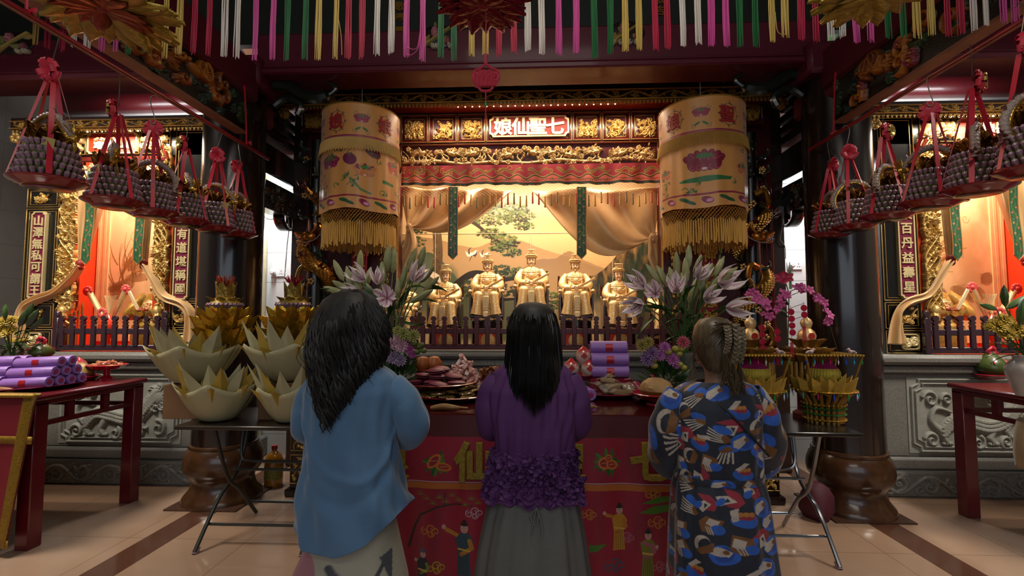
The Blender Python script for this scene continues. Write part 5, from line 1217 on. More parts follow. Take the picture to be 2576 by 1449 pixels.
        q = MB(); q.lathe([(.03, -.28), (.03, -.27), (.008, -.25), (.008, -.04), (.022, -.02), (.02, 0)], 12); q.build('candle_holder', GOLD, cnd)
    pz = PX(273, 800, 4.24); pv = thing('peach_shaped_ornament', 'red peach shaped ornament with rosette behind the %s railing' % side, 'ornament', (pz.x, 4.24, 1.139)); q = MB(); q.lathe([(.04, 0), (.045, .02), (.02, .05), (.02, .1), (.06, .16), (.075, .21), (.06, .27), (.02, .31), (.001, .33)], 20); q.build('peach_body', mat('glossy_coral', 'd8402a', .2, coat=.6), pv); q = MB()
    for k in range(10): th = k * 2 * PI / 10; q.ell((math.cos(th) * .03, -.07, .34 + math.sin(th) * .03), (.018, .01, .018), 8, 6)
    q.build('red_rosette', mat('coral_red_rosette', ''), pv); q = MB()
    for k in range(16): th = k * .4; q.tube([(math.cos(th) * .008, 0, .33), (math.cos(th) * .03, .01, .43), (math.cos(th) * .06, .01, .5)], .0025, 4)
    q.build('gold_sprigs', GOLDB, pv)
    if s < 0:
        for j, px in enumerate((175, 196, 206)):
            w_ = thing('toy_weapon', 'small brass %s standing behind the left railing' % ('axe-headed halberd', 'spear with a narrow blade', 'trident-tipped spear')[j], 'weapon', (at(px, 800, 4.26).x, 4.26, 1.139)); q = MB(); q.tube([(0, 0, 0), (0, 0, .36)], .006, 6); q.tube([(0, 0, .36), (0, 0, .40), (0, 0, .44)], [.004, .012, .001], 6); q.build('shaft', GOLDD, w_)
            q = MB()
            if j == 0: q.tube([(-.045, 0, .37), (-.055, 0, .33), (-.045, 0, .29)], [.002, .01, .002], 6); q.tube([(-.05, 0, .33), (.04, 0, .33)], .006, 5); q.ell((.045, 0, .33), (.016, .004, .03), 8, 5)
            else: [q.tube([(k * .012, 0, .33), (k * .014, 0, .39)], [.004, .001], 5) for k in (-1, 0, 1)]
            q.build('blade', GOLD, w_)
    area('niche_lamp_' + side, (cxw, 4.36, 3.06), (math.radians(8), 0, 0), .9, .2, 56, (1, .86, .7)); area('header_lamp_' + side, (cxw + s * .0, 4.0, cz0 - .02), (math.radians(4), 0, 0), .75, .05, 15, (1, .84, .66))
plate_, ringplate_ = plate, ringplate
def ringbox(c):
    W_, H_ = c.w - 1, c.h - 1; c.line([(8, 2), (W_ - 8, 2), (W_ - 2, 8), (W_ - 2, H_ - 8), (W_ - 8, H_ - 2), (8, H_ - 2), (2, H_ - 8), (2, 8), (8, 2)], 2, None, amp=.8)
side_shrine(-1); side_shrine(1)
# ================================================================== HANGINGS
# ---- row of cord tassels
TC = {'y': ('yellow', 'c2a552'), 'c': ('crimson', 'a8123a'), 'r': ('red', 'b02040'), 'w': ('white', 'cfc6bb'), 'p': ('pink', 'c2478c'), 'g': ('green', '0f5c2a')}
tl = [(88, 'y', 115), (119, 'c', 124), (157, 'c', 130), (186, 'w', 120), (217, 'w', 130), (254, 'p', 132), (290, 'p', 134), (323, 'g', 140), (367, 'g', 134), (413, 'y', 150), (447, 'y', 140), (486, 'c', 137), (524, 'c', 143), (562, 'w', 146), (595, 'w', 150), (640, 'p', 155), (685, 'p', 152), (721, 'g', 155), (767, 'g', 153), (798, 'y', 155), (843, 'y', 152), (875, 'r', 152), (908, 'r', 149), (948, 'w', 143), (984, 'w', 139), (1022, 'p', 146), (1062, 'p', 157), (1109, 'g', 149), (1141, 'g', 156), (1187, 'y', 145), (1221, 'y', 141), (1255, 'r', 143), (1292, 'r', 138), (1328, 'w', 133), (1363, 'w', 140), (1406, 'p', 141), (1450, 'p', 138), (1496, 'g', 150), (1536, 'g', 138), (1574, 'y', 133), (1609, 'y', 130), (1650, 'r', 131), (1680, 'r', 127), (1719, 'w', 120), (1757, 'w', 115), (1791, 'p', 120), (1828, 'p', 119), (1862, 'g', 121), (1902, 'g', 121), (1945, 'y', 110), (1977, 'y', 98), (2017, 'c', 105), (2053, 'c', 107), (2090, 'w', 104), (2120, 'w', 98), (2155, 'p', 110), (2192, 'p', 108), (2235, 'g', 99), (2272, 'g', 97), (2309, 'y', 100), (2346, 'y', 92), (2385, 'c', 93), (2420, 'c', 88), (2451, 'w', 82), (2483, 'w', 68), (2527, 'p', 60), (2556, 'p', 62)]
tp = {}; cnt = {}
tot = {k: sum(1 for t_ in tl if TC[t_[1]][0] == TC[k][0]) for k in TC}
for i, (px, k, yb) in enumerate(tl):
    Yt = 2.2; p = at(px, yb, Yt)
    key = (k, i % 3)
    if key not in tp:
        rr = random.Random(i); q = MB()
        for j in range(9):
            x = (j - 4) * .0031; y = rr.uniform(-.006, .006); wv = rr.uniform(0, 6); z0 = rr.uniform(0, .016)
            q.tube([(x + .0016 * math.sin(wv + t * 1.3), y, z0 + (.62 - z0) * t / 7) for t in range(8)], [.0016] + [.0027] * 7, 5)
        o = q.build('cord_tassel', mat(TC[k][0] + '_silk_cord', TC[k][1], .55, 0, .12, 200), keep=True); tp[key] = o
    else: o = tp[key].copy(); COL.objects.link(o)
    o.location = p; cn = TC[k][0]; cnt[cn] = cnt.get(cn, 0) + 1
    tag(o, '%s cord tassel, %s %s one from the left in the row along the top' % (cn, ORD[cnt[cn] - 1], cn), 'tassel', 'cord tassels hanging along the top')
q = MB(); a = at(0, 0, 2.2); q.tube([(-2.6, 2.2, 3.21), (0, 2.2, 3.24), (2.6, 2.2, 3.28)], .006, 6); q.build('tassel_cord', RED, label='red cord strung across the hall from which the row of tassels hangs', cat='cord')
# stray looping threads
def thread(pts, col, lab): q = MB(); q.tube(spl([at(x, y, 2.19) for x, y in pts], 6), .0016, 5); q.build('loose_thread', mat(col + '_silk_cord', ''), label=lab, cat='thread')
thread([(1023, 118), (1038, 124), (1050, 118), (1056, 84)], 'pink', 'loose pink thread looping between two pink tassels'); thread([(1023, 135), (1035, 138), (1052, 120), (1058, 70)], 'pink', 'longer loose pink thread drooping between two pink tassels')
thread([(852, 50), (858, 90), (860, 138)], 'yellow', 'loose yellow thread beside a yellow tassel'); thread([(1950, 30), (1955, 75), (1965, 86), (1975, 86)], 'yellow', 'loose yellow thread looping between two yellow tassels at the right')
# ---- foil rosettes seen from below
FG = mat('gold_foil', 'b0922c', .3, .45, .35, 25, .5, 50, col2='d0b450'); FR = mat('red_foil', '7a0c24', .3, .6, .3, 25, .5, 50); FRO = mat('rose_gold_foil', '8a3c20', .3, .7, .4, 12, .3, 40)
def rosette(px, py, Y, r, lab, outer, inner, n, seed, wire=1.4):
    p = at(px, py, Y); t = thing('foil_rosette', lab, 'decoration', p); rr = random.Random(seed)
    for tier, (m_, rad, cnt_, tilt, z0) in enumerate(((outer, r, n, -.06, .012), (outer, r * .93, n - 2, .1, 0), (inner, r * .62, n - 6, .12, -.012))):
        q = MB()
        for k in range(cnt_):
            a = 2 * PI * k / cnt_ + rr.uniform(-.05, .05); L = rad * rr.uniform(.88, 1.08); b = MB(); b.petal(L, L * .44, .4, None, n=7, tip=.35, curl=-rr.uniform(-.15, .22), base=.1)
            b.grid(lambda u, v: ((u - .5) * .012, .02 + v * L * .8, .008 + .02 * v - .01 * math.sin(u * PI)), 2, 6)
            M = Matrix.Translation((0, 0, z0)) @ Matrix.Rotation(a, 4, 'Z') @ Matrix.Rotation(-tilt + rr.uniform(-.14, .14), 4, 'X'); q.add(b.V, b.F, M)
        q.build(('outer_petals', 'upper_petals', 'inner_petals')[tier], m_, t, solid=.0012)
    t.scale = (1, 1, .5); q = MB(); q.tube([(0, 0, 0), (0, 0, wire * 2)], .003, 5); q.ell((0, 0, -.01), (.02, .02, .012), 10, 6); q.build('hanging_wire', mat('red_wire', '8a1028', .4), t); return t
rosette(258, 22, 1.7, .27, 'large gold foil rosette hanging at the top left', FG, FRO, 22, 1); rosette(1215, 14, 1.5, .165, 'red foil rosette hanging at the top centre above the red knot', FR, FR, 20, 2); rosette(2200, -12, 1.7, .2, 'gold foil rosette half out of view at the top right', FG, FG, 20, 3)
# Chinese knot below the red rosette
p = at(1222, 193, 1.5); t = thing('woven_red_knot', 'red woven lucky knot on a string below the red foil rosette', 'ornament', p); kr = mat('red_knot_cord', 'b01430', .6, 0, .1, 80, sheen=.3)
q = MB(); s = .001 * 1.0
out = [(0, 44), (10, 34), (20, 26), (32, 24), (41, 14), (44, 0), (40, -14), (30, -22), (22, -26), (22, -38), (14, -46), (0, -48)]; out = out + [(-x, z) for x, z in reversed(out[1:-1])]; pts = [(x * s, 0, z * s) for x, z in out] + [(0, 0, 44 * s)]
q.tube(pts, .0045, 7)
for k in range(-4, 5): q.tube([(k * .008 - .012, -.003 * (k % 2), .022 - abs(k) * .002), (k * .008 + .004, .003, -.004), (k * .0065 + .006, -.003, -.034)], .0045, 6); q.tube([(k * .008 + .012, .003 * (k % 2), .022 - abs(k) * .002), (k * .008 - .004, -.003, -.004), (k * .0065 - .006, .003, -.034)], .0045, 6)
for k in (-1, 1): q.tube([(k * .03 + .011 * math.cos(a * .7), 0, .0 + .013 * math.sin(a * .7)) for a in range(10)], .0045, 6)
q.tube([(0, 0, .044), (0, 0, .075)], .006, 6); q.build('knot_body', kr, t)
q = MB(); q.tube([(0, 0, .07), (0, 0, .22)], .0018, 5); q.tube([(0, 0, -.046), (0, 0, -.155)], .0022, 5); q.build('knot_string', kr, t); q = MB(); q.ell((0, 0, -.092), (.005, .005, .009), 10, 7); q.build('green_bead', mat('jade_bead', '2f8a54', .25), t)
# ---- poles and hanging dragon trays
NOTE = mat('mauve_rolled_notes', '84485a', .35, 0, .4, 90, col2='c8a4b2', coat=.3); NOTEG = mat('green_note_tips', '66702c', .5, 0, .3, 40); REDR = mat('red_satin_ribbon', 'c81432', .35, 0, .1, 20, sheen=.3); REDRT = mat('light_red_ribbon', 'd03448', .4, 0, .1, 20)
FD = mat('dark_red_gold_foil', '5c1410', .25, .7, .6, 30, .5, 60, col2='c08030'); FG2 = mat('yellow_gold_foil', 'c0963c', .25, .8, .3, 30, .4, 60)
def rib(q, a, b, w, nrm, tw=0, n=8, sag=0):
    a, b = Vector(a), Vector(b); d = (b - a); dn = d.normalized(); s0 = dn.cross(Vector(nrm)).normalized()
    def f(u, v): ang = tw * v; side = s0 * math.cos(ang) + dn.cross(s0) * math.sin(ang); return a + d * v + side * (u - .5) * w + Vector((0, 0, -sag * math.sin(PI * v)))
    q.grid(f, 2, n)
def bow(q, q2, c, r, gold, seed):
    rr = random.Random(seed); c = Vector(c)
    for k in range(15):
        a = 2 * PI * k / 15 + rr.uniform(-.1, .1); e = rr.choice((-.5, 0, .55)); d = Vector((math.cos(a) * math.cos(e), -.35 + .4 * math.sin(e), math.sin(a) * math.cos(e))).normalized(); s0 = d.cross(Vector((0, 1, .2))).normalized(); L = r * rr.uniform(.8, 1.05); w = r * .5; up = d.cross(s0)
        q.grid(lambda u, v: c + d * (L * math.sin(v * PI)) + up * (r * .22 * math.sin(2 * v * PI)) + s0 * (u - .5) * w, 2, 9)
    if gold:
        for k in range(8):
            a = 2 * PI * k / 8; d = Vector((math.cos(a), -.5, math.sin(a))).normalized(); s0 = d.cross(Vector((0, 1, 0))).normalized(); up = d.cross(s0); cc = c + Vector((0, -r * .35, 0)); q2.grid(lambda u, v: cc + d * (r * .72 * math.sin(v * PI)) + up * (r * .15 * math.sin(2 * v * PI)) + s0 * (u - .5) * r * .32, 2, 8)
def make_tray(gold, seed):
    t = thing('hanging_dragon_tray', 'x', 'offering', group='hanging dragon trays'); rr = random.Random(seed)
    q = MB(); q.lathe([(.001, -.004), (.095, -.004), (.1, 0), (.132, .016), (.143, .022), (.146, .026), (.142, .028), (.128, .022), (.1, .006), (.001, .006)], 40)
    for s in (-1, 1): q.box((s * .146, 0, .024), (.028, .05, .006), bev=.002)
    q.build('red_tray', mat('glossy_red_tray', '8e0e26', .15, 0, .08, 8, coat=.6), t); q = MB(); q.lathe([(.001, -.007), (.086, -.007), (.09, -.004)], 32); q.build('underside_reflection', mat('painted_gold_reflection', 'b0803a', .2, .6, .5, 20, col2='6a2818'), t)  # disc below carries the tray bottom's gold-orange reflection as painted colour
    for row in range(5):
        q = MB(); q2 = MB(); n = 26; z = .02 + row * .033; r = .122 - row * .0065
        for k in range(n):
            a = 2 * PI * (k + .5 * (row % 2)) / n; out = Vector((math.cos(a), math.sin(a), 0)); p0 = out * (r - .02) + Vector((0, 0, z - .004)); p1 = out * (r + .004) + Vector((0, 0, z + .038))
            q.tube([p0.lerp(p1, .42), p0.lerp(p1, .6), p0.lerp(p1, .88), p1], [.007, .0098, .0108, .0045], 7); q2.tube([p0 + out * .003, p0.lerp(p1, .3) + out * .002, p0.lerp(p1, .62) + out * .006], [.0035, .009, .003], 6)
        o = q.build('rolled_note_ring', NOTE, t); q2.build('green_tips', NOTEG, o)
    q = MB(); q.lathe([(.1, .02), (.1, .16), (.05, .17)], 20); q.build('inner_drum', mat('shadowy_green_paper', '4a4024', .6), t)
    q = MB()
    for k in range(34):
        a = rr.uniform(0, 2 * PI); r0 = rr.uniform(0, .05); M = aim((math.cos(a) * r0, math.sin(a) * r0, .18), (math.cos(a) * .7, math.sin(a) * .7, rr.uniform(.35, 2)), rr.uniform(0, 6)); q.petal(rr.uniform(.07, .11), .06, .6, M, n=3)
    q.build('crumpled_foil', FD, t, smooth=False)
    # arched dragon of folded notes
    P = spl([(-.105, .0, .15), (-.115, 0, .215), (-.085, 0, .275), (-.03, 0, .315), (.03, -.01, .315), (.08, -.02, .28), (.11, -.02, .235), (.125, -.01, .21)], 8); N = len(P); q = MB(); rad = [(.0155 + .0035 * (i % 2)) * (1 if i < N - 10 else .8) for i in range(N)]
    q.tube(P, rad, 10)
    for i in range(2, N - 2, 2):
        q.add(*(lambda b: (b.V, b.F))(MB().petal(.02, .014, .3, aim(P[i], (P[i] - Vector((0, 0, .2))).normalized() + Vector((0, 0, .1)), 0))))
    dr = q.build('note_dragon', mat('pale_note_scales', 'a0858c', .35, .1, .5, 150, .4, 200, col2='d0b8a8'), t)
    q = MB(); q.tube([(p.x * .9, p.y - .012, p.z - .006) for p in P], .008, 6); q.build('gilt_belly', FG2, dr)
    q = MB(); e = P[-1]
    for k in range(9): b = k * .5; q.petal(.07, .022, .4, aim(e, (math.cos(b) * .8 + .4, math.sin(b * 1.7) * .4, math.sin(b))), n=3)
    q.ell(e, (.022, .018, .018), 8, 6); q.build('gold_head', FG2, dr, smooth=False); q = MB()
    for k in range(5): q.petal(.055, .02, .4, aim(P[0] + Vector((0, 0, .0)), (-.8 + k * .1, math.sin(k * 2) * .4, .9 - k * .35)), n=3)
    for k in range(6): i = 12 + k * 6; q.petal(.05, .012, .2, aim(P[i], (rr.uniform(-.4, .4), rr.uniform(-.5, .5), 1)), n=3)
    q.build('fins', mat('mauve_gold_fins', '7a4a44', .3, .4, .4, 30), dr, smooth=False)
    q = MB(); q.box((.07, -.075, .17), (.05, .002, .045), (.1, .2, .3)); q.box((-.03, -.09, .165), (.04, .002, .05), (-.1, -.3, .1)); q.build('gold_talisman_paper', mat('pale_gold_card', 'b39a52', .5, .2), t, smooth=False)
    # ribbons, bow, hook
    q = MB(); 
    for k in range(5):
        a = 2 * PI * k / 5 + .5; b0 = (math.cos(a) * .142, math.sin(a) * .142, .03); rib(q, b0, (math.cos(a) * .02, math.sin(a) * .015, .50), .021, (math.cos(a), math.sin(a), 0), .5, 8)
    q.build('ribbons', REDR, t); q, q2 = MB(), MB(); bow(q, q2, (0, -.01, .525), .058, gold, seed); bo = q.build('ribbon_bow', REDRT, t)
    if gold: q2.build('gold_bow_centre', mat('gold_ribbon', 'b49a4a', .35, .4), bo)
    q = MB(); q.tube(spl([(.018, 0, .565), (.012, 0, .545), (-.004, 0, .545), (-.006, 0, .57), (.01, 0, .63), (.02, 0, .68), (.012, 0, .705), (-.008, 0, .71), (-.018, 0, .695)], 5), .0028, 6); q.build('wire_hook', mat('steel_hook', '6a6250', .35, .6), t)
    return t
protos = [make_tray(False, 1), make_tray(True, 2)]; ti = 0
for o in protos: o.scale = (.95, .95, 1)
names = ['first (nearest the camera)', 'second', 'third', 'fourth', 'fifth', 'sixth (nearest the column)']
for side, s, lst in (('left', -1, [(118, 470, 0), (262, 520, 1), (357, 545, 0), (445, 567, 1), (531, 583, 0), (590, 597, 1)]), ('right', 1, [(2545, 438, 0), (2434, 487, 1), (2320, 522, 0), (2222, 553, 1), (2155, 578, 0), (2098, 597, 1)])):
    Zt = 2.02
    for i, (px, py, g) in enumerate(lst):
        d = at(px, py, 10) - CAM; k = (Zt - CAM.z) / d.z; p = CAM + d * k; first = ti < 2 and side == 'left'
        if side == 'right': g = (1, 1, 0, 1, 0, 1)[i]
        o = protos[g] if (side == 'left' and i < 2) else dup(protos[g]); ti += 1
        o.location = (s * 2.13 + (p.x - s * 2.13) * .5, p.y, Zt); o.rotation_euler = (0, R.uniform(-.05, .05), [0, .8, 2.6, .5, -.4, 1.7][i] * s); o['label'] = 'red tray of rolled notes with paper dragon, %s on the %s pole' % (names[i], side)
def pole(s, side):
    q = MB(); z = 2.725 if s < 0 else 2.735; t = thing('red_hanging_pole', 'long red painted pole on the %s from which the dragon trays hang' % side, 'pole', (s * 2.13, 2.2, z)); q.tube([(0, -1.5, 0), (0, 1.5, -.01)], .013, 12); q.build('pole', mat('red_painted_pole', '8c1a28', .3, 0, .2, 10, coat=.4), t)
    q = MB(); q.bx(-.006, .006, -1.5, 1.5, -.021, -.013); q.build('tan_lath', mat('bare_tan_wood', ''), t)
    for j, yy_ in enumerate((-.35, 1.2)):
        q = MB(); q.tube(spl([(s * .03, yy_, .45), (s * .01, yy_, .2), (0, yy_, .015)], 4), .006, 6); q.tube([(-.02, yy_, 0), (.02, yy_ + .02, .03), (.035, yy_, .0)], .007, 6); q.build('tie_ribbon', REDR, t)
pole(-1, 'left'); pole(1, 'right')
# ================================================================== TABLES AND OFFERINGS
def on(px, py, Z):
    d = at(px, py, 10) - CAM; return CAM + d * ((Z - CAM.z) / d.z)
TR = mat('red_table_lacquer', '5c0e18', .3, 0, .2, 8, .06, 30, coat=.3)
def altar_table(s, side):
    x0, x1 = sorted((s * 3.12, s * 4.7)); y0, y1 = 2.9, 3.74; t = thing('red_altar_table', 'red lacquered offering table with slatted apron in the %s bay' % side, 'table', ((x0 + x1) / 2, (y0 + y1) / 2, 0)); a, b = (x1 - x0) / 2, (y1 - y0) / 2
    q = MB(); q.bx(-a - .02, a + .02, -b - .02, b + .02, .915, .95, bev=.01); q.bx(-a, a, -b, b, .88, .915, bev=.006); q.build('table_top', TR, t)
    q = MB()
    for sx in (-1, 1): q.bx(sx * a - .02 if sx > 0 else -a + .02, sx * a - .05 if sx > 0 else -a + .05, -b + .05, b - .05, .745, .775) if False else q.bx(min(sx * (a - .05), sx * (a - .02)), max(sx * (a - .05), sx * (a - .02)), -b + .05, b - .05, .745, .775); [q.box((sx * (a - .035), -b + .26 + k * .27, .83), (.03, .045, .11)) for k in range(2)]
    for sy in (-1, 1): q.bx(-a + .05, a - .05, min(sy * (b - .05), sy * (b - .02)), max(sy * (b - .05), sy * (b - .02)), .745, .775); [q.box((-a + .3 + k * .33, sy * (b - .035), .83), (.05, .03, .11)) for k in range(4)]
    q.build('slatted_apron', TR, t)
    for sx in (-1, 1):
        for sy in (-1, 1): q = MB(); q.box((sx * (a - .045), sy * (b - .045), .45), (.09, .09, .9), bev=.006); q.build('leg', TR, t)
altar_table(-1, 'left'); altar_table(1, 'right')
GB = mat('gold_brocade_trim', '8a6a1c', .4, .5, .5, 90, .3, 200); CRC = mat('crimson_table_cloth', '70041c', .6, 0, .1, 20, .05, 20)
t = thing('draped_front_cloth', 'crimson cloth with gold brocade border hanging at the front of the left table', 'cloth', (-3.8, 2.84, .02))
q = MB(); f = lambda u, v: (-.9 + u * (1.66 - .12 * v), -.02 * math.sin(u * 20) * v - .01, .94 - v * .9); q.grid(f, 50, 12); q.build('cloth', CRC, t, solid=.004)
q = MB()
for w0, w1 in ((.955, 1.0),): q.grid(lambda u, v: (f(w0 + (w1 - w0) * u, v)[0], f(w0 + (w1 - w0) * u, v)[1] - .008, f(0, v)[2]), 3, 16)
q.grid(lambda u, v: (f(u, 0)[0], f(u, .27 + .05 * v)[1] - .008, .94 - (.27 + .05 * v) * .9), 50, 2); q.grid(lambda u, v: (f(u, 0)[0] - .1 * u, f(u, .97)[1] - .008, .94 - (.95 + .05 * v) * .9), 50, 2); q.build('brocade_border', GB, t, solid=.003)
q = MB(); q.bx(-.9, .76, -.03, .03, .93, .955, bev=.01); q.build('hem_roll', GB, t)
# beige towel on the right table rail
q = MB(); p = at(2515, 1075, 3.0); X0 = 3.17; q.grid(lambda u, v: (X0 - .03 - .02 * math.sin(v * 3) - .006 * math.sin(u * 14), 2.98 + .3 * u + .02 * v, .775 - .27 * v - .04 * u * v), 14, 10); q.grid(lambda u, v: (X0 - .03 + .075 * v, 2.98 + .3 * u, .78 + .012 * math.sin(v * PI)), 14, 3); q.grid(lambda u, v: (X0 + .045 + .006 * math.sin(u * 14), 2.98 + .3 * u, .775 - .2 * v), 14, 5)
q.build('hanging_towel', mat('beige_towel', '9a8058', .8, 0, .1, 40, sheen=.4), label='beige towel draped over the rail of the right red table', cat='towel', solid=.004)
# ---- central offering table with embroidered cloths
CX0, CX1, CY0, CY1 = -.98, 1.03, 2.46, 3.36
t = thing('offering_table', 'large dark red offering table in the centre covered with dishes', 'table', (0, 2.9, 0)); q = MB(); q.bx(CX0, CX1, CY0 - 2.9, CY1 - 2.9, .91, .95, bev=.01); q.build('table_top', mat('dark_red_gloss_top', '3c0c10', .12, 0, .2, 8, coat=.5), t)
for x in (CX0 + .05, CX1 - .05):
    for y in (CY0 - 2.85, CY1 - 2.95): q = MB(); q.box((x, y, .455), (.07, .07, .91), bev=.005); q.build('leg', TR, t)
t = thing('embroidered_altar_cloth', 'crimson altar cloth with padded gold characters, fruit sprays and embroidered figures', 'cloth', (0, CY0 - .012, .95)); CW = CX1 - CX0; ZD = .90
W_, H_ = 1500, 680; c = Cv(W_, H_, '8a0a2a'); rr = random.Random(4); c.mask(np.clip((c.noise(20, 3, 1, .3, 3) - .5) * 3, 0, 1), '5c0a1c', .7)
def cc(px, py): p = at(px, py, CY0); return ((p.x - CX0) / CW * W_, (.95 - p.z) / ZD * H_)
kc = W_ / CW * CY0 / 1200
c.poly([(0, 0), (W_, 0), (W_, cc(1400, 1098)[1]), (0, cc(1400, 1098)[1])], '4a0a12'); y0, y1 = cc(1350, 1213)[1], cc(1350, 1228)[1]; c.poly([(0, y0), (W_, y0), (W_, y1), (0, y1)], 'a85a1c'); c.line([(0, y0 - 4), (W_, y0 - 4)], 1.4, None, 'b0a0a8')
def spray(px, py, fr):
    for k in range(16):
        a = k * 2 * PI / 16 + rr.uniform(-.1, .1); L = rr.uniform(20, 38); x, y = cc(px + math.cos(a) * L * .6, py + math.sin(a) * L * .55); c.ell(x, y, L * .42 * kc, 4.2 * kc, a, rr.choice(['2a5a18', '3a6a20', '1f4a18']))
    for i, (dx, dy, rx, ry, an) in enumerate(fr): x, y = cc(px + dx, py + dy); c.ell(x, y, rx * kc, ry * kc, an, 'b8601c'); c.ell(x, y, rx * .7 * kc, ry * .65 * kc, an, '8a2a20' if i else '7a1a2c'); c.line([(x - rx * kc * .4, y), (x + rx * kc * .5, y - 2)], 1, .6, 'c88a40')
spray(1100, 1160, [(-6, -4, 22, 12, -.8), (18, 10, 20, 10, .2)]); spray(1525, 1160, [(-6, 2, 16, 15, 0), (12, 6, 14, 12, .3), (4, -10, 9, 9, 0)]); spray(950, 1160, [(0, 0, 18, 12, 0)]); spray(1740, 1160, [(0, 0, 18, 12, 0)])
def cloud(px, py, s, col):
    for dx, dy, r_ in ((-1, 0, .7), (0, -.4, .8), (1, 0, .7), (.1, .4, .6)): x, y = cc(px + dx * s, py + dy * s); c.line(spiral(x, y, r_ * s * kc, dx * 2, 1.2, 1 if dx > 0 else -1, 20, .3), 2.2, 1.6, col)
for a in ((1085, 1330, 14, 'a8641c'), (1195, 1285, 13, 'a08088'), (1650, 1310, 14, 'a8641c'), (1545, 1420, 16, '1f4a5c'), (1640, 1240, 12, 'a8741c'), (1575, 1350, 12, '96505c'), (1100, 1420, 14, '9a8a1c'), (1480, 1290, 12, 'a8641c'), (1655, 1420, 12, '96505c')): cloud(*a)
c.line([cc(*p) for p in ((1030, 1370), (1045, 1320), (1060, 1290), (1100, 1270), (1150, 1262), (1190, 1266))], 3.4 * kc, 1.4 * kc, '2a1410'); c.line([cc(*p) for p in ((1120, 1268), (1122, 1235))], 2 * kc, 1.2 * kc, '2a1410')
for k in range(10): x, y = cc(1060 + k * 16, 1240 + (k * 37) % 26); [c.line([(x, y), (x + math.cos(b) * 11 * kc, y + math.sin(b) * 11 * kc)], 1, .6, '6a6a1c') for b in [-PI * j / 6 for j in range(7)]]
for P in (((1610, 1262), (1650, 1246), (1700, 1240), (1700, 1252), (1650, 1262)), ((1605, 1285), (1640, 1268), (1700, 1262), (1700, 1278), (1640, 1288)), ((1480, 1365), (1525, 1362), (1500, 1380), (1480, 1384))): c.poly([cc(*p) for p in P], '3f6a14')
def figure(px, py, s, robe, sash, hat, arm, skin='b08a7c'):
    E = lambda dx, dy, rx, ry, col, a=0: c.ell(*cc(px + dx * s, py + dy * s), rx * s * kc, ry * s * kc, a, col)
    pl = lambda P, col: c.poly([cc(px + a * s, py + b * s) for a, b in P], col)
    pl([(-14, 20), (14, 20), (20, 100), (-18, 100)], robe); pl([(-22, -2), (-10, -12), (14, -12), (26, 6), (22, 36), (-16, 36)], robe); pl([(-18, 0), (-12, -8), arm, (arm[0] + 4, arm[1] + 14)], sash); E(arm[0], arm[1] + 2, 5, 6, skin)
    c.line([cc(px + 16 * s, py + 8 * s), cc(px + 22 * s, py + 26 * s), cc(px - 6 * s, py + 44 * s)], 6 * s * kc, 5 * s * kc, sash); E(2, -24, 10, 12, skin); E(2, -35, 10, 5, hat); pl([(-4, -38), (8, -38), (6, -47), (-2, -47)], hat); [E(dx, -25, 1.3, .9, '2a1410') for dx in (-2, 5)]; E(2, -18, 2, .8, '7a2a28'); c.line([cc(px - 14 * s, py + 30 * s), cc(px + 16 * s, py + 34 * s)], 2 * kc, None, 'c09a40')
    for k in range(5): c.line([cc(px + (-10 + 5 * k) * s, py + 42 * s), cc(px + (-14 + 7 * k) * s, py + 96 * s)], .8 * kc, None, '1c1414', .6)
figure(1168, 1345, .95, '24404c', 'a8701c', '14100c', (-52, -30)); figure(1065, 1405, .7, '10142a', '6a7a2c', '2a4a6a', (-26, -4)); figure(1555, 1300, .8, 'b07a1c', 'a8641c', '14100c', (-46, -20)); figure(1625, 1360, .8, '6a6a14', '96505c', '14100c', (30, 10))
figure(880, 1340, .9, '6a2a5c', 'a8701c', '14100c', (-40, -20)); figure(1330, 1340, .9, '24404c', 'a8701c', '14100c', (-40, -20)); figure(1760, 1340, .9, '3f6a14', 'a8701c', '14100c', (-40, -20))
pc = cc(1500, 1330); wv = lambda U, V: .012 * np.sin(U * 60) * V + .008 * np.sin(U * 23 + 1)
cl = c.mesh('embroidered_cloth', lambda U, V, H: (CX0 + CW * U, -.012 - wv(U, V), -ZD * V), ATTS, t)
PG = mat('padded_gold_brocade', '8a7426', .4, .5, .4, 60, .4, 260); OG = mat('orange_gold_cord', '8a5a14', .5, .3)
for ch, px in (('七', 1630), ('聖', 1420), ('仙', 1192), ('娘', 985)):
    x, y = at(px, 1155, CY0).x, at(px, 1155, CY0).z; V, Fc = text_mesh(ch, .195, .006, .03); q = MB(); q.add(V, Fc, Matrix.Translation((x, -.03, y - .95))); q.build('padded_character', PG, t)
    V, Fc = text_mesh(ch, .195, .002, .05); q = MB(); q.add(V, Fc, Matrix.Translation((x, -.026, y - .95))); q.build('character_outline', OG, t)
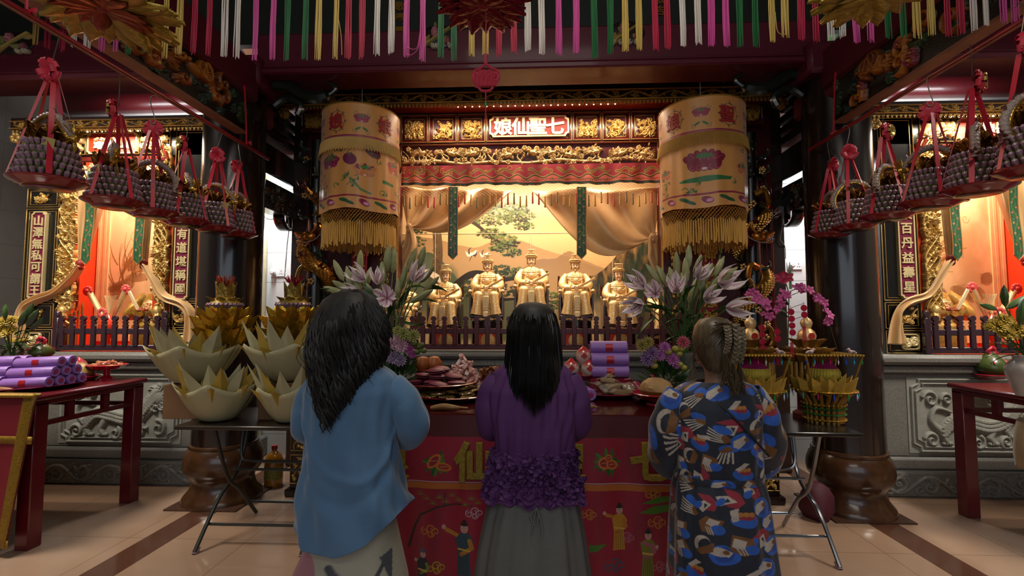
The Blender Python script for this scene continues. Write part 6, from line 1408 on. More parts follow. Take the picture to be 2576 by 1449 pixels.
# ---- folding tables
GM = mat('grey_painted_steel', '3c3c38', .4, .6, .2, 20); CHR = mat('worn_chrome', '8c9096', .22, .9, .1, 20)
def folding_table(x0, x1, y0, y1, zt, lab, mtop, ml, feet):
    t = thing('folding_table', lab, 'table', ((x0 + x1) / 2, (y0 + y1) / 2, 0)); a, b = (x1 - x0) / 2, (y1 - y0) / 2; q = MB(); q.bx(-a, a, -b, b, zt - .025, zt, bev=.006); q.build('table_top', mtop, t)
    for s in (-1, 1):
        x = s * (a - .18); q = MB(); q.tube(spl([(x, b - .1, zt - .03), (x, .1, zt * .52), (x, -.12, .25), (x, -b - .02, .012)], 5), .0125, 8); q.build('leg', ml, t); q = MB(); q.tube(spl([(x - .03 * s, -b + .08, zt - .03), (x - .03 * s, -.08, zt * .5), (x - .03 * s, .06, .25), (x - .03 * s, b - .04, .012)], 5), .0125, 8); q.build('leg', ml, t)
        q = MB(); q.tube([(x, -b + .01, .03), (x, -b - .02, .0)], .016, 8); q.build('rubber_foot', mat('worn_rubber_foot', '8a7078', .6), t)
    w = a - .18
    for y, z in ((-b + .1, .13), (b - .12, .12), (.02, .4)): q = MB(); q.tube([(-w, y, z), (w, y, z)], .010, 8); q.build('crossbar', ml, t)
    q = MB(); q.tube(spl([(-w + .06, .05, zt - .03), (-w + .06, .02, zt * .66), (-w + .14, .02, zt * .60), (w - .14, .02, zt * .60), (w - .06, .02, zt * .66), (w - .06, .05, zt - .03)], 6), .011, 8); q.build('brace_loop', ml, t)
TL = at(436, 1075, 2.93).x; folding_table(TL, -1.22, 2.93, 3.55, .765, 'folding table with worn dark top and grey tube legs under the paper lotuses', mat('worn_dark_laminate', '2c2218', .35, 0, .4, 14), GM, None)
TRX = at(2174, 1078, 2.92).x; folding_table(1.12, TRX, 2.92, 3.5, .765, 'folding table with dark top and chrome tube legs under the gold paper baskets', mat('dark_marbled_laminate', '1e1a18', .2, 0, .4, 14), CHR, None)
# ---- paper lotuses
CP = mat('cream_joss_paper', 'a8a07a', .6, 0, .12, 8, .25, 14); GP = mat('matte_gold_joss_paper', 'b09440', .38, .3, .3, 10, .3, 20); OP = mat('orange_joss_paper', '9a4420', .6, 0, .2, 20); GF = mat('bright_gold_foil_paper', 'c79a2c', .22, .85, .3, 16, .5, 24)
def fpetal(q, M, L, W, d=.3):   # folded pointed paper petal, creased down the middle
    V = [(-W / 2, 0, 0), (W / 2, 0, 0), (W * .52, L * .45, d * W * .5), (0, L, 0), (-W * .52, L * .45, d * W * .5), (0, 0, -d * W), (0, L * .45, -d * W * .6)]
    q.add(V, [(0, 5, 6, 4), (5, 1, 2, 6), (4, 6, 3), (6, 2, 3)], M)
def cream_lotus(r, h, seed, lab, loc, rz=0):
    rr = random.Random(seed); t = thing('paper_lotus', lab, 'offering', loc, rz, group='cream paper lotuses on the left folding table')
    n = 48; q = MB()
    def cup(u, v):
        a = u * 2 * PI; k = abs(((a * 5 / (2 * PI)) % 1) - .5) * 2; R_ = r * (.34 + .66 * v ** .8) * (1 + .12 * k * v); return (R_ * math.cos(a), R_ * math.sin(a), h * (.62 * v ** 1.3 + .16 * (k - .4) * v * v) + .004 * math.sin(a * 9) * v)
    q.grid(cup, 60, 8); q.lathe([(.001, .001), (r * .36, .001)], 24); q.build('wrapping_paper', CP, t, solid=.002, smooth=True)
    q = MB(); q2 = MB()
    for k in range(14):
        a = 2 * PI * k / 14 + rr.uniform(-.12, .12); d = Vector((math.cos(a), math.sin(a), 0)); p = d * r * rr.uniform(.42, .62) + Vector((0, 0, h * .3)); M = aim(p, d * rr.uniform(.3, .6) + Vector((0, 0, 1)), rr.uniform(-.3, .3)); fpetal(q if k % 3 else q2, M, h * rr.uniform(.72, .95), r * .46, .34)
    for k in range(8):
        a = 2 * PI * (k + .5) / 8; d = Vector((math.cos(a), math.sin(a), 0)); M = aim(d * r * .6 + Vector((0, 0, h * .35)), d * .9 + Vector((0, 0, .8))); fpetal(q2, M, h * .5, r * .5, .35)
    q.build('tall_folded_petals', CP, t, smooth=False, solid=.0015); q2.build('gold_lined_petals', GP, t, smooth=False, solid=.0015)
    q = MB()
    for k in range(40): a = rr.uniform(0, 6.3); b = rr.uniform(0, r * .45); M = aim((b * math.cos(a), b * math.sin(a), h * .42), (math.cos(a) * .5, math.sin(a) * .5, 1)); q.petal(.07, .03, .3, M, n=3)
    q.build('orange_paper_heart', OP, t, smooth=False); return t
def gold_lotus(r, h, seed, lab, loc):
    rr = random.Random(seed); t = thing('gold_foil_lotus', lab, 'offering', loc, group='gold foil lotuses')
    for j, (rad, z, L, tilt, n) in enumerate(((.5, .12, .55, .95, 12), (.62, .34, .6, .7, 13), (.55, .55, .55, .5, 11), (.36, .66, .5, .3, 8))):
        q = MB()
        for k in range(n): a = 2 * PI * (k + .5 * (j % 2)) / n; d = Vector((math.cos(a), math.sin(a), 0)); fpetal(q, aim(d * r * rad * .8 + Vector((0, 0, h * z)), d * tilt + Vector((0, 0, .75)), rr.uniform(-.15, .15)), h * L, r * .42, .5)
        q.build('foil_petal_ring', GF, t, smooth=False, solid=.0015)
    q = MB(); q.lathe([(r * .3, 0), (r * .2, .02), (r * .35, h * .3), (r * .5, h * .6), (r * .4, h * .7), (.001, h * .7)], 24); q.build('foil_core', mat('magenta_gold_core', '7a2028', .4, .3, .5, 20), t); return t
ftz = .765
p1, p2 = on(520, 1066, ftz), on(712, 1068, ftz); cream_lotus(.235, .36, 1, 'cream paper lotus at the front left corner of the folding table', p1 + Vector((0, .12, 0))); cream_lotus(.2, .34, 2, 'cream paper lotus at the front of the folding table beside the woman in blue', p2 + Vector((-.0, .1, 0)), .4)
def riser(p, z0, z1, lab): t = q = MB(); q.bx(p.x - .13, p.x + .13, p.y - .12, p.y + .12, z0, z1, bev=.004); q.build('carton', mat('brown_cardboard', '6a4a2c', .8), label=lab, cat='box')
for i, (px, pyb, pxg, sc) in enumerate(((490, 962, 563, 1), (722, 958, 735, .96))):
    Yb = 3.24; b = at(px, pyb, Yb); wh = ('left', 'right')[i]; riser(b, ftz, b.z, 'brown carton under the %s rear cream lotus' % wh)
    cream_lotus(.265 * sc, .37, 3 + i, 'cream paper lotus behind, raised on a carton, %s of two' % wh, b, .3 * i)
    g = at(pxg, 868, Yb + .06); gold_lotus(.215, .27, 7 + i, 'gold foil lotus crowning the %s stack of cream lotuses' % wh, g)
    c0 = g + Vector((0, 0, .235)); t = thing('paper_crown_offering', 'gold paper crown with %s on the %s gold lotus' % (('purple note ruff and orange tuft', 'note ruff and red tinsel')[i], wh), 'offering', c0); rr = random.Random(i)
    q = MB(); [q.tube([(math.cos(a) * .05, math.sin(a) * .05, 0), (math.cos(a) * .115, math.sin(a) * .115, .055)], [.009, .011], 6) for a in [2 * PI * k / 26 for k in range(26)]]; q.build('rolled_note_ruff', NOTE, t)
    q = MB(); q.lathe([(.03, -.05), (.06, .02), (.1, .06), (.07, .09), (.058, .1)], 24); q.build('ruff_base', GP, t)
    q = MB(); n = 7
    for k in range(n):
        a0, a1 = 2 * PI * k / n, 2 * PI * (k + 1) / n; am = (a0 + a1) / 2; P = lambda a, r_, z: (math.cos(a) * r_, math.sin(a) * r_, z); q.add([P(a0, .058, .09), P(a1, .058, .09), P(a1, .062, .17), P(am, .07, .215), P(a0, .062, .17)], [(0, 1, 2, 3, 4)]); fpetal(q, aim(P(am, .06, .07), (math.cos(am) * .9, math.sin(am) * .9, .5)), .07, .06, .3)
    q.build('crown_points', mat('green_gold_foil', '8a7c34', .3, .7, .6, 40, .5, 60, col2='c8a850'), t, smooth=False, solid=.0015)
    q = MB(); [q.tube([(0, 0, .13), (math.cos(a) * .03, math.sin(a) * .03, .2), (math.cos(a) * .06, math.sin(a) * .06, .2 + rr.uniform(.01, .06))], .0022, 4) for a in [rr.uniform(0, 6.3) for _ in range(60)]]; q.build('tinsel_tuft', mat('orange_tinsel', 'a8401c', .3, .5) if i == 0 else mat('crimson_tinsel', 'a81430', .3, .5), t)
# ---- gold paper baskets with canopies on the right folding table
RG = mat('gold_magenta_rolls', '9a7428', .35, .5, .4, 9, col2='b8863a'); MAG = mat('magenta_paper', '8a1450', .6); YEL = mat('yellow_honeycomb_paper', 'a8952c', .7, 0, .1, 60, .3, 200); GT_ = mat('gold_tinsel', 'a8822c', .3, .7, .4, 60)
GEM = [mat(n, c, .1, 0, .05, 20, coat=1) for n, c in (('blue_gem', '1c4ac0'), ('teal_gem', '1c9ab0'), ('green_gem', '1c8a3c'), ('pink_gem', 'b01c5c'), ('clear_gem', 'c8c0c8'))]
def basket(px, lab):
    b = on(px, 1068, ftz); t = thing('gold_paper_basket', lab, 'offering', b + Vector((0, .11, 0)), group='gold paper peach baskets'); rr = random.Random(px)
    q = MB(); n = 20; [q.tube([(math.cos(a) * .1, math.sin(a) * .1, 0), (math.cos(a) * .105, math.sin(a) * .105, .13), (math.cos(a) * .16, math.sin(a) * .16, .2)], [.014, .014, .012], 8) for a in [2 * PI * k / n for k in range(n)]]; q.build('upright_gold_rolls', RG, t)
    for z, r_, m_ in ((.02, .118, GT_), (.055, .118, mat('green_tinsel', '1f5a20', .4, .3)), (.09, .12, mat('green_tinsel', '')), (.115, .122, GT_), (.205, .185, GT_)): q = MB(); q.lathe([(r_, -.006), (r_ + .008, 0), (r_, .006)], 50, (0, 0, z), wob=lambda a, j: 1 + .03 * math.sin(a * 40)); [q.ell((math.cos(a) * (r_ + .004), math.sin(a) * (r_ + .004), z), .006, 5, 4) for a in [k * .21 for k in range(30)]]; q.build('tinsel_band', m_, t)
    q = MB(); n = 13; [fpetal(q, aim((math.cos(a) * .13, math.sin(a) * .13, .2), (math.cos(a) * .6, math.sin(a) * .6, .9), 0), .115, .085, .45) for a in [2 * PI * k / n for k in range(n)]]; [fpetal(q, aim((math.cos(a) * .09, math.sin(a) * .09, .2), (math.cos(a) * .35, math.sin(a) * .35, .9), 0), .12, .075, .45) for a in [2 * PI * (k + .5) / 10 for k in range(10)]]; q.build('folded_petals', mat('gold_magenta_petals', 'b08e3a', .4, .4, .3, 14, .3, 30), t, smooth=False, solid=.0015)
    q = MB(); n = 72; prof = [(.02, .25), (.075, .262), (.1, .29), (.1, .32), (.088, .345)]; q.lathe(prof, n, wob=lambda a, j: 1 + .025 * (1 if int(round(a / (2 * PI) * n)) % 2 else -1)); pe = q.build('honeycomb_peach', YEL, t)
    q = MB(); q.lathe([(.088, .345), (.06, .375), (.035, .395), (.012, .425), (.002, .435)], n, wob=lambda a, j: 1 + .03 * (1 if int(round(a / (2 * PI) * n)) % 2 else -1)); q.build('magenta_peach_tip', MAG, pe)
    [MB().tube([(sx * .125, sy * .1, .24), (sx * .175, sy * .13, .43)], .007, 7).build('striped_post', RG, t) for sx in (-1, 1) for sy in (-1, 1)]
    q = MB(); q.bx(-.175, .175, -.13, .13, .43, .437); [q.ell((x, y, .434), .008, 5, 4) for k in range(19) for x, y in ((-.18 + .02 * k, -.132), (-.18 + .02 * k, .132))]; [q.ell((x, -.13 + .02 * k, .434), .008, 5, 4) for k in range(14) for x in (-.178, .178)]; q.build('canopy', GT_, t)
    for k in range(16):
        x = -.17 + .34 * (k % 8) / 7; y = -.132 if k < 8 else .132; z = .405; q = MB(); q.tube([(x, y, .43), (x, y, z)], .001, 4); q.tube([(x, y, z), (x, y, z - .012), (x, y, z - .03)], [.002, .0055, .001], 6); q.build('hanging_gem', GEM[k % 5], t)
    for k in range(14): a = 2 * PI * k / 14; x, y = math.cos(a) * .192, math.sin(a) * .192; q = MB(); q.tube([(x, y, .2), (x, y, .18), (x, y, .155)], [.002, .006, .001], 6); q.build('hanging_gem', GEM[(k * 2) % 5], t)
    q = MB(); q.tube(spl([(-.06, 0, .437), (-.05, 0, .465), (0, 0, .475), (.05, 0, .465), (.06, 0, .437)], 5), .004, 6); q.build('wire_handle', GT_, t)
    for k, sx in enumerate((-1, 1)):
        bd = MB(); bd.tube([(-.03, 0, .012), (-.012, 0, .016), (.008, 0, .018), (.018, 0, .03)], [.003, .012, .013, .008], 10); bd.ell((.02, 0, .035), .009, 8, 6); bd.tube([(.027, 0, .035), (.035, 0, .033)], [.003, .001], 5); q = MB(); q.add(bd.V, bd.F, Matrix.Translation((sx * .13 + .0, -.1, .437)) @ Matrix.Rotation(0 if sx < 0 else PI, 4, 'Z')); o = q.build('toy_bird', mat('white_pink_bird', 'c8a8a8', .5, 0, .2, 90), t)
        q = MB(); [q.ell((sx * .13 - sx * -.004, -.1 + w * .011, .455), (.014, .004, .008), 8, 5) for w in (-1, 1)]; q.build('painted_wings', mat('painted_bird_wings', '6a6a5c', .5, 0, .8, 120), o)
basket(2100, 'gold paper basket with honeycomb peach and beaded canopy, nearest the right column'); basket(1918, 'gold paper basket with honeycomb peach and beaded canopy, beside the woman in the patterned dress')
def tower(px, lab, seed):
    b = on(px, 1000, ftz); b.y = 3.36; b.x = at(px, 1000, 3.36).x; rr = random.Random(seed); t = thing('tiered_gold_tower', lab, 'offering', Vector((b.x, b.y, ftz)), group='tiered gold paper towers')
    q = MB(); q.lathe([(.1, 0), (.1, .03), (.07, .05), (.07, .2), (.1, .24)], 24); q.build('tower_stand', mat('dark_red_card', '5a1414', .5, 0, .3, 20), t)
    q = MB(); n = 24; [q.tube([(math.cos(a) * .13, math.sin(a) * .13, .22), (math.cos(a) * .13, math.sin(a) * .13, .38)], .0135, 7) for a in [2 * PI * k / n for k in range(n)]]; q.build('upright_gold_rolls', RG, t)
    for j, (z, rad, n) in enumerate(((.38, .15, 13), (.42, .12, 11), (.49, .07, 8))): q = MB(); [fpetal(q, aim((math.cos(a) * rad * .6, math.sin(a) * rad * .6, z), (math.cos(a), math.sin(a), .55), 0), .13 - .02 * j, .1 - .015 * j, .4) for a in [2 * PI * (k + .5 * j) / n for k in range(n)]]; q.build('paper_petal_tier', mat('brown_gold_paper', '7a5420', .5, .3, .4, 14), t, smooth=False, solid=.0015)
    q = MB(); q.lathe([(.02, .5), (.05, .52), (.058, .55), (.048, .58), (.026, .6), (.034, .62), (.038, .64), (.03, .66), (.01, .675), (.004, .69), (.006, .7)], 24); g = q.build('golden_gourd', GOLDB, t); q = MB(); q.lathe([(.001, 0), (.02, 0), (.022, .004)], 16, M=rotm(PI / 2, 0, 0, (0, -.056, .55))); q.build('red_medallion', mat('red_medallion', 'a8281c', .4), g)
tower(1893, 'tiered gold paper tower with gourd, behind the basket beside the patterned dress', 1); tower(2035, 'tiered gold paper tower with gourd, behind the basket nearest the column', 2)
# blossom sprays, charms and red flower behind
PKB = mat('pink_blossom', 'b84a84', .5, 0, .15, 60, sss=.1); RDF = mat('red_silk_flower', 'a01c40', .5, 0, .2, 60)
def blossom(q, c, r, d, n=5, seed=0):
    for k in range(n): M = aim(c, Vector(d), 0) @ Matrix.Rotation(2 * PI * k / n + seed, 4, 'Y') @ Matrix.Rotation(1.05, 4, 'X'); q.petal(r, r * .85, .3, M, n=3, tip=.4, curl=.3)
def spray_arc(pts, Y, n, lab, seed):
    P = [at(x, y, Y) for x, y in pts]; t = thing('blossom_spray', lab, 'flowers', P[0]); W = spl(P, 6); rr = random.Random(seed); q = MB(); q.tube([p - P[0] for p in W], .003, 5); q.build('stem', mat('brown_wire_stem', '3a2418', .6), t)
    for k in range(n):
        p = W[min(len(W) - 1, int((k + .5) / n * len(W) * .8))] - P[0]; q = MB(); blossom(q, p + Vector((rr.uniform(-.02, .02), -.02, rr.uniform(-.02, .02))), .034, (rr.uniform(-.6, .6), -1, rr.uniform(-.3, .6)), 5, rr.random()); blossom(q, p + Vector((rr.uniform(-.02, .02), .01, rr.uniform(-.02, .02))), .03, (rr.uniform(-1, 1), -.5, rr.uniform(-.3, 1)), 5, rr.random()); q.build('blossom', PKB, t)
spray_arc([(1955, 790), (1958, 765), (1970, 745), (2000, 728), (2030, 727), (2055, 745), (2072, 775), (2085, 810), (2100, 860), (2106, 880)], 3.3, 11, 'arching pink blossom spray over the gourd tower nearest the column', 1); spray_arc([(1880, 742), (1900, 745), (1915, 755), (1925, 775), (1930, 800), (1926, 830)], 3.3, 7, 'pink blossom spray hanging behind the woman in the patterned dress', 2)
for px, py, lab in ((1972, 700, 'red silk lily with green glass tube beside the right timber post'),):
    p = at(px, py, 3.6); t = thing('red_silk_lily', lab, 'flower', p); q = MB(); blossom(q, (0, 0, 0), .07, (-.3, -.6, .6), 6); q.build('petals', RDF, t); q = MB(); q.tube(spl([(.0, 0, 0), (.03, 0, -.12), (.02, 0, -.35), (0, 0, -.72)], 5), .004, 5); [q.petal(.12, .03, .2, aim((.02, 0, -.14 - k * .03), (math.cos(k * 2), math.sin(k * 2), .4)), n=4) for k in range(7)]; q.build('stem_and_leaves', mat('dark_green_leaf', '1c3f18', .45, 0, .3, 20), t); q = MB(); q.tube([(.045, 0, -.08), (.045, 0, .06)], .009, 10); q.tube([(.045, 0, .06), (.045, 0, .12)], [.005, .003], 8); q.build('glass_tube', mat('green_glass', '3fb04a', .05, 0, .1, 20, trans=.6), t)
for i, (px, py, h) in enumerate(((1916, 840, .22), (1955, 850, .12), (1990, 800, .2), (2022, 790, .12))):
    p = at(px, py, 3.24); t = thing('red_charm_streamer', 'red and gold lucky charm streamer hanging from the blossom sprays, %s from the left' % ORD[i], 'charm', p); q = MB(); [q.lathe([(.001, 0), (.02, 0), (.022, .004), (.001, .005)], 12, M=rotm(PI / 2, 0, 0, (0, -.003 * k, .04 - k * .045))) for k in range(int(h / .05))]; q.tube([(0, 0, .08), (0, 0, -h)], .0015, 4); q.build('red_discs', mat('red_foil_disc', 'a81430', .35, .3), t); q = MB(); [q.tube([(x * .004, 0, .04 - h), (x * .006, 0, -.06 - h)], .002, 4) for x in range(-2, 3)]; q.build('charm_tassel', mat('red_charm_thread', 'a81430', .6), t)
# ---- flowers
LW = mat('lily_petal', rough=.45, attr=True); GL = mat('lily_leaf_green', '2a4a1c', .4, 0, .3, 14); BUD = mat('lily_bud', '7d8a52', .45, 0, .25, 24, col2='a9a878')
lcol = lambda t_, u: tuple((1 - k) * a + k * b for a, b in zip(lin('f0e4e2'), lin('a01468')) for k in [max(0, 1 - abs(u) * 1.7) * max(0, min(1, 1.25 - t_ * 1.2)) * .95])
def lily(q, c, d, r, openk=1.0):
    for k in range(6):
        b = MB(); b.petal(r, r * (.34 if k % 2 else .42), .35, None, n=7, tip=.8, curl=-.7 * openk, base=.3); M = aim(c, d) @ Matrix.Rotation(k * PI / 3, 4, 'Y') @ Matrix.Rotation(.35 + .75 * openk, 4, 'X'); n0 = len(q.V); q.add(b.V, b.F, M)
        for i in range(len(b.V)): t_ = (i // 5) / 7; u = (i % 5) / 4 * 2 - 1; q.C[n0 + i] = lcol(t_, u)
    for k in range(5): a = k * 1.25; M = aim(c, d); q.tube([M @ Vector((0, 0, 0)), M @ Vector((math.cos(a) * r * .15, r * .55, math.sin(a) * r * .15))], .0014, 4, col=lin('6a7a30')); q.ell(M @ Vector((math.cos(a) * r * .15, r * .57, math.sin(a) * r * .15)), (.003, .003, .006), 5, 4, col=lin('6a2a14'))
def lily_vase(loc, lab, buds, blooms, leaves, seed, Y):
    t = thing('lily_bouquet', lab, 'flowers', loc); rr = random.Random(seed); o = Vector(loc); neck = o + Vector((0, 0, .25))
    q = MB(); q.lathe([(.05, 0), (.055, .01), (.06, .12), (.05, .2), (.062, .26), (.058, .26), (.046, .2), (.055, .12), (.05, .015), (.001, .015)], 24); q.build('glass_vase', mat('clear_vase_glass', 'c8d0c8', .05, 0, 0, 5, trans=.9), t)
    st = MB(); qb = MB()
    for px, py, dx, dy, L in buds:
        p = at(px, py, Y + rr.uniform(-.1, .12)); d = Vector((dx, rr.uniform(-.25, .1), dy)).normalized(); st.tube(spl([neck - Vector((rr.uniform(-.02, .02), 0, .15)) - o, neck + (p - neck) * .45 + Vector((0, 0, .05)) - o, p - d * L * .5 - o], 5), .0038, 5)
        w = L * .14; M = aim(p - d * L * .5 - o, d); V = MB(); V.lathe([(.002, 0), (w * .75, L * .15), (w, L * .45), (w * .8, L * .75), (w * .3, L * .95), (.001, L)], 9, wob=lambda a, j: 1 + .09 * math.cos(3 * a)); qb.add(V.V, V.F, M @ Matrix.Rotation(-PI / 2, 4, 'X'))
    qb.build('buds', BUD, t)
    for px, py, dx, dyy, dz, r_, ok in blooms:
        p = at(px, py, Y - .08); q = MB(); lily(q, p - o, (dx, dyy, dz), r_, ok); q.build('lily_flower', LW, t, cols=True); st.tube(spl([neck - o, neck + (p - neck) * .5 + Vector((0, .02, .03)) - o, p - o], 5), .004, 5)
    st.build('stems', mat('stem_green', '3a5a24', .5), t); q = MB()
    for px, py, dx, dy, L in leaves: p = at(px, py, Y + rr.uniform(-.12, .1)) - o; q.petal(L, L * .3, .3, aim(p, (dx, rr.uniform(-.5, .2), dy), rr.uniform(-.6, .6)), n=6, tip=.9, curl=rr.uniform(-.6, .4))
    for k in range(34): a = rr.uniform(0, 6.3); z = rr.uniform(.2, .55); q.petal(rr.uniform(.1, .18), .035, .3, aim((math.cos(a) * .03, math.sin(a) * .03, z), (math.cos(a), math.sin(a), rr.uniform(.1, 1.2)), 0), n=5, tip=.9, curl=-.5)
    q.build('leaves', GL, t)
bl = [(852, 680, -.5, 1, .17), (905, 660, .05, 1, .18), (878, 700, -.2, 1, .17), (925, 700, .25, 1, .17), (975, 650, .15, 1, .2), (990, 655, .12, 1, .19), (960, 690, 0, 1, .18), (1035, 655, .35, 1, .18), (1060, 648, .35, 1, .17), (1015, 700, .2, 1, .17), (1040, 690, .6, 1, .17), (1075, 690, .7, .8, .16), (840, 730, -1, .3, .16), (860, 720, -.9, .5, .17), (935, 735, -.5, .8, .15), (900, 720, -.3, 1, .15), (1060, 745, .9, .5, .18), (1085, 715, .8, .8, .15), (1000, 725, .1, 1, .14)]
b = at(975, 850, 3.22); lily_vase(Vector((b.x, 3.22, .95)), 'tall bouquet of pink lilies and green buds before the left end of the railing', bl, [(975, 750, .05, -1, .1, .165, 1.1), (915, 705, -.5, -.5, .5, .14, .7), (1040, 705, .5, -.5, .7, .15, .6), (900, 742, -.6, -.7, .2, .13, .8), (950, 712, .1, -.6, .8, .12, .6)], [(950, 760, -.6, .5, .18), (1040, 760, 1, .2, .2), (1070, 730, 1, .3, .22), (1010, 810, .9, -.4, .2), (1000, 780, .5, .8, .2), (930, 780, -1, .2, .2), (1020, 730, 1, .6, .16), (860, 745, -.8, .5, .15)], 5, 3.22)
br = [(1733, 645, .05, 1, .17), (1703, 665, -.1, 1, .17), (1725, 680, 0, 1, .18), (1755, 670, .3, 1, .17), (1645, 690, -.7, .9, .18), (1665, 695, -.5, 1, .17), (1780, 690, .4, 1, .17), (1810, 670, .5, 1, .16), (1835, 690, .8, .7, .15), (1795, 720, .4, 1, .15), (1650, 735, -.6, .7, .17), (1745, 730, .3, 1, .2), (1765, 700, .15, 1, .17), (1690, 700, -.2, 1, .16), (1620, 770, -.9, .5, .13), (1715, 715, 0, 1, .16)]
b = at(1722, 850, 3.22); lily_vase(Vector((b.x, 3.22, .95)), 'tall bouquet of white and magenta lilies before the right end of the railing', br, [(1700, 730, -.2, -.8, .6, .15, .8), (1815, 715, .5, -.8, .4, .17, 1.1), (1830, 775, .8, -.6, .0, .17, .7), (1620, 720, -.8, -.5, .4, .15, .6), (1612, 765, -.8, -.6, -.2, .15, .8), (1775, 755, .3, -.7, .3, .14, .6), (1755, 700, .2, -.6, .6, .13, .6), (1650, 740, -.4, -.8, .3, .14, .8)], [(1680, 780, -1, .2, .2), (1650, 800, -1, -.5, .18), (1790, 790, .8, .3, .2), (1720, 760, 0, 1, .2), (1690, 800, -.5, .6, .2), (1760, 780, .5, 1, .22), (1740, 700, .3, 1, .16), (1800, 680, .5, 1, .15)], 6, 3.22)
def posy(px, py, Y, z0, lab, heads, seed):
    p0 = at(px, py, Y); o = Vector((p0.x, Y, z0)); t = thing('flower_arrangement', lab, 'flowers', o); rr = random.Random(seed)
    q = MB(); q.lathe([(.05, 0), (.06, .02), (.07, .1), (.06, .1), (.001, .03)], 20); q.build('pot', mat('dark_green_pot', '16281a', .4), t); q = MB()
    for k in range(170): a = rr.uniform(0, 6.3); e = rr.uniform(.0, 1.4); d = Vector((math.cos(a) * math.cos(e), math.sin(a) * math.cos(e) * .7, math.sin(e))); q.petal(rr.uniform(.04, .09), .018, .2, aim(d * rr.uniform(.05, .12) + Vector((0, 0, .1)), d + Vector((0, 0, .3)), rr.uniform(0, 3)), n=3)
    q.build('foliage', GL, t)
    for hx, hy, r_, col, nm in heads:
        p = at(hx, hy, Y - .1) - o; q = MB(); m_ = mat(nm, col, .6, 0, .25, 80)
        if 'button' in nm: q.ell(p, (r_, r_, r_ * .85), 14, 9)
        else:
            for tr in range(4):
                for k in range(14 - tr * 3): a = 2 * PI * k / (14 - tr * 3) + tr; M = aim(p, (rr.uniform(-.2, .2), -1, .45)) @ Matrix.Rotation(a, 4, 'Y') @ Matrix.Rotation(1.25 - tr * .3, 4, 'X'); q.petal(r_ * (1 - .12 * tr), r_ * .36, .4, M, n=3, tip=.5)
        q.build('flower_head', m_, t)
posy(1005, 900, 3.0, .95, 'low arrangement of pink and mauve flowers with seed pods, left on the table', [(985, 865, .05, 'b890a0', 'pale_pink_bloom'), (1010, 870, .05, 'b890a0', 'pale_pink_bloom'), (1000, 850, .04, 'b890a0', 'pale_pink_bloom'), (1030, 880, .035, '9a4a86', 'mauve_bloom'), (1038, 892, .03, '9a4a86', 'mauve_bloom'), (990, 900, .05, '8a7894', 'lilac_chrysanthemum'), (1008, 908, .045, '8a7894', 'lilac_chrysanthemum'), (1042, 865, .02, '4a5a20', 'green_button_pod'), (1056, 872, .02, '4a5a20', 'green_button_pod'), (1066, 882, .02, '4a5a20', 'green_button_pod'), (1050, 885, .02, '4a5a20', 'green_button_pod'), (1060, 868, .02, '4a5a20', 'green_button_pod'), (1015, 840, .05, '8a8a4c', 'pale_green_bloom'), (1040, 846, .05, '8a8a4c', 'pale_green_bloom'), (1000, 832, .035, '8a8a4c', 'pale_green_bloom')], 1)
posy(1672, 900, 2.95, .95, 'arrangement of pink carnations and yellow button flowers, right on the table', [(1628, 905, .05, '7a5a84', 'lilac_chrysanthemum_b'), (1640, 890, .05, '7a5a84', 'lilac_chrysanthemum_b'), (1660, 895, .04, 'a05a96', 'pink_carnation'), (1672, 875, .04, 'a05a96', 'pink_carnation'), (1692, 905, .045, 'a05a96', 'pink_carnation'), (1700, 918, .03, 'a05a96', 'pink_carnation'), (1718, 862, .045, 'a84a5c', 'coral_carnation'), (1681, 885, .023, '8a8230', 'yellow_button_flower'), (1700, 878, .024, '8a8230', 'yellow_button_flower'), (1714, 878, .02, '8a8230', 'yellow_button_flower'), (1708, 890, .021, '8a8230', 'yellow_button_flower'), (1645, 905, .02, '8a8230', 'yellow_button_flower'), (1646, 920, .022, '8a8230', 'yellow_button_flower'), (1710, 917, .02, '8a8230', 'yellow_button_flower'), (1720, 925, .02, '8a8230', 'yellow_button_flower'), (1615, 870, .045, '8a7a3c', 'cream_lily_bud'), (1630, 862, .04, '8a7a3c', 'cream_lily_bud')], 2)
# ---- dishes on the central table
TZ = .95; PLR = mat('deep_red_platter', '6e0c1e', .2, 0, .08, 8, coat=.5)
def platter(p, r, lab, name='round_platter', m=PLR, foot=0):
    q = MB(); prof = [(.001, 0), (r * .7, 0), (r * .78, .006), (r, .03), (r + .006, .032), (r * .98, .036), (r * .75, .014), (.001, .012)]
    if foot: prof = [(r * .45, -foot), (r * .42, -foot + .01), (r * .16, -foot * .6), (r * .2, -.01)] + prof[1:]
    q.lathe(prof, 36); o = q.build(name, m, label=lab, cat='dish', keep=True); o.location = (p[0], p[1], p[2] + foot); return o
def put(proto, n, p, rad, z0, dz, seed, lab, group, rots=(1, 1, 3), flat=.12, sc=(.9, 1.1), layers=3):
    rr = random.Random(seed); o = None; k = 0
    for L in range(layers):
        m_ = max(1, int(n * (1 - L / layers) ** 1.2 / sum((1 - i / layers) ** 1.2 for i in range(layers)) + .5)); R_ = rad * (1 - L / (layers + .3))
        for j in range(m_):
            a = 2 * PI * j / m_ + L * .7 + rr.uniform(-.2, .2); q_ = R_ * (1 if j % 3 else .55) * rr.uniform(.9, 1); o = proto if k == 0 else dup(proto); k += 1
            o.location = (p[0] + math.cos(a) * q_, p[1] + math.sin(a) * q_, z0 + L * dz); o.rotation_euler = (rr.uniform(-1, 1) * flat * rots[0], rr.uniform(-1, 1) * flat * rots[1], rr.uniform(0, rots[2])); s_ = rr.uniform(*sc); o.scale = (s_,) * 3; tag(o, lab, None, group)
p = on(1135, 1005, TZ); p.y += .05; pA = p; platter(p, .235, 'wide red platter of cellophane wrapped biscuits at the front of the table')
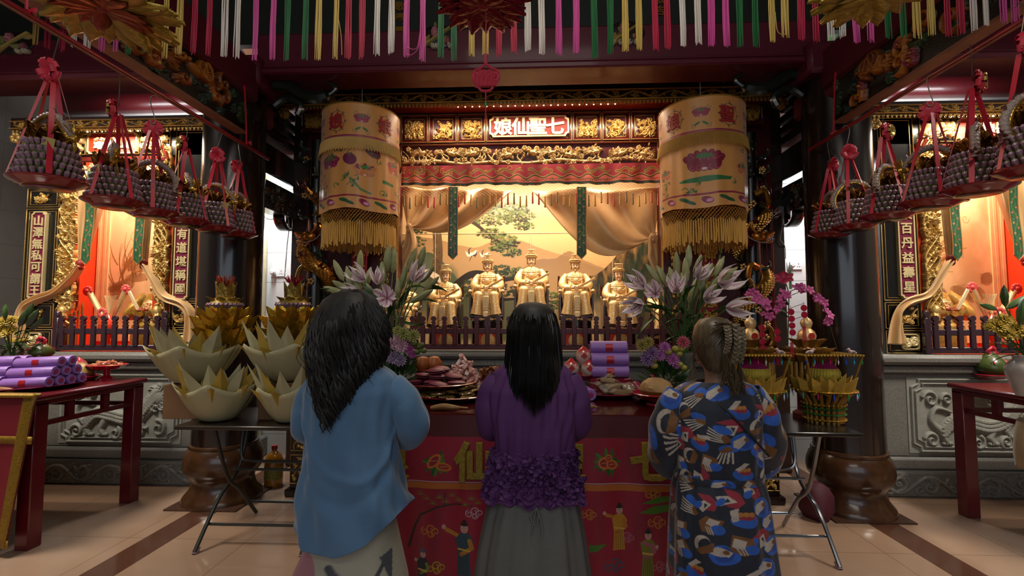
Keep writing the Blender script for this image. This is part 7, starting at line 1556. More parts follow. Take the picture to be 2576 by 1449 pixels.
CEL = mat('cellophane_biscuit', '7d6438', .2, .1, .5, 30, .6, 40, coat=.8); q = MB(); q.lathe([(.001, -.008), (.036, -.008), (.042, 0), (.036, .008), (.001, .008)], 14, sx=1.25, wob=lambda a, j: 1 + .06 * math.sin(a * 7)); q.grid(lambda u, v: ((u - .5) * .13, (v - .5) * .05, .009 + .004 * math.sin(u * 22) * math.cos(v * 9)), 10, 4); o = q.build('wrapped_biscuit', CEL, keep=True, label='x', cat='biscuit'); put(o, 30, p, .19, TZ + .028, .02, 1, 'cellophane wrapped biscuit heaped on the wide red platter', 'wrapped biscuits', flat=.2, layers=4)
p = on(1105, 978, TZ); p.y = 2.98; p.x = at(1108, 978, 2.98).x; platter((p.x, p.y, TZ), .22, 'red platter of mauve buns behind the wrapped biscuits', foot=.06)
BUN = mat('mauve_bun', '6a2438', .5, 0, .15, 40, .1, 100); q = MB(); q.lathe([(.001, -.012), (.042, -.012), (.055, -.002), (.052, .0)], 20); q.lathe([(.05, .004), (.055, .008), (.045, .018), (.001, .024)], 20); o = thing('stuffed_bun', 'x', 'bun'); q.build('bun_halves', BUN, o); q = MB(); q.lathe([(.001, 0), (.05, 0), (.052, .003), (.001, .004)], 20); q.build('dark_filling', mat('dark_bean_filling', '120a08', .7), o); put(o, 16, p, .16, TZ + .09, .036, 2, 'flat mauve bun with dark filling piled on the red platter', 'mauve buns', flat=.12, layers=3)
p = at(1078, 935, 3.12); platter((p.x, p.y, TZ), .1, 'footed red dish holding two orange fruits', foot=.12); 
for i, px in enumerate((1063, 1092)): pp = at(px, 914, 3.1 + .02 * i); q = MB(); q.lathe([(.001, 0), (.03, .004), (.052, .035), (.052, .06), (.035, .09), (.008, .098), (.001, .092)], 24, wob=lambda a, j: 1 - .05 * (math.cos(a) > .93)); o = q.build('orange_fruit', mat('orange_fruit_skin', '96501c', .45, 0, .15, 20), keep=True, label='large orange fruit, %s of the two on the footed red dish' % ('left', 'right')[i], cat='fruit'); o.location = (pp.x, pp.y, TZ + .14)
p = at(1165, 960, 3.1); platter((p.x, 3.1, TZ), .17, 'red platter under the heap of wrapped red candies')
CAN = mat('red_white_candy_wrapper', 'b02c34', .2, 0, .15, 45, .3, 70, col2='e0c8b8', coat=.9); q = MB(); q.tube([(-.028, 0, 0), (-.02, 0, 0), (-.016, 0, 0), (.016, 0, 0), (.02, 0, 0), (.028, 0, 0)], [.013, .004, .011, .011, .004, .013], 8); o = q.build('wrapped_candy', CAN, keep=True, label='x', cat='candy'); put(o, 130, (p.x, 3.1), .14, TZ + .045, .022, 3, 'red and white wrapped candy in the heap behind the mauve buns', 'wrapped candies heap', (1, 1, 6), 1.0, (.9, 1.3), 9)
p = at(1235, 925, 3.08); q = MB(); q.lathe([(.05, 0), (.075, .1), (.08, .11), (.07, .1), (.001, .03)], 24); o = q.build('red_bowl', PLR, keep=True, label='dark red bowl of fried dough beside the candies', cat='bowl'); o.location = (p.x, 3.08, TZ + .0)
q = MB(); rr = random.Random(3); [q.petal(.06, .05, .6, aim((rr.uniform(-.02, .02), 0, 0), (math.cos(k), math.sin(k), .7), k), n=4) for k in range(6)]; o = q.build('fried_dough', mat('fried_dough', '7a4418', .6, 0, .3, 30), keep=True, label='x', cat='food'); put(o, 7, (p.x, 3.08), .045, TZ + .1, .035, 5, 'crisp piece of fried dough in the dark red bowl', 'fried dough pieces', flat=.5, layers=2)
p = at(1262, 935, 3.0); q = MB(); q.lathe([(.001, 0), (.04, .005), (.055, .04), (.045, .08), (.015, .11), (.006, .13)], 24, wob=lambda a, j: 1 + .05 * math.cos(6 * a)); o = q.build('white_bun', mat('white_bun', 'b8a890', .6, 0, .1, 20), keep=True, label='white pleated bun half hidden behind the middle woman', cat='bun'); o.location = (p.x, 3.0, TZ + .06); platter((p.x, 3.0, TZ), .08, 'small red dish under the white pleated bun', foot=.025)
def root(px, py, lab, L=.1, m=None): p = on(px, py, TZ); q = MB(); q.tube(spl([(-L, 0, .012), (-L * .4, .006, .02), (L * .2, 0, .018), (L * .7, .004, .016), (L, 0, .014)], 5), [.005 + .012 * math.sin(PI * min(1, (i + 2) / 16)) for i in range(21)], 9); o = q.build('dried_root', m or mat('dried_tan_root', '8a6434', .5, 0, .3, 20, .2, 30), keep=True, label=lab, cat='food'); o.location = p
root(1130, 1033, 'wrapped tan root lying at the front edge of the table left of the middle woman'); root(1484, 1031, 'dark root lying at the front edge of the table right of the middle woman', .04)
p = on(1042, 998, TZ); t = thing('bagged_cake', 'cake in a crumpled clear bag beside the woman in blue', 'food', p); q = MB(); q.ell((0, 0, .05), (.05, .06, .05), 16, 10); q.build('cake', mat('tan_cake', '8a6a44', .6, 0, .2, 20), t); q = MB(); q.lathe([(.05, .0), (.062, .03), (.06, .08), (.03, .11), (.05, .14)], 24, wob=lambda a, j: 1 + .1 * math.sin(a * 5 + j)); q.build('clear_bag', mat('clear_cellophane', 'd8d0c0', .1, 0, 0, 5, alpha=.25, coat=1), t, smooth=False)
platter((p.x, p.y, TZ), .085, 'small red dish under the bagged cake')
p = on(1538, 1003, TZ); p.y += .1; platter(p, .19, 'red platter of plastic wrapped beige cakes right of the middle woman'); q = MB(); q.box((0, 0, 0), (.095, .05, .03), bev=.007); t = thing('wrapped_cake_block', 'x', 'cake'); q.build('cake_block', mat('beige_cake_block', '9a7e5c', .6, 0, .15, 30), t); q = MB(); q.grid(lambda u, v: ((u - .5) * .15, (v - .5) * .08, .019 + .006 * math.sin(u * 19) * math.sin(v * 8) - .05 * abs(u - .5) ** 2 * 2), 10, 6); q.build('clear_wrapping', mat('clear_cellophane', ''), t, smooth=False)
put(t, 20, p, .14, TZ + .04, .033, 8, 'beige cake block in clear wrapping stacked on the right platter', 'wrapped cake blocks', (1, 1, 3), .25, (.95, 1.15), 4)
PE = mat('porcelain_peach', rough=.15, attr=True, coat=.8)
def peach(loc, s, lab):
    q = MB(); pr = [(.001, 0), (.03, .003), (.05, .03), (.052, .055), (.04, .08), (.015, .1), (.002, .112)]; q.lathe(pr, 24)
    for i, v in enumerate(q.V): k = min(1, max(0, (v[2] - .045) / .04)); q.C[i] = tuple(a * (1 - k) + b * k for a, b in zip(lin('c8b8a8'), lin('b01c2c')))
    o = thing('ceremonial_peach', lab, 'ornament', loc); q.build('peach_body', PE, o, cols=True); q = MB(); q.box((0, -.05, .05), (.03, .006, .03), (0, .78, 0)); q.build('gilt_label', mat('red_gold_label', 'a0201c', .3, .2, .4, 200), o); o.scale = (s,) * 3; return o
p = at(1458, 925, 3.08); platter((p.x, 3.08, TZ), .11, 'footed red dish holding three red tipped peaches', foot=.1)
for i, (px, py, dy) in enumerate(((1437, 928, 0), (1482, 930, -.01), (1468, 898, .02))): pp = at(px, py, 3.05 + dy); peach((pp.x, pp.y, TZ + .125 + (.075 if i == 2 else 0)), 1.0, 'red tipped porcelain peach, %s of the three beside the purple packs' % ('lower left', 'lower right', 'top')[i])
PU = mat('purple_paper_roll', '8a62a8', .45, 0, .1, 30, .1, 60); PU2 = mat('violet_paper_end', '6a3a90', .6)
def roll(L, r):
    t = thing('purple_paper_roll', 'x', 'packet'); q = MB(); q.tube([(-L / 2, 0, 0), (-L / 2 + .004, 0, 0), (L / 2 - .004, 0, 0), (L / 2, 0, 0)], [r * .92, r, r, r * .92], 18); q.build('paper_wrap', PU, t); q = MB(); q.lathe([(.001, 0), (r * .45, 0), (r * .45, .002)], 16, M=rotm(0, PI / 2, 0, (0, 0, 0))); q.V = [(x + L / 2 + .0005, y, z) for x, y, z in q.V]; q.build('end_seal', mat('crimson_end_seal', '8a1848', .5), t)
    q = MB(); q.grid(lambda u, v: ((u - .5) * .045, -math.cos((v - .5) * 1.2) * (r + .0015), math.sin((v - .5) * 1.2 + 0) * (r + .0015)), 4, 6); q.build('round_red_seal', mat('red_gold_seal', 'a0202c', .3, .2, .4, 150), t); return t
pb = at(1532, 935, 3.05); ro = roll(.23, .04); k = 0; bz = TZ + .13
q = MB(); q.bx(pb.x - .13, pb.x + .13, 2.99, 3.19, TZ, bz - .012, bev=.006); q.build('red_box_stand', PLR, label='low red box stand under the purple paper rolls of the central table', cat='stand')
for L, n in ((0, 2), (1, 2), (2, 1)):
    for j in range(n): o = ro if k == 0 else dup(ro); o.location = (pb.x, 3.06 + (j - (n - 1) / 2) * .082, bz + .028 + L * .072); o.rotation_euler = (0, 0, -.03); o['label'] = 'purple paper roll in the stack on the central table, %s' % ('bottom front', 'bottom rear', 'middle front', 'middle rear', 'topmost')[k]; o['group'] = 'purple rolls on the central table'; k += 1
for i, px in enumerate((1458, 1478)): pp = at(px, 942, 2.93); o = dup(ro, sc=.85); o.location = (pp.x, 2.95, TZ + .036 + .0); o.rotation_euler = (0, 0, -PI / 2 + .1 * i); o['label'] = 'purple paper roll pointing forward at the foot of the peaches, %s' % ('left', 'right')[i]
p = at(1650, 960, 2.78); platter((p.x, 2.78, TZ), .13, 'bright red plate under the crusty dome cake', foot=.03, m=mat('bright_red_dish', '9a1030', .25, coat=.4)); t = thing('crusty_dome_cake', 'tan dome cake with split crust near the patterned dress', 'cake', (p.x, 2.78, TZ + .045)); q = MB(); q.lathe([(.07, 0), (.088, .02), (.092, .035)], 30); q.build('cake_case', mat('amber_cake_case', '6a4a14', .5), t); q = MB(); q.lathe([(.092, .035), (.09, .055), (.075, .08), (.04, .1), (.001, .105)], 40, wob=lambda a, j: 1 + .06 * math.sin(a * 3 + j * 1.3) + .04 * math.sin(a * 7)); q.build('split_crust', mat('baked_crust', 'a07c4c', .7, 0, .3, 14, .5, 40), t)
p = on(1648, 1008, TZ); p.y += .05; q = MB(); q.lathe([(.001, 0), (.07, 0), (.1, .03), (.11, .045), (.105, .045), (.07, .012), (.001, .01)], 36); o = q.build('steel_bowl', mat('brushed_steel', '6a6a64', .25, .9), keep=True, label='shallow steel bowl of rose apples at the right front of the table', cat='bowl'); o.location = p
q = MB(); q.tube([(0, 0, 0), (0, 0, .015), (0, 0, .04), (0, 0, .075), (0, 0, .085)], [.012, .03, .034, .018, .01], 12); o = q.build('rose_apple', mat('rose_apple_skin', 'a0364a', .3, 0, .3, 14, coat=.4), keep=True, label='x', cat='fruit'); put(o, 7, p, .065, TZ + .02, .045, 11, 'pink rose apple in the shallow steel bowl', 'rose apples', (1, 1, 6), .7, (.95, 1.15), 2)
# ---- left bay table
def pl2(px, Y, z=TZ): return Vector((at(px, 900, Y).x, Y, z))
lr = roll(.30, .036); kk = 0; base = pl2(60, 3.18); names_ = []
for r_, n in ((0, 4), (1, 3), (2, 2)):
    for j in range(n):
        for h in (0, 1):
            o = lr if kk == 0 else dup(lr); o.location = (base.x + (.16 if h else -.16) + .0, base.y + (j - (n - 1) / 2) * .078, TZ + .055 + r_ * .064); o.rotation_euler = (0, -.05, .06); o['label'] = 'purple paper roll on the left bay table, %s half, %s row, %s from the front' % (('left', 'right')[h], ('bottom', 'middle', 'top')[r_], ORD[j]); o['group'] = 'purple rolls on the left table'; kk += 1
platter(base, .33, 'large red tray under the purple paper rolls on the left table'); q = MB()
def fruit(loc, r, h, lab, m, name='pomelo', dish=True, tip=.3): 
    q = MB(); q.lathe([(.001, 0), (r * .6, .004), (r * .95, h * .25), (r, h * .4), (r * .85, h * .65), (r * .45, h * .88), (r * tip * .5, h), (.001, h * .99)], 28); o = q.build(name, m, keep=True, label=lab, cat='fruit'); o.location = loc; return o
p = on(203, 957, TZ); fruit(p + Vector((0, 0, .015)), .09, .12, 'pale tan pomelo on a red dish at the corner of the left table', mat('tan_pomelo', '8f7a44', .4, 0, .15, 40, .1, 90)); platter(p, .115, 'red dish under the tan pomelo on the left table', m=mat('bright_red_dish', ''))
for i, px in enumerate((166, 198)): pp = pl2(px, 3.62 + .02 * i); pp.z = 1.0 + .0; peach(pp, 1.15, 'red tipped peach with gold label, %s of the pair on the left table' % ('left', 'right')[i])
pp = pl2(182, 3.62); platter(pp, .14, 'footed red dish holding two peaches on the left table', foot=.04, m=mat('bright_red_dish', ''))
p = on(268, 955, TZ); FD_ = mat('translucent_red_plastic', 'b01430', .12, 0, .05, 8, coat=.8); o = platter(p, .13, 'tall footed red plastic dish of sweets at the inner corner of the left table', m=FD_, foot=.085)
o2 = MB(); o2.tube([(-.03, 0, 0), (-.016, 0, 0), (.016, 0, 0), (.03, 0, 0)], [.012, .01, .01, .012], 8); o2 = o2.build('foil_sweet', mat('red_foil_sweet', 'b02c34', .2, .2, .2, 45, .3, 60, col2='d8a070', coat=.8), keep=True, label='x', cat='candy'); put(o2, 24, p, .085, TZ + .115, .018, 12, 'foil wrapped sweet in the tall footed red dish', 'foil sweets', (1, 1, 6), .3, (.9, 1.2), 2)
p = pl2(133, 3.45); fz_ = MB(); fz_.tube(spl([(-.06, 0, 0), (-.02, .01, .008), (.03, 0, .006), (.07, -.01, 0)], 4), [.012] * 4 + [.02] * 5 + [.01] * 4, 9); o = fz_.build('yellow_pastry', mat('yellow_pastry', 'a8822c', .5, 0, .2, 30), keep=True, label='x', cat='food'); put(o, 6, p, .05, TZ + .035, .026, 3, 'long yellow pastry on the small red dish of the left table', 'yellow pastries', (1, 1, 1), .1, (1, 1.2), 3); platter(p, .11, 'small red dish of yellow pastries on the left table', m=mat('bright_red_dish', ''))
p = on(22, 972, TZ); p.y = 3.0; p.x = at(22, 980, 3.0).x; q = MB(); q.tube(spl([(-.1, 0, .02), (0, 0, .028), (.08, 0, .02)], 5), [.02] * 5 + [.018] * 6, 9); o = q.build('ginger_root', mat('dried_tan_root', ''), keep=True, label='pale root in a red wrapper at the front edge of the left table', cat='food'); o.location = (p.x, 2.95, TZ)
p = pl2(45, 3.6); q = MB(); q.bx(p.x - .22, p.x + .3, 3.5, 3.7, TZ, 1.12, bev=.006); q.build('red_box_stand', PLR, label='low red box behind the purple rolls on the left table', cat='stand')
t = thing('jar_of_nuts', 'clear jar of pale round nuts with yellow lid on the left table', 'jar', (p.x, 3.6, 1.12)); rr = random.Random(2); q = MB(); [q.ell((math.cos(a) * .036, math.sin(a) * .036, .012 + z * .015), .0105, 8, 6) for z in range(8) for a in [k * .7 + z * .3 for k in range(9)]]; q.build('round_nuts', mat('pale_nuts', '9a8454', .6, 0, .2, 30), t, kind='stuff'); q = MB(); q.lathe([(.045, 0), (.049, .01), (.049, .12), (.046, .13)], 28); q.build('clear_jar', mat('clear_jar_plastic', 'e0e0d8', .08, 0, 0, 5, alpha=.18, coat=1), t); q = MB(); q.lathe([(.05, .128), (.051, .15), (.048, .155), (.001, .156)], 28, wob=lambda a, j: 1 + .012 * math.sin(a * 40)); q.build('yellow_lid', mat('yellow_plastic_lid', 'b0903c', .4), t)
def tied_fruit(loc, r, h, lab): t = thing('ribboned_green_pomelo', lab, 'fruit', loc); q = MB(); q.lathe([(.001, 0), (r * .6, .004), (r * .98, h * .28), (r, h * .4), (r * .8, h * .65), (r * .38, h * .88), (r * .15, h), (.001, h)], 28); q.build('pomelo', mat('green_pomelo', '3c4a1c', .3, 0, .3, 12, coat=.3), t); q, q2 = MB(), MB(); bow(q, q2, (0, 0, h), .045, False, 5); [rib(q, (0, 0, h), (math.cos(a) * r, math.sin(a) * r, h * .55), .012, (0, 1, 0)) for a in (.5, 2.5, 4.2, 5.5)]; q.build('red_ribbon', REDRT, t)
tied_fruit(Vector((at(104, 900, 3.6).x, 3.6, 1.12)), .08, .13, 'green pomelo with red ribbon behind the purple rolls on the left table'); t2 = on(2495, 952, TZ); tied_fruit(t2 + Vector((0, 0, .015)), .105, .2, 'green pomelo tied with red ribbon on the right table'); platter(t2, .11, 'square red tray under the green pomelo on the right table', m=mat('bright_red_dish', ''))
YM = mat('yellow_chrysanthemum', 'b89c3c', .6, 0, .15, 60)
def mum_vase(loc, Y, heads, buds, lab, seed, vh, pm):
    t = thing('chrysanthemum_vase', lab, 'flowers', loc); o = Vector(loc); rr = random.Random(seed); q = MB(); q.lathe([(.05, 0), (.056, .01), (.07, vh * .2), (.084, vh * .38), (.095, vh * .54), (.098, vh * .66), (.09, vh * .78), (.07, vh * .87), (.056, vh * .93), (.058, vh * .97), (.065, vh), (.058, vh), (.05, vh * .93), (.001, vh * .3)], 32); v = q.build('porcelain_vase', pm, t)
    if vh > .2:
        q = MB(); q.tube(spl([(-.06, -.078, vh * .35), (-.03, -.093, vh * .5), (.02, -.098, vh * .52), (.06, -.082, vh * .42)], 5), .003, 5); q.ell((-.01, -.1, vh * .56), (.02, .005, .01), 8, 5); [q.petal(.04, .012, .1, aim((.0 + .02 * k, -.098, vh * .5), (.5, -.1, .5 + k * .3)), n=3) for k in range(3)]; q.build('painted_bird_branch', mat('blue_black_glaze', '1c2a5c', .3, 0, .4, 60), v)
    st = MB(); q = MB()
    for hx, hy, r_ in heads:
        p = at(hx, hy, Y) - o; st.tube(spl([(0, 0, vh), p * .5 + Vector((0, 0, vh * .5)), p], 4), .003, 5)
        q = MB()
        for tr in range(5):
            n = 20 - tr * 3
            for k in range(n): M = aim(p, (rr.uniform(-.3, .3), -.8, .8)) @ Matrix.Rotation(2 * PI * k / n + tr, 4, 'Y') @ Matrix.Rotation(1.45 - tr * .27, 4, 'X'); q.petal(r_ * (1 - .1 * tr), r_ * .34, .5, M, n=3, tip=.3)
        q.build('flower_head', YM, t)
    q = MB()
    for px, py, dx, dy, L in buds:
        p = at(px, py, Y + rr.uniform(-.05, .05)) - o; d = Vector((dx, -.1, dy)).normalized(); st.tube(spl([(0, 0, vh), p * .5 + Vector((0, 0, vh * .4)), p - d * L * .5], 4), .003, 5); w = L * .15; V = MB(); V.lathe([(.002, 0), (w * .75, L * .2), (w, L * .5), (w * .7, L * .8), (.001, L)], 8, wob=lambda a, j: 1 + .1 * math.cos(3 * a)); q.add(V.V, V.F, aim(p - d * L * .5, d) @ Matrix.Rotation(-PI / 2, 4, 'X'))
    q.build('lily_buds', mat('green_lily_bud', '3f5a2c', .4, 0, .3, 20), t); st.build('stems', mat('stem_green', ''), t); q = MB(); [q.petal(rr.uniform(.08, .16), .035, .3, aim((math.cos(a) * .03, math.sin(a) * .03, vh + rr.uniform(0, .16)), (math.cos(a), math.sin(a), rr.uniform(-.1, 1)), 0), n=4, tip=.9, curl=-.5) for a in [rr.uniform(0, 6.3) for _ in range(26)]]; q.build('leaves', GL, t)
mum_vase(Vector((at(4, 900, 3.4).x, 3.46, TZ)), 3.4, [(12, 808, .055), (6, 832, .06), (22, 835, .06), (30, 808, .05)], [(14, 785, .1, 1, .12), (58, 800, .5, 1, .15), (70, 790, .55, 1, .19), (82, 800, .7, .9, .17), (92, 815, .8, .7, .15)], 'vase of yellow chrysanthemums and lily buds at the far left', 1, .2, mat('white_porcelain', 'b8b0a8', .2, coat=.6))
mum_vase(Vector((at(2562, 900, 3.2).x, 3.16, TZ)), 3.1, [(2510, 820, .06), (2530, 838, .065), (2528, 805, .05), (2560, 830, .06), (2575, 845, .055), (2492, 825, .04)], [(2528, 745, -.1, 1, .14), (2486, 772, -1, .3, .12), (2570, 785, .1, 1, .17), (2560, 760, .7, .5, .15)], 'white porcelain vase with blue bird painting and yellow chrysanthemums at the far right', 2, .25, mat('white_porcelain', ''))
# ---- things on the floor under and behind the tables
p = Vector((at(690, 1150, 4.1).x, 4.1, 0)); t = thing('oil_bottle', 'large plastic bottle of yellow cooking oil on the floor behind the left folding table', 'bottle', p); q = MB(); q.lathe([(.07, 0), (.075, .02), (.075, .2), (.06, .25), (.02, .29), (.02, .31)], 24, wob=lambda a, j: 1); q.build('bottle_body', mat('yellow_cooking_oil', 'a86a14', .1, 0, .1, 10, coat=1), t); q = MB(); q.lathe([(.024, .305), (.024, .335), (.001, .336)], 16); q.build('cap', mat('red_cap', '9a1c1c', .4), t); q = MB(); q.lathe([(.0765, .06), (.0765, .17)], 24, a0=PI, a1=2 * PI); q.build('paper_label', mat('green_yellow_label', '8a7a2c', .5, 0, .6, 50), t)
p = Vector((at(2035, 1150, 3.7).x, 3.62, 0)); q = MB(); q.lathe([(.08, 0), (.11, .05), (.1, .16), (.07, .22), (.03, .25)], 24, wob=lambda a, j: 1 + .12 * math.sin(a * 3 + j)); q.build('crimson_cloth_bag', mat('crimson_cloth_bag', '4a0f20', .7), label='crumpled crimson cloth bag on the floor under the right folding table', cat='bag', keep=True).location = (p.x, p.y, 0)
# ================================================================== THE THREE WOMEN, SEEN FROM BEHIND
YP = 1.9
def wx(px, py, Y=YP): return at(px, py, Y)
SKN = mat('skin', 'a87f66', .5, 0, .08, 20, sss=.15)
def body(lab, cx, H, sh, elb, hand, ears=True, neck=.03):
    V = []; E = []; Rr = []
    def v(p, r, par=None):
        V.append(p); Rr.append(r if isinstance(r, tuple) else (r, r)); i = len(V) - 1
        if par is not None: E.append((par, i))
        return i
    pel = v((cx, YP, .53 * H), (.12, .09)); wai = v((cx, YP, .62 * H), (.1, .075), pel); ch = v((cx, YP, .72 * H), (.115, .08), wai); nb = v((cx, YP, .80 * H), (.06, .05), ch); nk = v((cx, YP + .005, .855 * H), .042, nb)
    jaw = v((cx, YP + .03, .885 * H), (.052, .06), nk); hd = v((cx, YP + .015, .93 * H), (.068, .082), jaw); v((cx, YP + .01, .972 * H), (.05, .06), hd); v((cx, YP + .105, .91 * H), .012, hd)
    for s in (-1, 1):
        if ears: v((cx + s * .082, YP + .01, .905 * H), .011, hd)
        el, hn = Vector(elb[0 if s < 0 else 1]), Vector(hand); so = v((cx + s * sh, YP, .785 * H), .045, ch); ua = v(tuple(Vector(V[so]).lerp(el, .5)), .04, so); e = v(tuple(el), .034, ua); pw = hn + Vector((s * .016, 0, -.06)); fa = v(tuple(el.lerp(pw, .5)), .031, e); wr = v(tuple(pw), .02, fa); pa = v(tuple(hn + Vector((s * .014, .005, -.005))), (.013, .026), wr)
        for k in range(4):
            L = (.062, .072, .068, .052)[k]; b = v(tuple(hn + Vector((s * .012, -.022 + .015 * k, .03))), .0085, pa); m_ = v(tuple(hn + Vector((s * .010, -.024 + .016 * k, .03 + L * .55))), .0078, b); v(tuple(hn + Vector((s * .007, -.022 + .015 * k, .03 + L))), .0062, m_)
        t1 = v(tuple(hn + Vector((s * .016, -.032, .0))), .0095, pa); v(tuple(hn + Vector((s * .008, -.045, .03))), .0075, t1)
        hp = v((cx + s * .085, YP, .47 * H), .088, pel); kn = v((cx + s * .08, YP + .012, .27 * H), .055, hp); cf = v((cx + s * .08, YP - .01, .19 * H), .05, kn); an = v((cx + s * .08, YP - .01, .05 * H), .032, cf); v((cx + s * .085, YP + .15, .025), (.034, .022), an); v((cx + s * .08, YP - .045, .028), .028, an)
    me = bpy.data.meshes.new('person'); me.from_pydata(V, E, []); o = addobj('skeleton', me, None); md = o.modifiers.new('s', 'SKIN'); md.use_smooth_shade = True
    for i, r_ in enumerate(Rr): me.skin_vertices[0].data[i].radius = r_
    me.skin_vertices[0].data[0].use_root = True; sb = o.modifiers.new('u', 'SUBSURF'); sb.levels = 2; sb.render_levels = 2
    dg = bpy.context.evaluated_depsgraph_get(); dg.update(); m2 = bpy.data.meshes.new_from_object(o.evaluated_get(dg)); COL.objects.unlink(o); bpy.data.objects.remove(o)
    Vv = np.empty(len(m2.vertices) * 3, np.float32); m2.vertices.foreach_get('co', Vv); Vv = Vv.reshape(-1, 3); Vv -= np.array([cx, YP, 0], np.float32); m2.vertices.foreach_set('co', Vv.ravel()); m2.materials.clear(); m2.update()
    p = addobj('person', m2, SKN, label=lab, cat='person'); p.location = (cx, YP, 0); zh = .93 * H
    q = MB(); [q.ell((s * .03, .088, zh + .005), (.011, .007, .005), 8, 6) for s in (-1, 1)]; q.build('eyes', mat('dark_eye', '1a1410', .2), p, keep=True); q = MB(); q.tube([(-.022, .098, zh - .058), (0, .106, zh - .057), (.022, .098, zh - .058)], [.002, .006, .002], 8); q.build('mouth', mat('lip_skin', '8a4a48', .4), p, keep=True)
    q = MB(); [q.ell((s * .083, .07, .026), (.045, .115, .026), 16, 8) for s in (-1, 1)]
    for s in (-1, 1): q = MB(); q.ell((s * .083, .05, .028), (.047, .125, .03), 18, 9); q.build('shoe', mat('dark_shoe', '16120f', .5), p, keep=True)
    return p
def tubefn(P, rad, cxp):   # parametric sleeve: u round, v along
    P = spl(P, 8); N = len(P); Pn = np.array([tuple(p) for p in P]); T = np.gradient(Pn, axis=0); T /= np.linalg.norm(T, axis=1)[:, None]; up = np.tile(np.array([0, 1., 0]), (N, 1)); A = np.cross(T, up); A /= np.linalg.norm(A, axis=1)[:, None] + 1e-9; B = np.cross(A, T)
    rr_ = np.interp(np.linspace(0, 1, N), np.linspace(0, 1, len(rad)), rad)
    def fn(U, V, H):
        t = V * (N - 1); f = lambda arr: np.stack([np.interp(t, np.arange(N), arr[:, k]) for k in range(3)], -1); th = U * 2 * PI; r_ = np.interp(t, np.arange(N), rr_) * (1 + .05 * np.sin(th * 3 + V * 17) * np.sin(V * PI) + .03 * np.sin(V * 30 + th))
        p = f(Pn) + f(A) * (np.cos(th) * r_)[..., None] + f(B) * (np.sin(th) * r_)[..., None]; return p[..., 0] - cxp, p[..., 1] - YP, p[..., 2]
    return fn
def shell(rings, cxp, fold=None, hem=None, sq=.85):
    T = np.array([r[0] for r in rings], float); X0 = np.array([wx(r[1], r[0]).x for r in rings]); X1 = np.array([wx(r[2], r[0]).x for r in rings]); RY = np.array([r[3] for r in rings]); ZZ = np.array([wx((r[1] + r[2]) / 2, r[0]).z for r in rings]); tt = (T - T[0]) / (T[-1] - T[0])
    def sm(V, arr):
        g = np.linspace(0, 1, 200); y = np.interp(g, tt, arr); k = np.ones(9) / 9; yp = np.pad(y, 4, 'edge'); return np.interp(V, g, np.convolve(yp, k, 'valid'))
    def fn(U, V, H):
        A = U * 2 * PI - PI / 2 + PI; rx = (sm(V, X1) - sm(V, X0)) / 2; mx = (sm(V, X1) + sm(V, X0)) / 2; ry = sm(V, RY); c_, s_ = np.cos(A), np.sin(A); k = 1 if fold is None else 1 + fold(A, V)
        x = mx + rx * np.sign(c_) * np.abs(c_) ** sq * k - cxp; y = ry * np.sign(s_) * np.abs(s_) ** sq * k; z = sm(V, ZZ)
        if hem is not None: z = z + hem(x, V)
        return x, y, z
    return fn
def garment(name, fn, m, par, w=150, h=110, c=None):
    c = c or Cv(w, h, None); o = c.mesh(name, fn, m, par, usecol=c is not None); d = o.modifiers.new('s', 'SOLIDIFY'); d.thickness = .003; d.offset = 0; return o
def strands(q, n, root, path, r, seed, seg=14, nn=4):
    rr = random.Random(seed)
    for k in range(n):
        a = rr.random(); P = [path(root(a, rr), a, t / seg, rr_) for rr_ in [(rr.random(), rr.random(), rr.random())] for t in range(seg + 1)]; q.tube(P, [r * (1 if t < seg - 3 else (seg - t) / 3 * .9 + .1) for t in range(seg + 1)], nn, caps=False)
# --- woman in blue
c1 = wx(884, 950).x; H1 = 1.545; Z = lambda py, px=1331: wx(px, py).z
p1_ = body('woman in a loose blue shirt with long wavy black hair, seen from behind', c1, H1, .132, [(wx(768, 1075).x, 1.93, wx(768, 1075).z), (wx(1030, 1080).x, 1.93, wx(1030, 1080).z)], (c1 + .01, 2.2, 1.12))
BLU = mat('blue_cotton_shirt', '4a6f90', .75, 0, .06, 8, .15, 30, sheen=.3)
fo = lambda A, V: .030 * np.sin(A * 4 + V * 7) * V + .05 * np.exp(-((V - .42 - .22 * np.sin(A * 1.5 + .4)) / .03) ** 2) * (np.sin(A) < 0) - .045 * np.exp(-((V - .55 - .2 * np.sin(A * 1.5 + .6)) / .04) ** 2) + .035 * np.sin(A * 8 - V * 13 + 1) * np.clip(V * 1.3, 0, 1) + .015 * np.sin(A * 15 + V * 5)
hx = [wx(p, 1350).x - c1 for p in (740, 765, 800, 880, 950, 1000, 1030, 1050)]; hz = [-(p - 1345) / 660 for p in (1305, 1318, 1350, 1356, 1330, 1285, 1262, 1258)]
hem = lambda x, V: np.interp(x, hx, hz) * np.clip((V - .55) / .45, 0, 1) ** 1.5
garment('shirt_body', shell([(905, 855, 925, .055), (922, 822, 965, .085), (945, 783, 998, .10), (980, 770, 1006, .12), (1040, 772, 998, .125), (1100, 776, 996, .125), (1180, 768, 1006, .135), (1260, 760, 1018, .15), (1345, 756, 1028, .16)], c1, fo, hem), BLU, p1_, 170, 120)
for s, P, rd in ((1, [(980, 965, 1.9), (1015, 1010, 1.9), (1038, 1072, 1.92), (1015, 1095, 2.05), (930, 1040, 2.17)], [.05, .068, .066, .06, .055, .045]), (-1, [(795, 968, 1.9), (772, 1020, 1.9), (766, 1075, 1.92), (800, 1090, 2.05), (875, 1040, 2.17)], [.045, .052, .05, .05, .05, .042])):
    garment('shirt_sleeve', tubefn([wx(*p) for p in P], rd, c1), BLU, p1_, 40, 60)
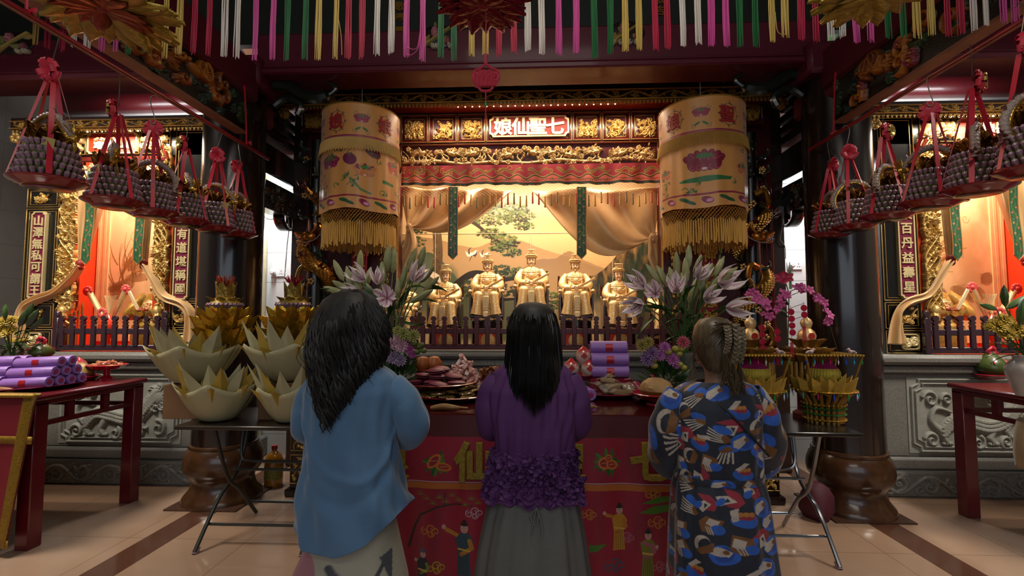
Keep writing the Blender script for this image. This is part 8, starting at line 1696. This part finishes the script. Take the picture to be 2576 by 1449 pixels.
q = MB(); [q.tube([(math.cos(a) * .062, -.005 + math.sin(a) * .058, Z(910) + .012 * math.sin(a) - .0) for a in [2 * PI * k / 24 for k in range(25)]], .014, 8)]; q.build('shirt_collar', BLU, p1_, keep=True)
c = Cv(220, 150, 'a09c88'); c.ell(74, 82, 24, 26, 0, '96626c'); c.line([(50, 84), (52, 104), (98, 106)], 1.2, .8, '5a3a44'); [c.line([(58 + k * 5, 92), (60 + k * 6, 101)], .9, None, '5a3a44') for k in range(7)]; c.line([(104, 66), (112, 78), (128, 80), (140, 64)], 2.6, 1.6, '3a3c40'); c.ell(126, 78, 10, 5, .3, '3a3c40'); c.poly([(136, 60), (152, 56), (146, 82)], '4a4c50'); [c.ell(112 + k * 8, 92, 1.4, None, 0, '3a3c40') for k in range(3)]; [c.ell(14 + k * 34, 128 + (k % 2) * 10, 13, 9, 0, ('96626c', '6a6c60', 'b0a890')[k % 3]) for k in range(6)]
garment('printed_skirt', shell([(1200, 800, 975, .10), (1300, 785, 990, .115), (1370, 775, 1005, .125), (1449, 742, 1022, .165), (1560, 730, 1026, .18), (1620, 728, 1028, .18)], c1, lambda A, V: .03 * np.sin(A * 7 + V * 3) * V), ATT, p1_, c=c)
HB = mat('black_hair', '0a0706', .62, 0, .3, 40); hcx = lambda py, a, b: ((wx(a, py).x + wx(b, py).x) / 2 - c1, (wx(b, py).x - wx(a, py).x) / 2)
def hairvol(rings, cxp, m, par, name='hair_mass', wob=None):
    q = MB(); R_ = []
    for py, a, b, ry, cy in rings: x0, x1 = wx(a, py).x, wx(b, py).x; R_.append(((x0 + x1) / 2 - cxp, cy, wx(a, py).z, (x1 - x0) / 2, ry))
    R_.reverse(); q.loft(R_, 40, fn=wob); return q.build(name, m, par, keep=True, smooth=True)
hm = hairvol([(731, 868, 896, .02, .0), (738, 840, 922, .06, 0), (755, 818, 946, .10, 0), (790, 800, 962, .125, 0), (850, 796, 970, .13, -.01), (910, 797, 955, .12, -.04), (955, 803, 930, .08, -.07), (990, 825, 900, .035, -.10), (1015, 848, 885, .012, -.12)], c1, HB, p1_, wob=lambda a, z, j: 1 + .04 * math.sin(a * 7 + z * 40) + .03 * math.sin(a * 13 - z * 25))
q = MB()
def rt(a, rr): return (a, rr.random(), rr.random())
def pth(r0, a, t, w):
    th = PI * (1.0 + 1.0 * a) + (w[2] - .5) * .3; zz = 1.556 - .13 * w[0] ** 2; end = 1.01 + .42 * abs(a - .46) + .13 * w[1] ** 1.4; z = zz + (end - zz) * t; py = 795 - (z - 1.45) * 638
    hw = np.interp(z, [1.02, 1.1, 1.2, 1.3, 1.4, 1.46, 1.52, 1.555], [.05, .085, .12, .145, .142, .122, .09, .03]); hy = np.interp(z, [1.02, 1.15, 1.3, 1.4, 1.5, 1.555], [.155, .165, .15, .13, .09, .02]); cxh = np.interp(z, [1.02, 1.2, 1.4, 1.55], [-.03, -.015, -.005, 0])
    k = .93 + .14 * w[1]; f = 34 + 22 * w[0]; am = .004 + .013 * t; return (cxh + math.cos(th) * hw * k + am * math.sin(z * f + w[2] * 20), math.sin(th) * hy * k + am * math.cos(z * f + w[2] * 20), z)
strands(q, 640, rt, pth, .0038, 3, 24, 4); q.build('wavy_strands', HB, p1_, keep=True)
q = MB(); strands(q, 36, rt, lambda r0, a, t, w: (lambda v: (v[0] * 1.16 + .02 * math.sin(t * 9 + w[0] * 9) * t, v[1] * 1.1, v[2]))(pth(r0, a, t, w)), .0011, 8, 22, 4); q.build('loose_curls', HB, p1_, keep=True)
# --- woman in purple
c2 = wx(1342, 950).x; H2 = 1.50
p2_ = body('woman in a purple blouse with straight black hair and grey skirt, seen from behind', c2, H2, .14, [(wx(1238, 1070).x, 1.95, wx(1238, 1070).z), (wx(1446, 1070).x, 1.95, wx(1446, 1070).z)], (c2, 2.2, 1.1))
PUR = mat('purple_blouse', '4c2258', .75, 0, .06, 8, .12, 40)
fo2 = lambda A, V: .05 * np.sin(np.cos(A) * (26 - 14 * V) + .5) * np.clip(V * 1.2, .1, 1) * (1 + .3 * np.sin(V * 6)) + .015 * np.sin(A * 23 + V * 8)
garment('blouse_body', shell([(898, 1308, 1378, .05), (912, 1275, 1410, .075), (935, 1245, 1438, .09), (980, 1226, 1456, .11), (1040, 1228, 1454, .12), (1085, 1240, 1444, .125), (1125, 1247, 1440, .12), (1150, 1248, 1440, .12)], c2, fo2), PUR, p2_, 170, 90)
for s, P, rd in ((1, [(1425, 950, 1.9), (1446, 1000, 1.9), (1447, 1065, 1.93), (1420, 1075, 2.07), (1370, 1030, 2.17)], [.045, .056, .06, .056, .05, .035]), (-1, [(1258, 950, 1.9), (1237, 1000, 1.9), (1236, 1065, 1.93), (1262, 1075, 2.07), (1310, 1030, 2.17)], [.045, .056, .06, .056, .05, .035])): garment('blouse_sleeve', tubefn([wx(*p) for p in P], rd, c2), PUR, p2_, 40, 60)
rn = np.random.default_rng(3); ph = rn.random(14) * 6.3
def sm_(A, V): return .035 * np.sin(A * 17 + ph[0] + 3 * np.sin(V * 19)) * np.sin(V * 40 + ph[1] + 2 * np.sin(A * 7)) + .03 * np.sin(A * 29 + V * 23 + ph[2]) + .025 * np.sin(A * 11 - V * 55) + .05 * V * np.sin(A * 14)
garment('ruffled_waist', shell([(1118, 1250, 1440, .118), (1150, 1244, 1446, .125), (1190, 1240, 1452, .13), (1225, 1226, 1462, .14), (1240, 1216, 1470, .145)], c2, sm_, lambda x, V: -.018 * np.clip((np.abs(x - .0) - .13) / .04, 0, 1) * V + .008 * np.sin(x * 90) * V), PUR, p2_, 300, 90)
rr = random.Random(6); q = MB()
for k in range(300):
    a = rr.uniform(PI * 1.02, PI * 1.98); py = rr.uniform(1125, 1232); w_ = np.interp(py, [1118, 1190, 1240], [.15, .165, .19]); p = Vector((math.cos(a) * w_, math.sin(a) * .13, Z(py))); L = rr.uniform(.018, .03)
    q.petal(L, L * 1.2, .9, aim(p, (math.cos(a) * .9 + rr.uniform(-.5, .5), math.sin(a), rr.uniform(-.9, .7)), rr.uniform(0, 3)), n=3, tip=.2, curl=rr.uniform(-1, 1))
q.build('smocked_ruffles', PUR, p2_, keep=True)
GSK = mat('grey_linen_skirt', '5c5b57', .8, 0, .1, 10, .1, 60); garment('skirt', shell([(1195, 1252, 1438, .12), (1235, 1240, 1446, .128), (1290, 1224, 1458, .15), (1360, 1208, 1470, .17), (1449, 1194, 1482, .19), (1600, 1176, 1500, .21)], c2, lambda A, V: (.02 + .03 * V) * np.sin(A * 11 + np.sin(V * 2)) + .012 * np.sin(A * 23)), GSK, p2_, 170, 100)
q = MB(); zb = Z(1238); q.tube(spl([(.01, -.145, zb), (-.012, -.155, zb - .03), (.006, -.158, zb - .06), (.016, -.155, zb - .03), (.01, -.145, zb)], 5), .003, 5); [q.tube(spl([(.01, -.148, zb), (.012 + s * .014, -.158, zb - .05), (.01 + s * .02, -.165, zb - .09)], 4), .0028, 5) for s in (-1, 1)]; q.build('waist_tie', GSK, p2_, keep=True)
hairvol([(760, 1325, 1352, .02, 0), (766, 1305, 1375, .055, 0), (782, 1290, 1392, .09, 0), (815, 1281, 1402, .11, 0), (870, 1277, 1407, .115, -.01), (910, 1278, 1412, .10, -.03), (950, 1290, 1410, .07, -.06), (980, 1316, 1392, .03, -.10), (1000, 1336, 1372, .008, -.112)], c2, HB, p2_, wob=lambda a, z, j: 1 + .012 * math.sin(a * 25))
q = MB()
def pth2(r0, a, t, w):
    th = PI * (1.0 + 1.0 * a); zz = 1.475 - .10 * w[0]; end = 1.075 + .32 * abs(a - .52) ** 1.1 + .07 * w[1]; z = zz + (end - zz) * t
    hw = np.interp(z, [1.08, 1.15, 1.22, 1.3, 1.4, 1.45, 1.49, 1.505], [.09, .115, .115, .107, .100, .088, .06, .02]); hy = np.interp(z, [1.08, 1.2, 1.3, 1.4, 1.47, 1.505], [.15, .145, .125, .118, .085, .02]); k = .97 + .06 * w[1]; return (math.cos(th) * hw * k + .004 * math.sin(z * 14 + w[2] * 9) * t, math.sin(th) * hy * k, z)
strands(q, 620, rt, pth2, .0024, 5, 12, 4); q.build('straight_strands', mat('glossy_black_hair', '090807', .28, 0, .2, 60), p2_, keep=True)
# --- woman in the patterned dress
c3 = wx(1805, 950).x; H3 = 1.435
p3_ = body('woman in a navy patterned dress with braided brown hair, seen from behind', c3, H3, .14, [(wx(1672, 1110).x, 1.95, wx(1672, 1110).z), (wx(1925, 1120).x, 1.95, wx(1925, 1120).z)], (c3 - .01, 2.2, 1.06))
def motifs(c, n, s, seed, asp=1.0):
    rr = random.Random(seed); B, W_, O, Rd = '1a50a4', 'a89c8e', '6a4012', '861a2c'; pts = []
    c.c[:] = lin('0e1626')
    for k in range(n * 12):
        if len(pts) >= n: break
        x, y = rr.uniform(0, c.w), rr.uniform(0, c.h)
        if all(abs(x - a) / 1.05 + abs(y - b) / asp > s * 1.0 for a, b in pts): pts.append((x, y))
    for i, (x, y) in enumerate(pts):
        t = i % 6; a = rr.uniform(0, 6.3); e = lambda dx, dy, rx, ry, col, an=0: c.ell(x + dx * s, y + dy * s * asp, rx * s, ry * s * asp, an + a * .1, col)
        pl = lambda P, col: c.poly([(x + (px * math.cos(a * .3) - py * math.sin(a * .3)) * s, y + (px * math.sin(a * .3) + py * math.cos(a * .3)) * s * asp) for px, py in P], col)
        if t == 0: e(0, 0, .5, .46, B); e(.05, -.02, .3, .36, '123a86'); pl([(-.42, .1), (-.1, -.35), (.12, -.2), (.05, .1), (-.1, .42), (-.3, .4)], W_); e(.12, -.12, .12, .1, O)
        elif t == 1: [pl([(-.4 + k * .16, .45), (-.33 + k * .16, .45), (-.02 + k * .07, -.3), (-.08 + k * .07, -.3)], W_) for k in range(5)]; e(.15, -.35, .34, .2, B); pl([(-.2, -.2), (.1, -.5), (.3, -.3), (.0, -.1)], O)
        elif t == 2: pl([(-.5, .1), (-.15, -.3), (.3, -.35), (.5, 0), (.3, .25), (.0, .05)], Rd); pl([(-.1, .05), (.2, -.1), (.3, .45), (-.15, .5)], W_); pl([(.0, .1), (.15, .05), (.2, .3)], '0e1626'); e(-.35, .2, .14, .22, B, .4)
        elif t == 3: e(0, 0, .34, .42, W_); e(.1, .04, .24, .34, '0e1626'); e(-.12, .05, .06, .03, '0e1626'); pl([(.0, -.5), (.4, -.3), (.45, .2), (.2, .4), (.1, -.1)], O)
        elif t == 4: pl([(-.3, -.45), (.3, -.3), (.42, .3), (0, .5), (-.35, .25)], O); pl([(-.25, -.3), (.1, -.2), (.0, .2), (-.3, .1)], W_); e(.25, .2, .26, .22, B); [c.line([(x - .2 * s + k * .09 * s, y + .1 * s), (x - .1 * s + k * .09 * s, y + .42 * s * asp)], .02 * s, None, W_) for k in range(3)]
        else: e(0, .08, .46, .34, B); e(0, -.12, .34, .18, Rd); [e(-.2 + k * .2, -.2, .11, .11, 'a06a28') for k in range(3)]; pl([(-.5, -.3), (-.3, -.5), (-.25, .1), (-.4, .2)], W_)
    g = c.noise(50, seed, 1, 1, 2)[..., None]; c.c *= .75 + .5 * g; return c
fo3 = lambda A, V: .02 * np.sin(A * 8 + V * 6) * V + .012 * np.sin(A * 17)
DRS = mat('printed_viscose', rough=.7, attr=True, sheen=.2)
c = motifs(Cv(560, 240, '0e1626'), 70, 46, 4); garment('dress_bodice', shell([(958, 1752, 1862, .06), (966, 1722, 1888, .08), (985, 1694, 1905, .095), (1020, 1682, 1915, .11), (1080, 1690, 1912, .12), (1140, 1698, 1910, .12), (1188, 1700, 1912, .118)], c3, fo3), DRS, p3_, c=c)
c = motifs(Cv(600, 420, '0e1626'), 110, 50, 9); garment('dress_skirt', shell([(1196, 1700, 1912, .118), (1230, 1694, 1922, .135), (1320, 1690, 1932, .155), (1449, 1688, 1948, .175), (1600, 1680, 1964, .19)], c3, lambda A, V: (.012 + .03 * V) * np.sin(A * 9 + 1) + .01 * np.sin(A * 19)), DRS, p3_, c=c)
c = motifs(Cv(560, 24, '0e1626'), 14, 40, 12); garment('fabric_belt', shell([(1182, 1698, 1914, .122), (1190, 1698, 1914, .123), (1200, 1698, 1914, .122)], c3, None), DRS, p3_, c=c)
for s, P, rd in ((1, [(1880, 985, 1.9), (1910, 1040, 1.9), (1926, 1110, 1.92), (1905, 1160, 2.02), (1850, 1120, 2.14)], [.05, .064, .068, .07, .066, .04]), (-1, [(1712, 985, 1.9), (1690, 1040, 1.9), (1674, 1110, 1.92), (1695, 1165, 2.02), (1760, 1120, 2.14)], [.05, .064, .066, .07, .066, .04])): garment('dress_sleeve', tubefn([wx(*p) for p in P], rd, c3), DRS, p3_, c=motifs(Cv(190, 220, '0e1626'), 22, 48, 20 + s))
BRN = mat('ash_brown_hair', '33291f', .4, 0, .6, 90, col2='6a5a42', stretch=(1, 1, .15)); BLD = mat('blond_brown_braid', '3f3426', .4, 0, .5, 90, col2='86765a')
hairvol([(797, 1783, 1808, .02, 0), (803, 1762, 1828, .06, 0), (820, 1750, 1840, .085, 0), (850, 1744, 1846, .1, 0), (885, 1750, 1842, .095, -.005), (910, 1760, 1832, .07, -.02), (930, 1772, 1822, .045, -.035)], c3, BRN, p3_)
q = MB(); rr = random.Random(4); top = Vector((wx(1812, 818).x - c3, -.09, Z(818)))
for k in range(260):
    a = rr.uniform(0, 2 * PI); e = rr.uniform(-.55, .9); d = Vector((math.cos(a) * math.cos(e) * .078, math.sin(a) * math.cos(e) * .1, math.sin(e) * .095)) + Vector((-.012, 0, Z(862)))
    if d.y > .05: continue
    m_ = d.lerp(top, .5); m_ += (m_ - Vector((-.01, 0, Z(862)))).normalized() * .018; q.tube(spl([d, m_, top], 4), .0016, 3, caps=False)
q.build('swept_up_strands', BRN, p3_, keep=True)
def braid(x0, py0, x1, py1, r_, yo, seed):
    a = Vector((wx(x0, py0).x - c3, yo, Z(py0))); b = Vector((wx(x1, py1).x - c3, yo - .01, Z(py1))); q = MB(); n = 60
    for j in range(3):
        P = []
        for i in range(n + 1): t = i / n; f = t * 2 * PI * 3 + j * 2 * PI / 3; P.append(a.lerp(b, t) + Vector((math.sin(f) * r_ * (1.1 - .3 * t), math.sin(2 * f) * r_ * .5 - .02 * math.sin(t * PI), 0)))
        for o_ in ((0, 0), (.35, .3), (-.3, .3)): q.tube([p + Vector((o_[0] * r_, -o_[1] * r_, 0)) for p in P], r_ * .42, 6)
    o = q.build('hair_braid', BLD, p3_, keep=True); q = MB(); q.ell(b, (r_ * .6, r_ * .6, .005), 8, 6); q.build('hair_elastic', mat('grey_elastic', '6a6e74', .4), o, keep=True)
    q = MB(); rr = random.Random(seed); [q.tube(spl([b, b + Vector((rr.uniform(-.012, .012), rr.uniform(-.01, .01), -.05)), b + Vector((rr.uniform(-.022, .022), rr.uniform(-.012, .012), -rr.uniform(.07, .12)))], 4), .0018, 3, caps=False) for _ in range(60)]; q.build('braid_end', BRN, o, keep=True)
braid(1797, 818, 1792, 882, .0075, -.118, 1); braid(1821, 814, 1812, 905, .008, -.112, 2); braid(1841, 822, 1834, 905, .007, -.085, 3)
q = MB(); [q.tube(spl([(s * .07, .03, Z(850)), (s * .085, .02, Z(900)), (s * (.075 + .01 * k), .0, Z(945 + 6 * k))], 5), .0016, 4) for s in (-1, 1) for k in range(6)]; q.build('loose_side_strands', BRN, p3_, keep=True)
def bp(px, py, dy): return wx(px, py) - Vector((c3, YP, 0)) + Vector((0, dy, 0))
q = MB(); q.tube(spl([bp(1738, 968, -.02), bp(1765, 985, -.085), bp(1810, 1030, -.118), bp(1860, 1085, -.124), bp(1905, 1130, -.09)], 6), .0042, 6); q.build('bag_strap', mat('dark_chain_strap', '1c1a14', .4, .3, .3, 200), p3_, keep=True)
# ================================================================== LIGHT
w = bpy.data.worlds.new('world'); S.world = w; w.use_nodes = True
w.node_tree.nodes['Background'].inputs['Color'].default_value = (.8, .86, 1, 1); w.node_tree.nodes['Background'].inputs['Strength'].default_value = .16
area('shrine_header_lamp', (.03, 4.27, 3.33), (math.radians(6), 0, 0), 2.1, .06, 19, (1, .76, .55))
area('shrine_niche_lamp', (0, 4.95, 3.12), (math.radians(-6), 0, 0), 2.6, .35, 40, (1, .82, .62))
area('shrine_front_lamp', (0, 4.68, 3.05), (math.radians(32), 0, 0), 2.2, .1, 33, (1, .82, .62))
area('doorway_daylight', (0, -3.5, 2.6), (math.radians(75), 0, 0), 6, 2.5, 48, (.8, .88, 1))
for s in (-1, 1): area('bay_ceiling_lamp', (s * 4.0, 2.2, 3.9), (math.radians(12), 0, 0), 1.2, .8, 62, (1, .93, .82), 115)
area('added_hall_fill', (0, 1.6, 4.4), (math.radians(10), 0, 0), 1.5, 1.0, 16, (1, .92, .8), 120)  # added overhead fill that lifts the warm ambient light
for s in (-1, 1): area('cornice_uplight', (s * 3.64, 4.55, 3.32), (math.radians(180 - 14), 0, 0), 1.3, .12, 9, (.95, .97, 1))
area('added_front_fill', (0, -1.5, 3.9), (math.radians(62), 0, 0), 3, .6, 22, (1, .92, .82))  # added warm fill from behind the camera, for more ambient light
vs = S.view_settings; vs.view_transform = 'Standard'; vs.look = 'None'; vs.gamma = 1; vs.exposure = 0.15; vs.use_curve_mapping = False
S.cycles.use_denoising = True; S.cycles.max_bounces = 6; S.cycles.diffuse_bounces = 3; S.cycles.glossy_bounces = 3; S.cycles.transmission_bounces = 4; S.cycles.transparent_max_bounces = 8; S.cycles.caustics_reflective = False; S.cycles.caustics_refractive = False
S.cycles.sample_clamp_indirect = 4
S.cycles.adaptive_threshold = .02
